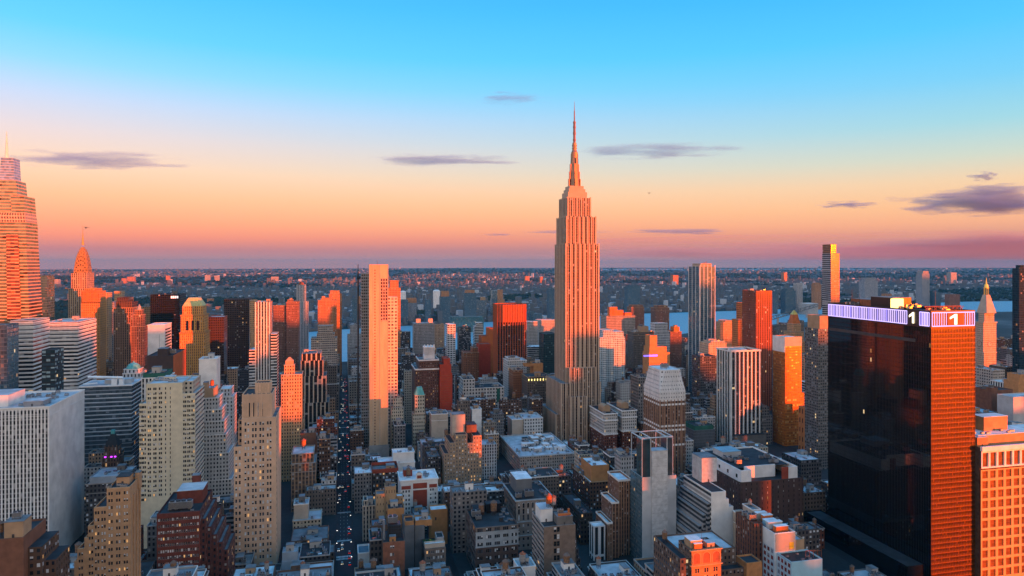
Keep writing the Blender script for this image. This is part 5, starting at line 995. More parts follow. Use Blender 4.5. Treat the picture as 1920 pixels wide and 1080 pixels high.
B('red_capped_brick_tower', 'dark brick apartment tower with an orange lit top standing before the water', 1500, 26, [(1229, 1255, 577), (1233, 1252, 573, 2, 3)], 'f_brickapt', 2.8, 3.3, 'roof_red', 605, 'the orange topped brick tower')
B('dark_brick_tower', 'dark brick apartment tower at the left edge of the river', 1480, 26, [(1184, 1208, 576), (1186, 1206, 572, 2, 2)], 'f_brickapt', 2.8, 3.3, 'roof_dark', 620, 'the dark river tower')
b = B('long_hospital_block', 'long grey beige block with orange lit rooftop boxes', 1440, 36, [(1137, 1191, 592)], 'f_beigeband2', 3, 3.6, 'roof_grey', 622, 'the long beige block'); facade('f_beigeband2', (.36, .31, .28), w=.5, h=.5, lit=0)
t = b.top
for a, c, h in ((1144, 1158, 19), (1150, 1169, 12), (1172, 1184, 6)): blk(b.e, 'penthouse', pt(a, 1446), pt(c, 1446), 1446+h*.1, 1462, t[4]-.99, t[4]+h, 'tarp_orange', 'roof_grey')
B('brown_apartments', 'brown apartment block with small orange roof boxes left of the zigzag tower', 1200, 30, [(1188, 1226, 622), (1203, 1216, 612, 3, 8, 'tanwall')], 'f_tangrey', 2.8, 3.3, 'roof_grey', 690, 'the brown apartments', clutter=3)
B('brown_apartments', 'brown brick apartments with an orange lit bulkhead right of the zigzag tower', 1280, 28, [(1257, 1278, 622), (1264, 1274, 613, 3, 8, 'tarp_orange')], 'f_brickapt', 2.8, 3.3, 'roof_grey', 690, 'the brick apartments by the zigzag tower', clutter=2)
b = B('fluted_glass_tower', 'tall blue glass tower with pale vertical fins and a notched orange top', 1150, 42, [(1312, 1341, 500), (1314, 1334, 494, .5, 10, 'f_finlit')], 'f_msq', 2.8, 3.7, 'roof_grey', 705, 'the fluted blue glass tower'); facade('f_finlit', (.7, .5, .36), w=.5, h=.8, lit=0)
t = b.t[0]; ribs(b.e, 'w', t[2], t[0]+.6, t[1]-.6, 0, t[4]+3, 5, 1.1, .7, 'white_stone'); ribs(b.e, 'n', t[0], t[2]+.6, t[3]-.6, 0, t[4]+1, 4, 1.0, .7, 'white_stone'); mast(b.e, 'crane_stub', t[0]+14, t[2]+12, t[4], t[4]+9, .7, .3, 'rust')
m = MB(); m.bar((t[0]+10, t[2]+12, t[4]+3), (t[0]+21, t[2]+12, t[4]+9), .5); m.build('crane_jib', 'rust', b.e)
def ribbed():
    y = 814; b = B('ribbed_office_tower', 'square office tower with bold white vertical ribs over dark glass, half lit orange', y, 33, [(1370, 1424.5, 659)], 'f_ribdark', 6.2, 3.8, 'roof_white', 838, 'the white ribbed office tower', par=2); e = b.e; x0, x1, y0, y1, z1 = b.top
    ribs(e, 'w', y0, x0+.6, x1-.6, 0, z1-.1, 8, 1.7, 1.1, 'white_stone'); ribs(e, 'n', x0, y0+.6, y1-.6, 0, z1-.1, 6, 1.7, 1.1, 'white_stone')
    bands(e, rect(x0-1, x1+1, y0-1, y1+1), z1-.1, z1-.1, 1, 2.2, .5, 'white_stone', 'roof_band'); bulkhead(e, x0+10, x0+30, y0+10, y0+24, z1-2, 3.5, 'white_stone', 'roof_silver')
    blk(e, 'podium', x0+3, x1+3, y0-9, y0-1.2, 0, zz(818, x0, y0-9), 'conc_dark', 'roof_dark')
facade('f_ribdark', (.04, .04, .045), glass=(.02, .022, .026), w=.9, h=.66, blind=.08, lit=.02, mull=3)
ribbed()
B('beige_lit_block', 'beige sunlit block above a dark gridded wing', 1000, 30, [(1329, 1362, 643), (1333, 1358, 640, 2, 4)], 'f_beigelit', 3, 3.6, 'roof_white', 745, 'the beige sunlit block', clutter=3); facade('f_beigelit', (.55, .40, .28), w=.35, h=.45, lit=.01)
B('dark_grid_wing', 'dark gridded office wing left of the white ribbed tower', 955, 26, [(1313, 1344, 668)], 'f_dgrid', 3, 3.8, 'roof_dark', 745, 'the dark gridded wing', clutter=2); facade('f_dgrid', (.08, .085, .09), w=.6, h=.6, blind=.3, bcol=(.25, .27, .3), lit=.02)
B('tan_apartments', 'tan orange apartment tower with rounded corner behind the beige block', 1250, 26, [(1353, 1383, 604), (1356, 1379, 601, 1, 2)], 'f_tanlit', 2.8, 3.3, 'roof_grey', 650, 'the tan apartments', cham=4)
B('rust_glass_tower', 'dark rust brown slab tower with vertical stripes and a pale lower edge', 1000, 40, [(1417.5, 1447.5, 545)], 'f_rustslab', 3.2, 3.7, 'roof_dark', 762, 'the rust slab tower', clutter=2)
facade('f_rustslab', (.36, .10, .05), glass=(.06, .025, .02), w=.5, h=.85, sp=(.15, .05, .03), blind=.05, lit=.006)
B('orange_slab_tower', 'bright orange slab, taller one behind the rust slab tower', 1110, 20, [(1392, 1408, 568)], 'f_orangeslab', 3, 3.6, 'roof_grey', 650, 'the taller orange slab'); B('orange_slab_tower', 'bright orange slab with dark bands, lower one left of the rust slab tower', 1085, 20, [(1384, 1406, 599)], 'f_orangeslab', 3, 3.6, 'roof_grey', 655, 'the lower orange slab')
b = B('gold_glass_tower', 'golden glass tower with a blank white upper side and mirrored reflections', 800, 27, [(1472, 1508, 737), (1472, 1503, 632, .2, .3)], 'f_gold', 3, 3.6, 'roof_white', 866, 'the golden glass tower'); t = b.top; m = MB(); blk(b.e, 'white_screen', t[0]-.6, t[0]-.01, t[2], t[3], t[4]-20, t[4]+.4, 'white_stone'); blk(b.e, 'white_screen', t[0]-.6, t[1], t[2]-.4, t[2]-.01, t[4]-12, t[4]+.4, 'beige')
b = B('gilded_pyramid_tower', 'stone tower with a tiered gilded pyramid top near the river', 1250, 30, [(1478, 1512, 640), (1483, 1507, 622, 3, 3), (1486, 1502, 607, 6, 6)], 'f_tanlit', 2.8, 3.6, 'roof_grey', 690, 'the gilded pyramid tower'); t = b.top
ZZ = zz(582, t[0], t[2]); pyramid(b.e, 'spire', t[0]+1, t[1]-1, t[2]+1, t[3]-1, t[4]-.99, ZZ-9, 'tarp_orange', .6); pyramid(b.e, 'gilded_tip', t[0]+4, t[1]-4, t[2]+4, t[3]-4, ZZ-9, ZZ, 'gold', .1)
b = B('slender_apartment_tower', 'very slender apartment tower with stacked balcony slots and an open crown', 1200, 26, [(1558, 1574, 475), (1558, 1568, 458, .4, .4, 'f_opencrown')], 'f_slendapt', 3.2, 3.6, 'roof_grey', 566, 'the slender balcony tower'); t = b.t[0]
facade('f_slendapt', (.62, .31, .15), glass=(.04, .03, .03), w=.5, h=.5, lit=0, blind=.15); facade('f_opencrown', (.4, .19, .10), glass=(.03, .02, .02), w=.7, h=.7, lit=0)
m = MB(); m.walls([(t[0]-.03, t[3]), (t[0]-.03, t[2])], 0, t[4], 30, 4); m.f = m.f[:1]; m.v = m.v[:4]; m.uv = m.uv[:4]; m.mi = m.mi[:1]; m.build('banded_side', 'f_sideband', b.e); facade('f_sideband', (.42, .42, .46), glass=(.03, .035, .045), w=1, h=.6, lit=0, blind=.15)
def dark_block():
    y = 520; x0, x1 = pt(1388, y), pt(1509, y); y1 = 592; z1 = zz(905, x0, y); e = thing('wide_dark_block', 'wide dark brown block with rounded corners and a white walled roof court', 'building', ((x0+x1)/2, 556, 0))
    P = [(x0+3, y), (x1-3, y), (x1-.8, y+.8), (x1, y+3), (x1, y1), (x0, y1), (x0, y+3), (x0+.8, y+.8)]
    tierbox(e, P, 14, z1, 'f_darkwide', 'roof_tar', 5, 4.2, 'wall'); tierbox(e, [(p[0], p[1]) for p in inset(P, -.4)], 0, 14, 'bluegrey', 'roof_grey', 5, 4, 'base')
    a0, a1, b0, b1 = x0+1.5, x1-6, y+1.6, y1-3; t = .8; H_ = z1+9.5; z = z1-.98; W = MB()
    W.box(a0, a0+t, b0, b1, z, H_); W.box(a0+t, a1, b1-t, b1, z, H_); W.box(a1-t, a1, b0, b1-t, z, H_); W.box(a0+t, a0+10, b0, b0+t, z, H_); W.box(a1-9, a1-t, b0, b0+t, z, H_); W.box(a1-15, a1-9.01, b0-.1, b0+.9, z, H_+.01, 1)
    W.box(a0+10-t, a0+10, b0+t, b0+10, z, H_); W.box(a0+10, a1-15, b0+10, b0+10+t, z, H_)
    for k in range(len(W.uv)): W.uv[k] = (.02, .02)
    W.build('roof_wall', ['white_paint', 'redwall'], e)
    r = MB(); r.cap(rect(a0+t, a1-t, b0+10+t, b1-t), H_-1.2); r.build('roof', 'roof_dark', e)
    bulkhead(e, a0+8, a0+26, b1-26, b1-8, H_-1.19, 5, 'palegrey', 'roof_bluepale'); 
    for i in range(12): cooler(e, a0+R.uniform(6, a1-a0-6), b0+R.uniform(16, b1-b0-30), H_-1.18, R.uniform(.7, 1.3), R.choice((0, 1.57)))
    for i in range(4): m = MB(); Y = b0+5+i*14; m.box(a0-.06, a0-.004, Y, Y+2.6, z+3, z+6); m.build('roof_window', 'glass_dark', e)
    HERO.append((x0, x1, y, y1, H_, 1310, 1509, 990, 'the wide dark block', 'wide'))
facade('f_darkwide', (.075, .045, .04), glass=(.03, .03, .035), w=.14, h=.5, blind=.3, lit=.05); simple('roof_bluepale', (.25, .42, .50), .7)
dark_block()
def white_steps():
    y = 470; st = [(1334, 1361, 923), (1361, 1366.5, 936), (1366.5, 1375, 950), (1375, 1380, 964)]; e = thing('white_stepped_block', 'white stepped gable building with dark ribbon windows along its side', 'building', (pt(1357, y), y+20, 0))
    for i, (a, c, t) in enumerate(st):
        X0, X1 = pt(a, y), pt(c, y); tierbox(e, rect(X0, X1, y+.01*i, y+44-.01*i), 0, zz(t, X0, y), 'white_stone', 'roof_tar' if i == 0 else 'roof_silver', 3, 3.6, 'wall' if i == 0 else 'setback', .5)
    X0 = pt(1334, y); z1 = zz(923, X0, y); h = z1
    for i in range(4):
        m = MB(); za = z1-i*9; xx = X0-2.2*i; m.walls(rect(X0-2.2*(i+1), X0-2.2*i-.004, y+2+i*2.5, y+46), 0, za-9, 40, 3.6); m.cap(rect(X0-2.2*(i+1), X0-2.2*i-.004, y+2+i*2.5, y+46), za-9); m.build('side_terrace', 'f_bandsgrey', e)
    m = MB(); m.walls([(X0-.02, y+44), (X0-.02, y+.5)], 0, z1-.6, 40, 3.6); m.f = m.f[:1]; m.v = m.v[:4]; m.uv = m.uv[:4]; m.mi = m.mi[:1]; m.build('ribbon_side', 'f_bands', e)
    X1 = pt(1344, y+24); bulkhead(e, X1-13, X1, y+24, y+40, z1-.5, 19, 'corepanel', 'roof_grey')
    HERO.append((X0-9, pt(1380, y), y, y+46, z1+18, 1290, 1380, 1012, 'the white stepped block', 'wsteps'))
white_steps()
def arch_block():
    y = 380; x0, x1 = pt(1297, y), pt(1352, y); z1 = zz(1034, x0, y); e = thing('arched_top_block', 'orange sunlit brick block with three big arches under its rooftop', 'building', ((x0+x1)/2, y+18, 0)); cnt = [0]; W = x1-x0
    gridface(e, 'w', y, x0, x1, 0, z1, [c for c in spans(x0+.6, x1-.6, 3, 1.1, .5)], [(z1-13.5, z1-10.8), (z1-18, z1-15.4), (z1-22.6, z1-20)], 'archbrick', 'frame_pale', .35, .05, .2, cnt=cnt)
    m = MB()
    for i in range(3):
        c = x0+W*(i+.5)/3; r = W/8.4; pr = [(c-r, z1-7.8)]+[(c-r*math.cos(math.pi*k/12), z1-3.6+r*math.sin(math.pi*k/12)) for k in range(13)]+[(c+r, z1-7.8)]; rr_ = r+.45; qr = [(c-rr_, z1-7.8)]+[(c-rr_*math.cos(math.pi*k/12), z1-3.6+rr_*math.sin(math.pi*k/12)) for k in range(13)]+[(c+rr_, z1-7.8)]
        m.face([(u, y-.05, v) for u, v in pr][::-1], None, 1)
        for k in range(len(pr)-1): m.face([(qr[k][0], y-.25, qr[k][1]), (pr[k][0], y-.25, pr[k][1]), (pr[k+1][0], y-.25, pr[k+1][1]), (qr[k+1][0], y-.25, qr[k+1][1])]); m.face([(pr[k][0], y-.25, pr[k][1]), (pr[k][0], y-.04, pr[k][1]), (pr[k+1][0], y-.04, pr[k+1][1]), (pr[k+1][0], y-.25, pr[k+1][1])])
    m.build('arches', ['archtrim', 'rust'], e)
    for dz in (.2, 9.2): bands(e, rect(x0-.004, x1+.004, y+.3, y+.49), z1-dz, z1-dz, 1, .6, .9, 'archtrim', 'cornice')
    tierbox(e, rect(x0, x1, y+.5, y+17), 0, z1+.4, 'f_archside', 'roof_tar', 2.8, 4, 'wall'); tierbox(e, rect(x0-6, x0-.01, y+3, y+40), 0, z1-5, 'f_archside', 'roof_tar', 2.8, 4, 'side_wing')
    tierbox(e, rect(x0+.5, x1+20, y+17.01, y+46), 0, z1-8, 'f_archside', 'roof_silver', 2.8, 4, 'rear_wing')
    cw0, cw1 = pt(1400, y+6), pt(1429, y+6); zc = zz(1056, cw0, y+6); tierbox(e, rect(cw0, cw1, y+6, y+18), 0, zc, 'archbrick', 'roof_tar', 2.8, 4, 'side_pavilion'); tierbox(e, rect(x1+.01, cw0-.01, y+9, y+17), 0, zc-4, 'f_archside', 'roof_tar', 2.8, 4, 'link_wing')
    bulkhead(e, x0+1.5, x0+9, y+4, y+12, z1-.6, 5, 'tanwall', 'roof_white'); bulkhead(e, x0+12, x0+17, y+3, y+8, z1-.6, 3, 'tanwall', 'roof_silver'); blk(e, 'roof_shed', x0+3, x0+8, y+2, y+3.6, z1-.59, z1+3.2, 'tarp_orange', 'roof_white'); tank(e, x0-3, y+30, z1-6, 1.0); mast(e, 'antenna', x0+11, y+8, z1, z1+7, .15, .06)
    for i in range(6): ac(e, x0+R.uniform(2, 18), y+R.uniform(10, 16), z1-.59, .7)
    HERO.append((x0-6, x1+20, y, y+46, z1, 1240, 1430, 1080, 'the arched top block', 'arch'))
simple('archbrick', (.44, .20, .075), .85, noise=.2, scale=.4); simple('archtrim', (.52, .30, .14), .85, noise=.12, scale=.4); facade('f_archside', (.13, .085, .065), w=.45, h=.5, lit=.04, blind=.3)
arch_block()
def blue_side():
    y = 400; x0, x1 = pt(1484, y), pt(1542, y); zl = zz(1054, x0, y); zu = zz(1002, x0, y+14); e = thing('white_red_window_block', 'white blue block with red framed windows, an orange panelled penthouse and cluttered roof', 'building', ((x0+x1)/2, y+20, 0))
    tierbox(e, rect(x0, x1, y, y+16), 0, zl, 'cyanpanel', 'roof_tar', 3, 4, 'wall')
    tierbox(e, rect(x0-1.5, x1-9, y+16.01, y+52), 0, zu, 'white_paint', 'roof_red', 3, 4, 'upper_block'); blk(e, 'orange_panel', x0-1, x1-9.4, y+15.7, y+16.0, zl+.5, zu-.6, 'beige'); blk(e, 'yellow_panel', x1-14, x1-10.5, y+15.55, y+15.69, zl+1.5, zl+6, 'yellow')
    m = MB(); m.walls([(x0-.03, y+15.5), (x0-.03, y+.6)], 0, zl-1, 3.6, 4.4); m.walls([(x0-1.53, y+50), (x0-1.53, y+17)], 0, zl+2, 4.2, 4.4); m.f = [m.f[0], m.f[2]]; m.mi = m.mi[:2]; keep = list(range(4))+list(range(8, 12)); m.v = [m.v[k] for k in keep]; m.uv = [m.uv[k] for k in keep]; m.f = [(0, 1, 2, 3), (4, 5, 6, 7)]; m.build('window_side', 'f_redwin', e)
    for i in range(5): blk(e, 'roof_box', x0+R.uniform(0, 8), x0+R.uniform(9, 12), y+20+i*6, y+23.5+i*6, zu-.99, zu+R.uniform(.8, 4), R.choice(('tarp_orange', 'palegrey', 'beige', 'cyanpanel')), 'roof_white')
    tierbox(e, rect(x1-8.9, x1-2, y+16.02, y+34), 0, zl+7, 'tanwall', 'roof_silver', 3, 4, 'annex')
    f = MB()
    for i in range(5): f.bar((x1-9+i*3, y+5, zl-1), (x1-9+i*3, y+5, zl+4), .12)
    f.bar((x1-9, y+5, zl+4), (x1+3, y+5, zl+3), .15); f.build('roof_frame', 'rust', e)
    for i in range(6): ac(e, x0+R.uniform(2, 20), y+R.uniform(3, 13), zl-.99, .6)
    tierbox(e, rect(x0-8, x0-1.55, y+30, y+54), 0, zu+2, 'f_redbrown', 'roof_red', 3, 4, 'rear_stack'); cooler(e, x0-5, y+38, zu+1.1, 1.3); cooler(e, x0-5, y+46, zu+1.1, 1.)
    HERO.append((x0-8, x1, y, y+54, zu+5, 1425, 1545, 1080, 'the white and cyan block', 'cyan'))
facade('f_redwin', (.60, .66, .70), glass=(.26, .04, .03), w=.6, h=.6, blind=.2, lit=0, bcol=(.3, .3, .35))
blue_side()
B('blank_beige_shaft', 'blank beige brick shaft, left one of a narrow pair', 456, 13, [(1393, 1408, 968)], 'beige', 3, 4, 'roof_grey', 1040, 'the left beige shaft'); b = B('blank_beige_shaft', 'blank beige brick shaft, right one of a narrow pair with a small tank', 456, 13, [(1411, 1426, 955)], 'beige', 3, 4, 'roof_grey', 1040, 'the right beige shaft'); t = b.top; tank(b.e, t[0]+3, t[2]+8, t[4]-1, .8, 2)
def one_tower():
    y = 425; x0, x1 = pt(1745.5, y), pt(1828, y); y1 = ypl(1552.5, x0); zt = zz(583, x0, y); e = thing('black_slab_with_lit_sign', 'black glass slab tower with violet light bars and a lit numeral near its roof', 'skyscraper', ((x0+x1)/2, (y+y1)/2, 0)); zb = zz(615, x0, y)
    m = MB(); m.walls([(x0, y), (x1, y)], 0, zb, (x1-x0)/28., 3.7); m.v = m.v[:4]; m.f = m.f[:1]; m.uv = m.uv[:4]; m.mi = m.mi[:1]; m.build('west_wall', 'f_penn_sunlit', e)
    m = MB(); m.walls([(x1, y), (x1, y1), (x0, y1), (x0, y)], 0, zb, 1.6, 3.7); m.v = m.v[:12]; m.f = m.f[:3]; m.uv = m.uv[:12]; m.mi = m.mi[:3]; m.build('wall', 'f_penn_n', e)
    tierbox(e, rect(x0, x1, y, y1), zb, zt, 'black_band', 'roof_tar', 99, 99, 'sign_band', 2.)
    bl = MB(); nfl = int(zb/3.7)
    for k in range(nfl): bl.box(x0, x1, y-.28, y-.004, zb-1.0-k*3.7, zb-.35-k*3.7)
    bl.build('spandrel_bars', 'pennbar_sunlit', e)
    ribs(e, 'w', y, x0+.25, x1-.25, 0, zb, 29, .14, .32, 'pennbar_sunlit'); ribs(e, 'n', x0, y+.5, y1-.5, 0, zb, 72, .14, .1, 'black')
    zm = [zb-8.5, zb-10.5]; blk(e, 'vent_band', x0-.35, x0-.004, y+14, y1-2, zb-12, zb-9.5, 'metal_dark')
    def west(px): return pt(px, y)
    def north(px): return ypl(px, x0)
    fz0, fz1 = zb+1.2, zt-1.4
    def frame(axis, a0, a1, n_, mats, skip=None):
        g = MB(); d = .3
        P = (lambda a, z: (a, y-.35, z)) if axis == 'w' else (lambda a, z: (x0-.35, a, z))
        for p, q in ((P(a0, fz0), P(a1, fz0)), (P(a0, fz1), P(a1, fz1)), (P(a0, fz0), P(a0, fz1)), (P(a1, fz0), P(a1, fz1))): g.bar(p, q, .22)
        for i in range(1, n_):
            a = a0+(a1-a0)*i/n_
            if skip and skip[0] < a < skip[1]: continue
            g.bar(P(a, fz0), P(a, fz1), .15 if axis == 'w' else .3, 1 if (i*7) % 5 == 0 else 0)
        g.build('light_bars', mats, e)
    frame('w', x0+.8, x1-.8, 18, ['lamp_violet', 'lamp_pink'], (west(1775), west(1806)))
    a, c = north(1701), north(1554); frame('n', min(a, c), max(a, c), 44, ['lamp_violet', 'lamp_blueviolet']); a, c = north(1743), north(1725); frame('n', min(a, c), max(a, c), 6, ['lamp_violet', 'lamp_blueviolet'])
    blk(e, 'sign_panel', west(1776), west(1805), y-.3, y-.01, fz0+.2, fz1-.2, 'redpanel')
    def digit(axis, ac_, w_, z0, z1):      # the numeral 1 with a flag and no foot
        h = z1-z0; pr = [(.15, 0), (.5, 0), (.5, 1), (.24, 1), (-.5, .70), (-.5, .52), (.15, .74)]; g = MB(); s_ = 1 if axis == 'w' else -1
        f3 = (lambda u, v, d: (ac_+u*w_, y-.45-d, z0+v*h)) if axis == 'w' else (lambda u, v, d: (x0-.45-d, ac_-u*w_, z0+v*h))
        g.face([f3(u, v, .4) for u, v in pr]); 
        for (u0, v0), (u1, v1) in zip(pr, pr[1:]+pr[:1]): g.face([f3(u0, v0, 0), f3(u1, v1, 0), f3(u1, v1, .4), f3(u0, v0, .4)])
        g.build('sign_numeral', 'lamp_digit', e)
    digit('w', (west(1780)+west(1793))/2, abs(west(1793)-west(1780)), fz0+1., fz1-1.2); digit('n', (north(1706)+north(1715))/2, abs(north(1715)-north(1706)), fz0+1., fz1-.6)
    tierbox(e, rect(x0-17, x0-.5, y+4, y1+10), 0, 16, 'f_penn_n', 'roof_tar', 1.6, 3.7, 'podium', .8)
    # roof machinery
    z = zt-1.99
    bulkhead(e, x0+12, x0+30, y+50, y+74, z, 9, 'black', 'roof_grey'); blk(e, 'lit_box', x0+10, x0+19, y+46, y+49.9, z+1, z+8.5, 'lamp_yellow'); bulkhead(e, x0+14, x0+26, y+76, y+100, z, 6, 'rust', 'roof_grey')
    for i in range(16): cooler(e, x0+R.uniform(4, x1-x0-4), y+R.uniform(6, y1-y-6), z, R.uniform(.7, 1.1))
    tr = MB()
    for i in range(9): tr.bar((x0+4+i*4, y+10, z+1), (x0+8+i*4, y+10, z+4.5), .22); tr.bar((x0+8+i*4, y+10, z+1), (x0+4+i*4, y+10, z+4.5), .22)
    tr.bar((x0+4, y+10, z+1), (x1-2, y+10, z+1), .25); tr.bar((x0+4, y+10, z+4.5), (x1-2, y+10, z+4.5), .25); tr.build('roof_truss', 'rust', e)
    for dx, dy_, h in ((8, 30, 12), (20, 64, 10), (6, 80, 11), (15, 100, 14), (26, 22, 16)): mast(e, 'antenna', x0+dx, y+dy_, z, z+h, .2, .08)
    HERO.append((x0-17, x0-.5, y+4, y1+10, 16, 1530, 1740, 0, None, 'one')); HERO.append((x0, x1, y, y1, zt, 1552, 1829, 1080, 'the black slab with the lit numeral', 'one'))
simple('black_band', (.02, .012, .012), .4, noise=.1); simple('pennbar_sunlit', (.15, .042, .004), .5, .2, noise=.2, scale=.3); simple('redpanel', (.10, .02, .015), .5); simple('lamp_blueviolet', (.3, .2, .9), .5, emit=(.40, .32, 1.0), es=.6, noise=0)  # bars of the west face carry the sunset light in their colour
one_tower()
def clock_tower():
    y = 1050; b = B('clock_tower', 'sunlit stone campanile tower with a clock face, pyramid roof and gilded lantern', y, 17, [(1844, 1868, 604), (1846, 1864, 586, 2.2, 2.2)], 'f_campanile', 2.6, 4.0, 'roof_grey', 690, 'the campanile clock tower', cat='skyscraper'); e = b.e; t = b.t[0]; q = b.top; Z = lambda py: zz(py, (t[0]+t[1])/2, y)
    bands(e, rect(*t[:4]), Z(606), Z(606), 1, 2.4, 1.2, 'beige', 'cornice'); bands(e, rect(*t[:4]), Z(662), Z(662), 1, 1.4, .8, 'beige', 'cornice')
    cx, cy = (q[0]+q[1])/2, (q[2]+q[3])/2; w0 = (q[1]-q[0])/2; w1 = w0*.36
    m = MB(); m.taper(rect(cx-w0, cx+w0, cy-w0, cy+w0), q[4]-.9, rect(cx-w1, cx+w1, cy-w1, cy+w1), Z(553), 3, 4); m.cap(rect(cx-w1, cx+w1, cy-w1, cy+w1), Z(553)); m.build('pyramid_roof', 'beige', e)
    m = MB()
    for k in range(8): a = k*math.pi/4; m.bar((cx+3.4*math.cos(a), cy+3.4*math.sin(a), Z(553)), (cx+3.4*math.cos(a), cy+3.4*math.sin(a), Z(541)), .55)
    m.cyl(cx, cy, 4.4, 4.4, Z(541), Z(539), 12); m.cyl(cx, cy, 3.6, 2.6, Z(539), Z(533), 12); m.cyl(cx, cy, 1.4, .2, Z(533), Z(521), 8); m.build('gilded_lantern', 'gold', e)
    def disc(nx, X, Y, mat, r, off, nm):
        d = MB(); pr = [(r*math.cos(2*math.pi*k/20), r*math.sin(2*math.pi*k/20)) for k in range(20)]
        d.face([(X+u, Y-off, Z(645)+v) for u, v in pr] if nx == 'w' else [(X-off, Y-u, Z(645)+v) for u, v in pr]); o = d.build(nm, mat, e); return o
    for nx, X, Y in (('w', (t[0]+t[1])/2, t[2]), ('n', t[0], (t[2]+t[3])/2)):
        disc(nx, X, Y, 'brownwall', 5.4, .3, 'clock_rim'); disc(nx, X, Y, 'beige', 4.7, .36, 'clock_face')
        h = MB(); h.bar((X-(.5 if nx == 'n' else 0), Y-(.5 if nx == 'w' else 0), Z(645)), (X-(.5 if nx == 'n' else 0)+(2 if nx == 'w' else 0), Y-(.5 if nx == 'w' else 0), Z(645)+3), .2); h.build('clock_hands', 'black', e)
facade('f_campanile', (.60, .44, .32), w=.34, h=.5, lit=0, blind=.1)
clock_tower()
B('dark_blue_glass_tower', 'dark blue glass tower with a slanted top cut by the right edge', 900, 12, [(1911, 1985, 503), (1913, 1985, 497, 2, 2)], 'f_navyglass', 3, 3.9, 'roof_tar', 692, 'the right edge blue glass tower')
def grid_right():
    y = 420; x0, x1 = max(pt(1834, y), pt(1828, 425)+.2), pt(2040, y); zt = zz(836, pt(1870, y), y); zc = zt-16; e = thing('cream_grid_office', 'sunlit cream gridded office block with a white colonnade top at the lower right', 'building', ((x0+x1)/2, y+20, 0)); cnt = [0]; n_ = max(6, round((x1-x0)/7.3)); W = (x1-x0)/n_
    cols = spans(x0, x1, n_, W*.70)
    gridface(e, 'w', y, x0, x1, 0, zc-1.2, cols, [r for r in rowsz(zc-1.2, -2, 7.4, 5.6, 1.)], 'gridcream', 'frame_brown', .8, 0, .3, cnt=cnt, name='grid_front', limit=0)
    gridface(e, 'w', y-.5, x0, x1, zc, zt-3, spans(x0, x1, n_, W*.78), [(zc+1, zt-4.4)], 'white_paint', 'frame_brown', 1.4, 0, .3, cnt=cnt, name='colonnade', limit=0)
    blk(e, 'cornice', x0-.4, x1+.4, y-1.6, y+.4, zt-2.99, zt+.3, 'white_paint')
    tierbox(e, rect(x0, x1, y+1.3, y+44), 0, zt-.5, 'brownglass', 'roof_grey', 7, 4, 'wall')
    X = [pt(p, y+18) for p in (1845, 1889)]; blk(e, 'penthouse', x0+6, x1, y+8, y+30, zt-1.49, zt+6, 'orangeplaster', 'roof_white'); bulkhead(e, X[0], X[1], y+18, y+29, zt+6.01, 11, 'orangeplaster', 'roof_white'); bulkhead(e, x0+2, x0+12, y+5, y+26, zt-1.49, 7, 'orangewall', 'roof_silver')
    for i in range(8): ac(e, x0+R.uniform(8, 50), y+R.uniform(10, 16), zt+6.3, .8)
    HERO.append((x0, x1, y, y+44, zt, 1826, 2040, 1080, 'the cream gridded office', 'grid'))
simple('gridcream', (.62, .37, .14), .8, noise=.1, scale=.2); simple('frame_brown', (.35, .19, .09), .6, noise=0); simple('brownglass', (.10, .07, .05), .15, noise=.3, scale=.3)
grid_right()
B('cream_corner_block', 'cream stone corner block with dark windows below the campanile', 860, 40, [(1862, 1884, 694)], 'f_creamgrey', 4, 4.4, 'roof_silver', 730, 'the cream corner block', clutter=8); facade('f_creamgrey', (.48, .42, .37), w=.5, h=.5, lit=.01)
B('brown_back_block', 'brown grey block behind the cream corner block', 945, 30, [(1884.5, 1902, 688)], 'f_tangrey', 4, 4, 'roof_silver', 715, 'the brown back block', clutter=4)
b = B('white_ribbon_block', 'white block with dark ribbon windows right of the black slab', 764, 28, [(1842, 1858, 732)], 'f_bands', 3, 4.4, 'roof_white', 775, 'the white ribbon block', clutter=3)
B('blank_brown_block', 'blank brown brick block right of the white ribbon block', 735, 26, [(1859, 1899, 731), (1859, 1871, 727, .3, 18)], 'brownbrick_blank', 3, 4, 'roof_dark', 770, 'the blank brown block', clutter=2)
B('white_pier_block', 'white piered block above the blank brown block', 800, 24, [(1885, 1909, 717)], 'f_whitepier', 4, 9, 'roof_white', 735, 'the white piered block', clutter=3)
B('orange_lit_block', 'orange sunlit block at the right edge above the grey slab', 770, 22, [(1909.5, 1960, 714), (1912, 1960, 701, 1, 2)], 'orangeplaster', 3, 4, 'roof_grey', 745, 'the right edge orange block', clutter=2)
B('grey_slab_block', 'plain pale grey slab at the right edge', 690, 22, [(1900, 1960, 743)], 'palegrey', 3, 4, 'roof_silver', 800, 'the plain grey slab')
B('teal_roof_block', 'low grey block with a pale teal cluttered roof', 660, 34, [(1836, 1876, 783), (1838, 1874, 773, 3, 4)], 'f_dgrid', 4, 4, 'roof_bluepale', 800, 'the teal roofed block', clutter=9)
b = B('dark_apartment_tower', 'tall dark apartment tower with balconies just left of the black slab', 700, 24, [(1534, 1562, 616), (1537, 1562, 592, 1, 1, 'tanwall', 'penthouse')], 'f_darkapt', 3, 3.3, 'roof_grey', 905, 'the dark balcony tower'); facade('f_darkapt', (.14, .135, .13), glass=(.03, .04, .05), w=.6, h=.55, blind=.35, bcol=(.22, .25, .28), lit=.03)
B('tan_top_block', 'tan block with a sunlit top right of the golden glass tower', 930, 26, [(1508, 1535, 672), (1512, 1533, 665, 2, 4)], 'f_tan', 3, 3.7, 'roof_grey', 720, 'the tan topped block', clutter=3)
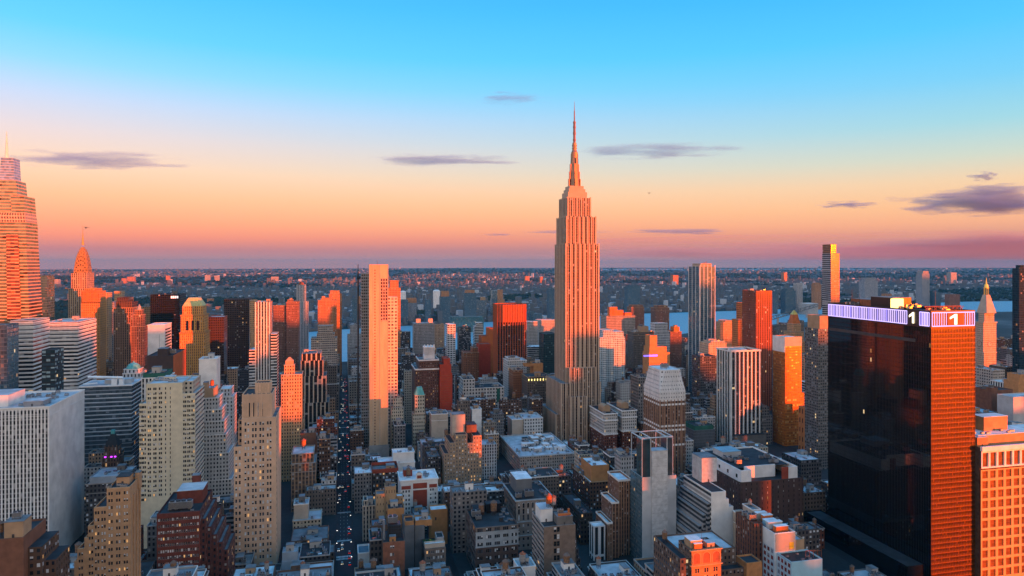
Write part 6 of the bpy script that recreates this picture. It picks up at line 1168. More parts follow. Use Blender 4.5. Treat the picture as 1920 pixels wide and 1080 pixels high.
B('white_balcony_block', 'white stepped block with balconies right of the golden glass tower', 850, 20, [(1509, 1526, 730), (1512, 1522, 717, 1, 2)], 'f_bands', 3, 3.6, 'roof_white', 756, 'the white balcony block'); B('orange_wall_block', 'sunlit orange block with a dark red roof right of the golden glass tower', 762, 22, [(1518, 1537, 766)], 'f_orangewin', 5, 12, 'roof_red', 838, 'the dark red roofed orange block'); facade('f_orangewin', (.50, .22, .08), w=.3, h=.5, lit=0)
B('grey_roof_block', 'dark block with a pale grey roof at the foot of the golden glass tower', 650, 34, [(1502, 1540, 862)], 'f_dgrid2', 3.2, 4, 'roof_silver', 920, 'the pale grey roof block', clutter=6); facade('f_dgrid2', (.07, .07, .075), w=.55, h=.55, blind=.2, bcol=(.2, .2, .22), lit=.02)
B('grey_net_block', 'grey netted block with a green roof left of the white ribbed tower', 760, 34, [(1301, 1341, 806), (1303, 1338, 798, 3, 3, 'green', 'penthouse')], 'f_net', 1.4, 3.6, 'roof_dark', 842, 'the grey netted block', clutter=4); facade('f_net', (.16, .18, .20), w=.5, h=.9, sp=(.12, .14, .16), blind=0, lit=.006)
B('white_small_block', 'small white windowed block between the white crowned tower and the grey netted block', 745, 18, [(1287, 1300, 826)], 'f_white', 3, 4, 'roof_white', 880, 'the small white block', clutter=2)


e = thing('brown_pier_wings', 'brown piered tower wings with white caps in the canyon left of the blank grey tower', 'building', (pt(1165, 530), 545, 0)); Xm = 0
for i, (a, c, py, yy) in enumerate(((1160, 1184, 901, 532), (1148, 1160, 943, 529), (1139, 1148, 981, 526))):
    X0, X1 = pt(a, yy), pt(c, yy)-.02; tierbox(e, rect(X0, X1, yy, 556-i*2), 0, zz(py, X0, yy), 'f_brownpier', 'roof_white', 2.4, 3.7, 'wall' if i == 0 else 'lower_wing', 1.2, (.3, .9, 1.6, 'white_stone')); HERO.append((X0, X1, yy, 556, zz(py, X0, yy), a, c, 1080, None, 'wings'))
    ribs(e, 'w', yy, X0+.4, X1-.4, 0, zz(py, X0, yy)-1, max(2, round((X1-X0)/2.4)+1), .7, .35, 'brownpier')
b = B('dark_canyon_block', 'dark brown flank building in the black street canyon left of the white framed slot block', 560, 62, [(1088, 1113, 975), (1089, 1112, 962, 2, 8)], 'f_darkcanyon', 3, 4, 'roof_tar', 1080, 'the dark canyon block', clutter=4); facade('f_darkcanyon', (.05, .04, .035), w=.45, h=.5, lit=.02)

facade('f_blackblock', (.022, .018, .018), w=.45, h=.5, lit=.012, blind=.05)
# ================================================================ ground, streets, river
def gp(px, py):
    d = H*F/(py-HY); l = (px-960)/F*d; return (d*SA+l*CA, d*CA-l*SA)
def groundmat():
    m, t, b = newmat('ground'); n = t.nodes.new; L = t.links.new; setp(b, Roughness=.9)
    tc = n('ShaderNodeTexCoord'); no = n('ShaderNodeTexNoise'); no.inputs['Scale'].default_value = .0022; no.inputs['Detail'].default_value = 9; no.inputs['Roughness'].default_value = .62; L(tc.outputs['Object'], no.inputs['Vector'])
    r = n('ShaderNodeValToRGB'); L(no.outputs['Fac'], r.inputs[0]); e = r.color_ramp.elements
    e[0].position = .38; e[0].color = (.010, .026, .026, 1); e[1].position = .66; e[1].color = (.11, .13, .14, 1); x = e.new(.52); x.color = (.03, .05, .055, 1)
    s = n('ShaderNodeSeparateXYZ'); L(tc.outputs['Object'], s.inputs[0]); mr = n('ShaderNodeMapRange'); L(s.outputs[1], mr.inputs[0]); mr.inputs[1].default_value = 1700; mr.inputs[2].default_value = 2100
    mx = n('ShaderNodeMix'); mx.data_type = 'RGBA'; L(mr.outputs[0], mx.inputs[0]); mx.inputs[6].default_value = (.018, .018, .02, 1); L(r.outputs[0], mx.inputs[7]); L(mx.outputs[2], b.inputs['Base Color'])
groundmat()
m = MB(); G = 90000
edge = [gp(p, q) for p, q in ((2300, 502.2), (1920, 502), (1500, 502), (1200, 502), (900, 502.3), (640, 503.4), (300, 504.5), (0, 505.5), (-300, 506))]
m.face([(-20000, -1500, 0), (60000, -1500, 0)]+[(*p, 0) for p in edge]); tagit(m.build('ground', 'ground'), None, None, None, 'structure')
simple('asphalt', (.018, .019, .021), .75, noise=.35, scale=.08); simple('pavement', (.03, .03, .032), .9, noise=.2, scale=.2); simple('marking', (.7, .7, .68), .7, noise=.2)
AVE = [(310, 338), (586, 614), (1012, 1040), (1155, 1175), (1290, 1312), (1425, 1445), (1540, 1562)]
m = MB(); m.face([(-8.9, 300, .03), (8.9, 300, .03), (8.9, 1690, .03), (-8.9, 1690, .03)]); tagit(m.build('road', 'asphalt'), None, None, None, 'structure')
m = MB()
for k in range(-14, 20):
    ys = [338]+[v for a in AVE[1:] for v in a]+[1690]
    for a, b_ in zip(ys[::2], ys[1::2]):
        x0, x1 = 80*k+6.5, 80*k+73.5; m.box(x0, x1, a, b_, .01, .15)
tagit(m.build('pavement', 'pavement'), None, None, None, 'structure')
m = MB()
for ya in (578, 582.5, 616, 1006, 1042, 686):
    for i in range(12): X = -5.8+i*1.03; m.face([(X, ya, .036), (X+.5, ya, .036), (X+.5, ya+3.2, .036), (X, ya+3.2, .036)])
for y in range(620, 1600, 9):
    for X in (-3.1, 0, 3.1): m.face([(X-.07, y, .036), (X+.07, y, .036), (X+.07, y+3, .036), (X-.07, y+3, .036)])
tagit(m.build('road_markings', 'marking'), None, None, None, 'structure')
def watermat():
    m, t, b = newmat('water'); n = t.nodes.new; L = t.links.new
    b.inputs['Base Color'].default_value = (.22, .43, .53, 1); setp(b, Roughness=.5); b.inputs['Specular IOR Level'].default_value = .25  # reflected sky put into the base colour of the water
    tc = n('ShaderNodeTexCoord'); no = n('ShaderNodeTexNoise'); no.inputs['Scale'].default_value = .02; no.inputs['Detail'].default_value = 6; L(tc.outputs['Object'], no.inputs['Vector'])
    bp = n('ShaderNodeBump'); bp.inputs['Strength'].default_value = .9; bp.inputs['Distance'].default_value = 9; L(no.outputs['Fac'], bp.inputs['Height']); L(bp.outputs[0], b.inputs['Normal'])
watermat()
NEAR = [(-700, 690), (560, 682), (700, 676), (860, 655), (1000, 645), (1210, 638), (1330, 618), (1480, 606), (1600, 598), (1800, 586), (2500, 574)]
FAR = [(-700, 640), (560, 624), (700, 614), (860, 607), (1000, 599), (1210, 588), (1330, 584.5), (1480, 579.5), (1600, 574), (1800, 566), (2500, 556)]
m = MB()
for i in range(len(NEAR)-1):
    a, b_, c, d = gp(*NEAR[i]), gp(*NEAR[i+1]), gp(*FAR[i+1]), gp(*FAR[i]); m.face([(*a, .4), (*b_, .4), (*c, .4), (*d, .4)])
tagit(m.build('river', 'water'), None, None, None, 'structure')
m = MB()
for pl in ([(1120, 507), (1420, 506.5), (1420, 504), (1120, 504)], [(1420, 506), (1640, 506.5), (1640, 504.2), (1420, 504)]): m.face([(*gp(*p), 1.) for p in pl])
tagit(m.build('bay', 'water'), None, None, None, 'structure')
simple('ridgegreen', (.03, .045, .035), .9, scale=.001)
def inwater(px, py):
    n_ = float(np.interp(px, [p[0] for p in NEAR], [p[1] for p in NEAR])); f = float(np.interp(px, [p[0] for p in FAR], [p[1] for p in FAR])); return f-.5 < py < n_+1.5, f, n_
# ================================================================ the far shore
def island_mat(name, cols, rough=.85):
    m, t, b = newmat(name); g = t.nodes.new('ShaderNodeNewGeometry'); r = t.nodes.new('ShaderNodeValToRGB'); r.color_ramp.interpolation = 'CONSTANT'
    t.links.new(g.outputs['Random Per Island'], r.inputs[0]); e = r.color_ramp.elements
    for i, c in enumerate(cols):
        x = e[i] if i < 2 else e.new(0); x.position = i/len(cols); x.color = (*c, 1)
    t.links.new(r.outputs[0], b.inputs['Base Color']); setp(b, Roughness=rough)
island_mat('farhouse', [(.12, .14, .16), (.42, .46, .50), (.72, .76, .80), (.16, .17, .18), (.55, .58, .62), (.20, .24, .28), (.86, .88, .90), (.26, .20, .17), (.46, .52, .58), (.10, .12, .14)])
island_mat('fartree', [(.016, .028, .016), (.03, .045, .024), (.022, .034, .02), (.04, .05, .03)])
rg = np.random.default_rng(11)
def clump(x, y, s): return math.sin(x/s+1.3*math.sin(y/s*.7))+math.sin(y/s*1.1+.9*math.sin(x/s*1.3+2))
hv, hf, tv, tf = [], [], [], []
cnt_h = 0
for i in range(66000):
    px = rg.uniform(-60, 1980); u = rg.random(); py = float(np.interp(px, [0, 640, 1200, 1920], [507, 504.8, 503.5, 503.5]))+u**1.15*150
    w_, f, n_ = inwater(px, py)
    if py > f-1: continue
    x, y = gp(px, py); d = dep(x, y); c = clump(x, y, 900)+.6*clump(x+500, y, 300); band = 508+5*math.sin(px/190.)+ (6 if px < 700 else 0)
    wood = c < -.95 or abs(py-band-6) < 4.5
    if wood:
        if len(tv)//6 < 13000:
            for q in range(2):
                s = rg.uniform(5, 11)*(1+d/7000); X, Y = x+rg.normal(0, 22), y+rg.normal(0, 30); b0 = len(tv); h = s*rg.uniform(.7, 1.2)
                tv += [(X-s, Y, h*.5), (X, Y-s, h*.45), (X+s, Y, h*.5), (X, Y+s, h*.55), (X+s*.2, Y, h*1.1), (X, Y, 0)]
                tf += [(b0, b0+1, b0+4), (b0+1, b0+2, b0+4), (b0+2, b0+3, b0+4), (b0+3, b0, b0+4), (b0+1, b0, b0+5), (b0+2, b0+1, b0+5), (b0+3, b0+2, b0+5), (b0, b0+3, b0+5)]
        continue
    if cnt_h > 36000: continue
    cnt_h += 1; k = 1+d/11000; W, D, h = rg.uniform(7, 17)*k, rg.uniform(8, 24)*k, rg.uniform(5, 12)*(1+d/30000)
    r = rg.random()
    if r < .05: W *= 2.6; D *= 2.2
    elif r < .13: h *= rg.uniform(2, 4.6); W *= 1.2
    a = .25+.5*math.floor(math.sin(x/2300)*1.5+.5); ca, sa = math.cos(a), math.sin(a); b0 = len(hv)
    for z in (0, h):
        for ux, uy in ((-W, -D), (W, -D), (W, D), (-W, D)): hv.append((x+(ux*ca-uy*sa)/2, y+(ux*sa+uy*ca)/2, z))
    hf += [(b0, b0+1, b0+5, b0+4), (b0+1, b0+2, b0+6, b0+5), (b0+2, b0+3, b0+7, b0+6), (b0+3, b0, b0+4, b0+7), (b0+4, b0+5, b0+6, b0+7)]
def rawmesh(name, v, f, mat):
    me = bpy.data.meshes.new(name); me.from_pydata(v, [], f); me.materials.append(MATS[mat]); o = bpy.data.objects.new(name, me); C.objects.link(o); return o
tagit(rawmesh('distant_houses', hv, hf, 'farhouse'), None, None, None, 'stuff'); tagit(rawmesh('distant_woodland', tv, tf, 'fartree'), None, None, None, 'stuff')
def far(name, label, tiers, dist, mat, D=28, roof='roof_grey', fl=3.3, bay=3.2, group=None):
    a, c = tiers[0][0], tiers[0][1]; d = dist; l = ((a+c)/2-960)/F*d; y = d*CA-l*SA
    return B(name, label, y, D, tiers, mat, bay, fl, roof, None, None, group=group)
H0 = len(HERO)
far('river_glass_tower', 'dark glass tower across the river left of the scaffolded tower', [(660, 670, 561)], 2700, 'f_farglass')
far('river_glass_tower', 'slim tower with a top coloured sunlit orange across the river beside the scaffolded tower', [(669, 677, 570), (670, 676, 556, 2, 2, 'f_orangeapt')], 2800, 'f_farbrick')  # top tier: evening sun put into the facade colour
far('river_glass_tower', 'grey glass tower across the river right of the white gridded tower', [(751, 765, 562)], 2700, 'f_farglass')
far('river_slab', 'grey slab across the river with an orange sunlit roof box', [(764, 781, 568), (763, 781, 559, 1, 1, 'f_orangeapt', 'penthouse', 1)], 2750, 'f_far')  # roof box takes its sunlight from an orange facade colour
far('river_glass_tower', 'lone slim dark tower across the river between two grey towers', [(798, 808, 562)], 2700, 'f_farglass')
far('river_glass_tower', 'dark blue tower across the river with a top coloured sunlit orange', [(826, 844, 556), (828, 842, 546, 3, 3, 'f_orangeapt')], 2750, 'f_farglass', 34)  # sunlit top painted by an orange facade
b = far('river_glass_tower', 'dark blue tower across the river with a red lit roof edge and thin chimney', [(871, 893, 549), (873, 890, 544, 2, 8, 'f_orangeapt')], 2800, 'f_farglass', 34)  # lit roof edge painted by an orange facade
far('river_glass_tower', 'pale blue glass tower across the river with a short top', [(894, 912, 563), (902, 910, 557, 2, 6, 'f_tanlit')], 2900, 'f_glassteal')
far('river_glass_tower', 'stepped pale tower across the river with a bright orange half', [(922, 946, 560), (923, 934, 545, 1, 1), ], 2950, 'f_glassteal', 34)
far('river_tower', 'bright orange sunlit tower across the river left of the art deco skyscraper', [(934, 946, 562), (934, 943, 543, 1, 4)], 2880, 'f_orangeapt', 20)
far('green_glass_block', 'wide green glass office block standing on the far river bank', [(846, 907, 594)], 2420, 'f_glassgreen', 40)
far('river_tower', 'dark blue tower touching the left edge of the art deco skyscraper', [(1029, 1042, 541)], 2800, 'f_farglass')
far('river_tower', 'blue grey tower across the river right of the art deco skyscraper', [(1177, 1200, 538), (1180, 1196, 535, 2, 3)], 3000, 'f_farglass', 40)
far('river_tower', 'low dark twin block across the river right of the bronze tower, nearer one', [(1003, 1017, 588)], 2500, 'f_farglass'); far('river_tower', 'low dark twin block across the river right of the bronze tower, left one', [(990, 1003, 584)], 2550, 'f_farglass')
far('shore_tower', 'pale grey slim tower on the far shore right of the rust slab tower', [(1494, 1505, 531)], 3350, 'f_pale'); far('shore_tower', 'wide blue grey tower on the far shore right of the rust slab tower', [(1473, 1492, 545), (1475, 1489, 541, 1, 3)], 3300, 'f_farglass', 40)
far('shore_tower', 'small blue tower on the far shore touching the rust slab tower', [(1449, 1458, 546)], 3300, 'f_farglass'); far('shore_warehouse', 'low white warehouse on the far shore beside the slender balcony tower', [(1513, 1534, 569)], 3250, 'f_whitepier', 60, 'roof_white')
far('shore_tower', 'orange sunlit tower on the far shore beside the slender balcony tower', [(1528, 1540, 533), (1529, 1538, 530, 1, 2)], 3600, 'f_orangeapt')
far('shore_tower', 'broad grey tower beyond the violet light bars of the black slab', [(1621, 1646, 526), (1624, 1642, 521, 2, 4)], 3500, 'f_far', 40); far('shore_tower', 'tall slim grey tower beyond the roof of the black slab', [(1729, 1743, 513), (1731, 1741, 508, 1, 2)], 3600, 'f_far', 40)
for px0, px1, py, d, lab in ((1780, 1800, 552, 3500, 'brick'), (1752, 1764, 548, 3600, 'blue'), (1684, 1694, 552, 3500, 'grey'), (1660, 1672, 551, 3700, 'orange')):
    far('shore_block', 'small %s apartment block far behind the rooftop of the black slab' % lab, [(px0, px1, py)], d, {'brick': 'f_farbrick', 'blue': 'f_farglass', 'grey': 'f_far', 'orange': 'f_orangeapt'}[lab])
for px0, px1, py, d, lab in ((228, 236, 522, 8200, 'left one of the far orange housing pair'), (238, 252, 519, 8600, 'right one of the far orange housing pair'), (311, 318, 517, 9500, 'tiny sunlit tower near the horizon above the black slab with a sign'), (384, 394, 516, 9500, 'wide pale orange block on the horizon right of the gold pyramid roof'), (402, 411, 517, 9500, 'small pale orange block on the horizon above the dark maroon tower'), (508, 522, 519, 9000, 'red sunlit block near the horizon left of the slender pale river tower'),
      (985, 993, 518, 8000, 'tiny sunlit block near the horizon just left of the art deco skyscraper'), (1013, 1018, 519, 8000, 'tiny tan tower near the horizon beside the art deco skyscraper'), (1262, 1272, 516, 7500, 'sunlit stepped block near the horizon left of the fluted glass tower'), (1470, 1476, 511, 9000, 'tiny red tower near the horizon right of the rust slab tower'), (1783, 1794, 511, 8000, 'tiny red block near the horizon right of the slim grey tower'), (388, 398, 560, 4200, 'orange apartment block behind the gold pyramid roof'), (72, 80, 520, 6000, 'pale tower near the horizon beside the tapered glass skyscraper'), (97, 109, 524, 6500, 'grey far tower between the tapered skyscraper and the spired tower')):
    far('horizon_block', lab, [(px0, px1, py)], d, 'f_orangeapt' if 'pale' not in lab and 'grey' not in lab else 'f_pale', 60, fl=5, bay=6)
def gastank(px0, px1, py0, py1, d, lab):
    l = ((px0+px1)/2-960)/F*d; x, y = d*SA+l*CA, d*CA-l*SA; r = (px1-px0)/2/F*d; z0 = zz(py1, x, y); z1 = zz(py0, x, y); e = thing('storage_tank', lab, 'storage tank', (x, y, 0), 'white round storage tanks'); m = MB(); m.cyl(x, y, r, r, 0, z0+(z1-z0)*.7, 20); m.build('shell', 'white_paint', e)
    m = MB(); h = (z1-z0)*.3
    for i in range(4): a0, a1 = i*math.pi/8, (i+1)*math.pi/8; m.cyl(x, y, r*math.cos(a0), r*math.cos(a1)+.01, z0+(z1-z0)*.7+h*math.sin(a0), z0+(z1-z0)*.7+h*math.sin(a1), 20, 0, False)
    m.build('dome', 'white_paint', e)
gastank(750, 761, 545, 553, 3600, 'white round storage tank right of the orange red tower top'); gastank(812, 825, 543, 553, 3600, 'white domed storage tank above the dark slim river tower')
# suspension bridge ramp near the right shore
e = thing('river_bridge', 'steel truss bridge ramp slanting across the water right of the rust slab tower', 'bridge', (*gp(1480, 604), 0)); m = MB()
A0, A1 = Vector((*gp(1448, 612), 26)), Vector((*gp(1535, 590), 40)); n_ = 18
for i in range(n_):
    a, c = A0.lerp(A1, i/n_), A0.lerp(A1, (i+1)/n_); u = Vector((0, 0, 12))
    m.bar(a, c, 1.2); m.bar(a+u, c+u, 1.); m.bar(a, c+u if i % 2 else a+u, .7); m.bar(a+u, c, .7)
m.build('truss', 'conc_dark', e); m = MB()
for f in (.1, .4, .7): p = A0.lerp(A1, f); m.box(p.x-3, p.x+3, p.y-3, p.y+3, 0, p.z)
m.build('piers', 'greywall', e)
# ================================================================ ordinary blocks filling the street grid
HB = HERO[:]
for a, c, v, y in ((566, 662, 664, 1640), (750, 852, 652, 1640), (1196, 1316, 632, 1700), (1342, 1402, 604, 1700), (1448, 1542, 600, 1800), (-40, 130, 740, 1000)): HB.append((1e6, 1e6, y, y, 0, a, c, v, None, 'open'))
kinds = [('grey', 'stone', 'f_grey', 5), ('brown', 'brick', 'f_brown', 5), ('tan', 'brick', 'f_tan', 2), ('red brick', '', 'f_brick', 2), ('beige', 'stone', 'f_lime', 3), ('white', 'brick', 'f_white', 3), ('dark grey', '', 'f_dgrey2', 5), ('charcoal', '', 'f_dgrey', 4), ('greyish tan', 'brick', 'f_tangrey', 4), ('pale grey', '', 'f_pale', 2), ('cream', 'brick', 'f_cream', 1), ('ribbon windowed grey', '', 'f_bandsgrey', 1)]
bagk = [k for k in kinds for _ in range(k[3])]; roofs = [('roof_grey', 4), ('roof_silver', 4), ('roof_dark', 4), ('roof_white', 2), ('roof_tar', 2)]; bagr = [k for k, n_ in roofs for _ in range(n_)]
rf = random.Random(23); LOTS = []
ys = [340]+[v for a in AVE[1:] for v in a]+[1690]
for k in range(-14, 20):
    for a, b_ in zip(ys[::2], ys[1::2]):
        for row in (0, 1):
            y = a+rf.uniform(0, 3)
            while y < b_-9:
                w_ = min(rf.choice((8.5, 11, 13, 15, 17, 20, 26)), b_-y); dpt = rf.uniform(26, 32.5); x0, x1 = (80*k+7.5, 80*k+7.5+dpt) if row == 0 else (80*k+72.5-dpt, 80*k+72.5)
                LOTS.append((x0, x1, y, y+w_-.4)); y += w_
def overlap(x0, x1, y0, y1, m_=.8):
    for h in HERO:
        if x0 < h[1]+m_ and x1 > h[0]-m_ and y0 < h[3]+m_ and y1 > h[2]-m_: return h
    return None
CAND = []
for x0, x1, y0, y1 in LOTS:
    if y0 < 425 or dep(x0, y0) < 200: continue
    hh = overlap(x0, x1, y0, y1)
    if hh:      # use what is left of the lot
        ok = False
        for f0, f1 in ((0, .5), (.5, 1)):
            xa, xb = x0+(x1-x0)*f0, x0+(x1-x0)*f1
            if not overlap(xa+.1, xb-.1, y0, y1): x0, x1 = xa, xb; ok = True; break
        if not ok: continue
    pxs = [proj(X, Y, 20)[0] for X in (x0, x1) for Y in (y0, y1)]; pa, pb = min(pxs), max(pxs)
    if pb < -20 or pa > 1940: continue
    far_ = y0 > 1040
    h = rf.lognormvariate(math.log(45 if y0 < 1040 else 50), .38); h = max(16, min(h, 95))
    if 9 > x0 > -80 and y0 < 1000: h *= .8
    zmax = 1e3; pm = (pa+pb)/2
    for g in HB:
        yh = g[2]
        if g[0] < 1e5 and g[0] > 0 and pm < proj(g[0], g[2], 0)[0]: yh = min(g[3], max(g[2], ypl(max(pm, g[5]+2), g[0])))
        if g[0] < 1e5 and g[1] < 0 and pm > proj(g[1], g[2], 0)[0]: yh = min(g[3], max(g[2], ypl(min(pm, g[6]-2), g[1])))
        if yh > y0+2 and pa < g[6]-1.5 and pb > g[5]+1.5 and g[7]:
            zmax = min(zmax, H-(g[7]-HY)*dep((x0+x1)/2, y0 if g[7] < 900 else y0)/F)
    h = min(h, zmax-1.5)
    if h < 7:
        if zmax < 5: continue
        h = max(5., zmax-.5)
    pt_ = proj((x0+x1)/2, y0, h)[1]
    if pt_ > 1085: continue
    CAND.append((x0, x1, y0, y1, h, pa, pb, pt_))
# hide test on a coarse depth grid so the individually built ones are those in view
def rects_of(b): return b
grid = {}
def stamp(pa, pb, pt_, pb_, d, key):
    for ix in range(max(0, int(pa//4)), min(479, int(pb//4))+1):
        for iy in range(max(0, int(pt_//4)), min(269, int(pb_//4))+1):
            g = grid.get((ix, iy))
            if g is None or d < g[0]: grid[(ix, iy)] = (d, key)
for h in HERO:
    if h[0] > 1e5: continue
    cx = (h[0]+h[1])/2; stamp(h[5]+1, h[6]-1, proj(cx, h[2], h[4])[1]+4, proj(cx, h[2], 0)[1], dep(cx, h[2]), -1)
for i, c in enumerate(CAND):
    bt = proj((c[0]+c[1])/2, c[3], c[4])[1]; stamp(c[5], c[6], min(bt, c[7]), proj((c[0]+c[1])/2, c[2], 0)[1], dep((c[0]+c[1])/2, c[2]), i)
area = {}
for d, k in grid.values():
    if k >= 0: area[k] = area.get(k, 0)+1
order = sorted(area, key=lambda k: -area[k]); NIND = 300
ind = set(order[:NIND]); USED = {}
REFS = []
for h in HERO:
    if h[8]:
        cx = (h[0]+h[1])/2; top = proj(cx, h[2], h[4])[1]; REFS.append((h[8], (h[5]+h[6])/2, (top+min(h[7], 1080))/2 if h[7] else top+30, h[2], (h[6]-h[5])/2, top))
def label_for(c, kind, feat):
    cx, cy = (c[5]+c[6])/2, c[7]+12
    rs = sorted(REFS, key=lambda r: (abs(r[1]-cx)-min(abs(r[1]-cx), r[4]*.6))**2+(.9*(r[2]-cy))**2)
    size = 'low' if c[4] < 26 else 'mid rise' if c[4] < 52 else 'tall'; wd = 'narrow' if c[6]-c[5] < 18 else 'wide' if c[6]-c[5] > 48 else ''
    for r in rs[:12]:
        dx = cx-r[1]
        rel = 'left of' if dx < -r[4]*.7 else 'right of' if dx > r[4]*.7 else ('in front of' if c[2] < r[3] else 'behind')
        for form in (0, 1, 2, 3):
            base = ' '.join(x for x in ((size if form != 2 else ''), (wd if form in (1, 3) else ''), kind[0], (kind[1] if form in (0, 3) else ''), 'block') if x)
            for extra in (feat, ''):
                s = ' '.join((base+' '+extra+' '+rel+' '+r[0]).split())
                if 4 <= len(s.split()) <= 16 and s not in USED: USED[s] = 1; return s
    return None
stuff = {}
for i, c in enumerate(CAND):
    x0, x1, y0, y1, h = c[:5]; kd = rf.choice(bagk); rfm = rf.choice(bagr); fl = rf.uniform(3.4, 4.2); bay = rf.uniform(2.6, 3.6)
    if i not in area: continue
    if i not in ind:
        mb = stuff.setdefault(0, MB()); mb.walls(rect(x0, x1, y0, y1), 0, h, bay, fl, 0); mb.cap(rect(x0, x1, y0, y1), h, 1); continue
    near = dep(x0, y0) < 1150; step = h > 45 and rf.random() < .45
    e = thing('city_block_building', None, 'building', ((x0+x1)/2, (y0+y1)/2, 0), 'ordinary blocks between the towers')
    pal = (.25, .9, 1.1, rf.choice(('palegrey', 'white_stone', 'conc', 'greywall'))) if rf.random() < .5 and near else None
    z = h
    if step:
        z = h*rf.uniform(.62, .85); tierbox(e, rect(x0, x1, y0, y1), 0, z, kd[2], rfm, bay, fl, 'wall', 1., pal); q = rf.uniform(.1, .25)
        t = (x0+(x1-x0)*q, x1-(x1-x0)*q*.6, y0+(y1-y0)*q, y1-.5, h); tierbox(e, rect(*t[:4]), z-.99, h, kd[2], rfm, bay, fl, 'setback', 1.)
    else:
        t = (x0, x1, y0, y1, h); tierbox(e, rect(x0, x1, y0, y1), 0, h, kd[2], rfm, bay, fl, 'wall', 1., pal)
    roof_clutter(e, t, (11 if near else 3), rf, ('conc', 'greywall', 'tanwall', 'conc_dark', 'white_stone', 'brownwall'))
    feat = 'with a cluttered roof' if near else 'with a boxy roof shed'
    if near and rf.random() < .55:
        tank(e, rf.uniform(t[0]+2.5, t[1]-2.5), rf.uniform((t[2]+t[3])/2, t[3]-2.5), h-1, rf.uniform(.95, 1.35), rf.choice((0, 0, 0, 2))); feat = 'with a water tank'
    elif step: feat = 'with a setback top'
    elif rfm in ('roof_white', 'roof_silver'): feat = 'with a pale roof'
    elif rfm in ('roof_dark', 'roof_tar'): feat = 'with a dark roof'
    e['label'] = label_for(c, kd, feat) or ('ordinary %s block between the towers' % kd[0])
for mb in stuff.values(): tagit(mb.build('background_blocks', ['f_grey', 'roof_grey']), None, None, None, 'stuff')
print('LOTS', len(CAND), 'visible', len(area), 'individual', len(ind), 'cells of last', area[order[min(NIND, len(order))-1]])
# overlaps between named buildings
for i, a in enumerate(HERO):
    for b_ in HERO[i+1:]:
        if a[9] != b_[9] and a[0] < b_[1]-.3 and a[1] > b_[0]+.3 and a[2] < b_[3]-.3 and a[3] > b_[2]+.3: print('OVERLAP', a[9], b_[9], [round(v) for v in a[:4]], [round(v) for v in b_[:4]])
# ================================================================ traffic
simple('car_white', (.6, .6, .6), .3, noise=0); simple('car_black', (.02, .02, .022), .25, noise=0); simple('car_yellow', (.6, .34, .02), .35, noise=0); simple('car_red', (.3, .02, .02), .3, noise=0); simple('tyre', (.015, .015, .015), .8, noise=0)
def car_parts():
    b = MB(); b.box(-.9, .9, -2.2, 2.2, .35, .95); b.taper(rect(-.9, .9, -2.2, 2.2), .949, rect(-.84, .84, -2.1, 2.1), 1.0, 1e3, 1e3)
    c = MB(); c.taper(rect(-.82, .82, -1.5, 1.1), 1.0, rect(-.66, .66, -1.05, .55), 1.48, 1e3, 1e3); c.cap(rect(-.66, .66, -1.05, .55), 1.48, 1)
    w_ = MB()
    n_ = 10; 
    for k in range(n_):
        a0, a1 = 2*math.pi*k/n_, 2*math.pi*(k+1)/n_; p = lambda x, a: (x, .33*math.cos(a), .33*math.sin(a)); w_.face([p(-.1, a0), p(.1, a0), p(.1, a1), p(-.1, a1)])
    w_.face([(.1, .33*math.cos(2*math.pi*k/n_), .33*math.sin(2*math.pi*k/n_)) for k in range(n_)]); w_.face([(-.1, .33*math.cos(2*math.pi*k/n_), .33*math.sin(2*math.pi*k/n_)) for k in range(n_)][::-1])
    l = MB(); l.box(-.2, .2, -.06, .06, -.12, .12, bottom=True); out = {}
    for n, mm, mt in (('body', b, 'car_white'), ('cabin', c, ['glass_dark', 'car_white']), ('wheel', w_, 'tyre'), ('headlight', l, 'lamp_white'), ('taillight', l, 'lamp_red')): o = mm.build(n, mt); out[n] = o.data; bpy.data.objects.remove(o)
    return out
CP = car_parts(); bodies = {}
for nme in ('car_white', 'car_black', 'car_yellow', 'car_red'): me = CP['body'].copy(); me.materials[0] = MATS[nme]; bodies[nme] = me
y = 556.; rc = random.Random(5); ncar = 0
while y < 1500 and ncar < 90:
    for lane, X in enumerate((-4.4, -1.5, 1.5, 4.4)):
        if rc.random() < .22:
            cn = rc.choice(('car_white', 'car_black', 'car_black', 'car_yellow', 'car_red', 'car_white')); Y = y+rc.uniform(-2, 2); toward = lane < 2
            e = thing('car', 'small %s car with %s in the dark street canyon' % (cn[4:], 'glowing headlights facing the viewer' if toward else 'red tail lights facing the viewer'), 'car', (X, Y, .03), 'cars in the dark street canyon'); ncar += 1
            def cp(nm, me, x, yy, z, rz=0):
                o = bpy.data.objects.new(nm, me); C.objects.link(o); o.parent = e; o.location = (x, yy, z); o.rotation_euler.z = rz
            cp('body', bodies[cn], 0, 0, 0); cp('cabin', CP['cabin'], 0, 0, 0, math.pi if not toward else 0)
            for sx in (-.82, .82):
                for sy in (-1.35, 1.35): cp('wheel', CP['wheel'], sx, sy, .33)
                cp('headlight' if toward else 'taillight', CP['headlight' if toward else 'taillight'], sx*.75, -2.24, .72); cp('taillight' if toward else 'headlight', CP['taillight' if toward else 'headlight'], sx*.75, 2.24, .72)
    y += rc.uniform(8, 15)
nl = 0
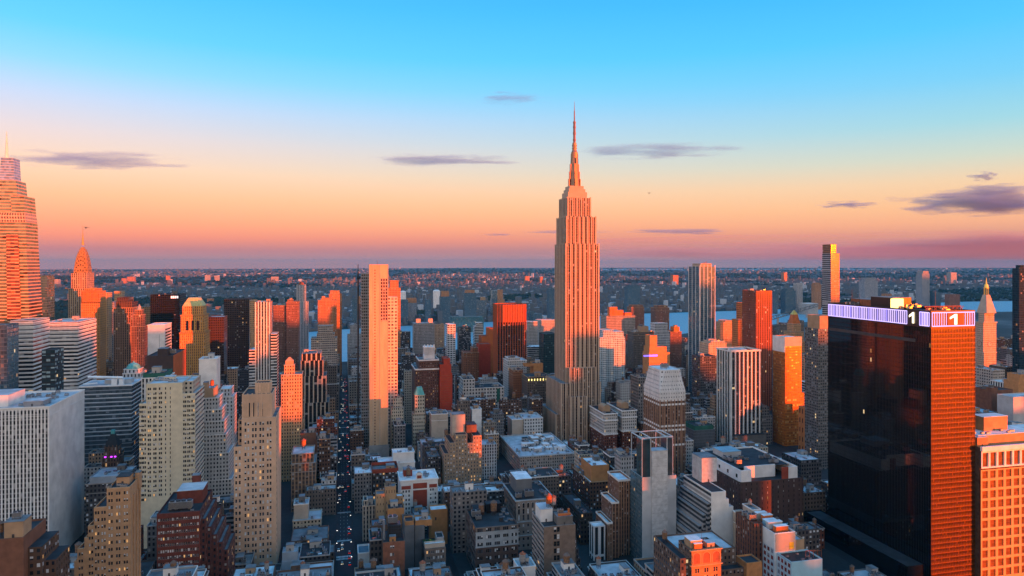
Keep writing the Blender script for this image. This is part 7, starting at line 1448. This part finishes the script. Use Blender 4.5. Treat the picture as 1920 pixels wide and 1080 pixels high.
for y in (560, 590, 618, 652, 690, 735, 780, 830, 880, 940, 1005, 1046, 1110):
    for sx in (-1, 1):
        if rc.random() < .2: continue
        nl += 1; X = sx*7.6; e = thing('street_lamp', 'street lamp with a bright head on the %s kerb of the dark street' % ('left' if sx < 0 else 'right'), 'street lamp', (X, y, .15), 'street lamps along the dark street'); m = MB(); m.cyl(X, y, .14, .08, .15, 9, 6); m.bar((X, y, 9), (X-sx*1.8, y, 9.4), .07); m.build('pole', 'metal_dark', e)
        m = MB(); m.box(X-sx*1.8-.45, X-sx*1.8+.45, y-.2, y+.2, 9.1, 9.35, bottom=True); m.build('lamp_head', 'lamp_white', e)
# ================================================================ in the air
def heli(px, py, d, lab, s=1.):
    l = (px-960)/F*d; x, y = d*SA+l*CA, d*CA-l*SA; z = H-(py-HY)*d/F; e = thing('helicopter', lab, 'helicopter', (x, y, z)); m = MB()
    pr = [(-2.4, .2), (-1.8, .8), (-.6, 1.15), (.8, 1.1), (2., .6), (3., .3)]
    for (ua, ra), (ub, rb_) in zip(pr, pr[1:]):
        for k in range(10):
            a0, a1 = 2*math.pi*k/10, 2*math.pi*(k+1)/10; Q = lambda u, r, a: (x+u*s, y+r*math.cos(a)*s, z+r*math.sin(a)*s); m.face([Q(ua, ra, a0), Q(ub, rb_, a0), Q(ub, rb_, a1), Q(ua, ra, a1)])
    m.build('fuselage', 'metal_dark', e); m = MB(); m.bar((x+2.6*s, y, z+.3*s), (x+7.*s, y, z+.6*s), .16*s); m.bar((x+6.9*s, y, z+.4*s), (x+7.3*s, y, z+1.9*s), .14*s); m.build('tail_boom', 'metal_dark', e)
    m = MB(); m.bar((x-5.2*s, y-.6, z+1.75*s), (x+5.2*s, y+.6, z+1.75*s), .09*s); m.bar((x-.8, y-5.2*s, z+1.75*s), (x+.8, y+5.2*s, z+1.75*s), .09*s); m.bar((x, y, z+1*s), (x, y, z+1.75*s), .12*s); m.build('rotor', 'metal_dark', e)
    m = MB()
    for q in (-1, 1): m.bar((x-1.6*s, y+q*s, z-1.6*s), (x+1.6*s, y+q*s, z-1.6*s), .08*s); m.bar((x-.8*s, y+q*.6*s, z-.8*s), (x-.8*s, y+q*s, z-1.6*s), .06*s); m.bar((x+.8*s, y+q*.6*s, z-.8*s), (x+.8*s, y+q*s, z-1.6*s), .06*s)
    m.build('skids', 'metal_dark', e)
heli(161, 427, 1500, 'tiny dark helicopter flying just right of the art deco spire', 1.0)
heli(1217, 362, 1900, 'tiny dark birds in the sky, modelled as a helicopter, right of the tall skyscraper', .8)  # birds, drawn with the helicopter model
# ================================================================ clouds
def cloudmat(name, dens, col, seed):
    m = bpy.data.materials.new(name); m.use_nodes = True; t = m.node_tree; t.nodes.clear(); n = t.nodes.new; L = t.links.new
    o = n('ShaderNodeOutputMaterial'); v = n('ShaderNodeVolumePrincipled'); L(v.outputs[0], o.inputs['Volume'])
    v.inputs['Color'].default_value = (*col, 1); v.inputs['Anisotropy'].default_value = .0
    tc = n('ShaderNodeTexCoord'); ln = n('ShaderNodeVectorMath'); ln.operation = 'LENGTH'; L(tc.outputs['Object'], ln.inputs[0])
    no = n('ShaderNodeTexNoise'); no.noise_dimensions = '4D'; no.inputs['W'].default_value = seed; no.inputs['Scale'].default_value = 2.2; no.inputs['Detail'].default_value = 5; L(tc.outputs['Object'], no.inputs['Vector'])
    a = n('ShaderNodeMath'); a.operation = 'MULTIPLY_ADD'; L(no.outputs['Fac'], a.inputs[0]); a.inputs[1].default_value = 3.0; a.inputs[2].default_value = -.75
    s = n('ShaderNodeMath'); s.operation = 'SUBTRACT'; L(a.outputs[0], s.inputs[0]); L(ln.outputs['Value'], s.inputs[1]); s.use_clamp = True
    k = n('ShaderNodeMath'); k.operation = 'MULTIPLY'; mr = n('ShaderNodeMapRange'); mr.interpolation_type = 'SMOOTHSTEP'; L(s.outputs[0], mr.inputs[0]); mr.inputs[1].default_value = 0; mr.inputs[2].default_value = .45; L(mr.outputs[0], k.inputs[0]); k.inputs[1].default_value = dens; L(k.outputs[0], v.inputs['Density']); MATS[name] = m
CL = [((20, 300, 335), 34, 1.0, 'long mauve streak cloud right of the tapered skyscraper spire'), ((895, 185, 1025), 24, .45, 'faint violet cloud high above the centre'), ((712, 301, 955), 22, 1.2, 'dark mauve lens shaped cloud left of the tall skyscraper'), ((1085, 284, 1362), 24, 1.0, 'long blue grey cloud right of the tall skyscraper antenna'),
      ((1700, 379, 2010), 62, 1.9, 'large mauve cloud with a pink base at the right edge'), ((1540, 384, 1645), 18, 1.0, 'small ragged cloud left of the large right edge cloud'), ((1785, 354, 1960), 22, .9, 'thin cloud above the large right edge cloud'), ((1818, 330, 1872), 26, .8, 'small puffy pink cloud near the right edge'),
      ((1080, 474, 2700), 96, 2.6, 'very long flat mauve cloud bank lying low on the right'), ((1180, 434, 1365), 14, .8, 'thin purple cloud low right of the tall skyscraper'), ((980, 435, 1150), 10, .6, 'thin purple cloud crossing low behind the tall skyscraper'), ((905, 440, 965), 7, .5, 'tiny faint cloud low left of the tall skyscraper')]
for i, ((p0, py, p1), th, dn, lab) in enumerate(CL):
    d = 76000. if th > 90 else 30000.; l = ((p0+p1)/2-960)/F*d; x, y = d*SA+l*CA, d*CA-l*SA; z = H-(py-HY)*d/F; ax = (p1-p0)/2/F*d*1.25; az = th/2/F*d*.95; ay = ax*.5 if th < 90 else 4500.
    me = bpy.data.meshes.new('cloud'); vs, fs = [], []; nu, nv = 24, 12
    for j in range(nv+1):
        for q in range(nu):
            th_, ph = math.pi*j/nv, 2*math.pi*q/nu; k = 1+.10*math.sin(3*ph+i)*math.sin(th_); vs.append((math.sin(th_)*math.cos(ph)*k, math.sin(th_)*math.sin(ph)*k, math.cos(th_)))
    for j in range(nv):
        for q in range(nu): a, b_ = j*nu+q, j*nu+(q+1) % nu; fs.append((a, a+nu, b_+nu, b_))
    me.from_pydata(vs, [], fs); cloudmat('cloud%d' % i, dn*1.25/ay, (.30, .54, 1.0) if th < 90 else (.62, .50, .62), i*3.1); me.materials.append(MATS['cloud%d' % i]); o = bpy.data.objects.new('cloud', me); C.objects.link(o); o.location = (x, y, z); o.scale = (ax, ay, az); o.rotation_euler.z = -A; tagit(o, lab, 'cloud')
# ================================================================ unseen towers and ridge, added to shade the city from the low sun
PROF = [(-2600, -1700, 150), (-1700, -900, 175), (-900, -300, 165), (-300, 200, 172), (200, 600, 170), (600, 665, 178), (665, 730, 232), (730, 790, 222), (790, 821, 207), (821, 838, 126), (838, 912, 213), (912, 937, 78), (937, 949, 214), (949, 977, 118), (977, 993, 169), (993, 1027, 180), (1027, 1034, 76), (1034, 1063, 168),
        (1063, 1072, 100), (1072, 1099, 165), (1099, 1122, 80), (1122, 1161, 132), (1246, 1267, 120), (1267, 1308, 205), (1308, 1362, 196), (1362, 1373, 140), (1373, 1425, 197), (1425, 1452, 217), (1452, 1512, 195), (1512, 1531, 178), (1531, 1561, 50), (1561, 1579, 180), (1579, 1613, 95), (1613, 1665, 133),
        (1665, 1725, 120), (1725, 1762, 103), (1762, 1808, 150), (1808, 1845, 156), (1845, 1895, 160), (1895, 1930, 262), (1930, 1945, 153), (1945, 2240, 150), (2240, 2280, 231), (2280, 2400, 100), (2400, 3000, 315), (3000, 3600, 300), (3600, 4000, 325), (4000, 5400, 310)]
for i, (xa, xb, h) in enumerate(PROF):
    y = -600-(i % 2)*60; s_ = (-600-y)*math.tan(SUN_B); h += (-600-y)/math.cos(SUN_B)*math.tan(SUN_EL)
    e = thing('shade_tower', 'unseen tower added behind the viewpoint to shade the city', 'building', ((xa+xb)/2+s_, y-20, 0), 'unseen towers added for shade')
    k_ = 44*math.tan(SUN_B); tierbox(e, [(xa+s_-.6+k_, y-44), (xb+s_+.6+k_, y-44), (xb+s_+.6, y), (xa+s_-.6, y)], 0, h, ('f_grey', 'f_bandsgrey', 'f_glassblue', 'f_tan')[i % 4], 'roof_grey', 3.2, 3.8)
m = MB(); n_ = 60
for i in range(n_):
    xa, xb = 4900+i*260, 4900+(i+1)*260; ha, hb = 310+14*math.sin(i*1.7)+9*math.sin(i*.6), 310+14*math.sin((i+1)*1.7)+9*math.sin((i+1)*.6)
    m.face([(xa, -1180, 0), (xb, -1180, 0), (xb, -1300, hb), (xa, -1300, ha)]); m.face([(xa, -1300, ha), (xb, -1300, hb), (xb, -1450, 0), (xa, -1450, 0)])
tagit(m.build('shade_ridge', 'ridgegreen'), None, None, None, 'structure')  # unseen ridge added to keep the far land in shade
# ================================================================ air
def haze():
    m = bpy.data.materials.new('haze'); m.use_nodes = True; t = m.node_tree; t.nodes.clear(); o = t.nodes.new('ShaderNodeOutputMaterial'); v = t.nodes.new('ShaderNodeVolumePrincipled'); t.links.new(v.outputs[0], o.inputs['Volume'])
    v.inputs['Color'].default_value = (.02, .46, .92, 1); v.inputs['Density'].default_value = 1.6e-5; v.inputs['Anisotropy'].default_value = .0; MATS['haze'] = m
    b = MB(); b.box(-40000, 60000, -1600, 41500, -1, 440, bottom=True); tagit(b.build('haze', 'haze'), None, None, None, 'stuff')
haze()
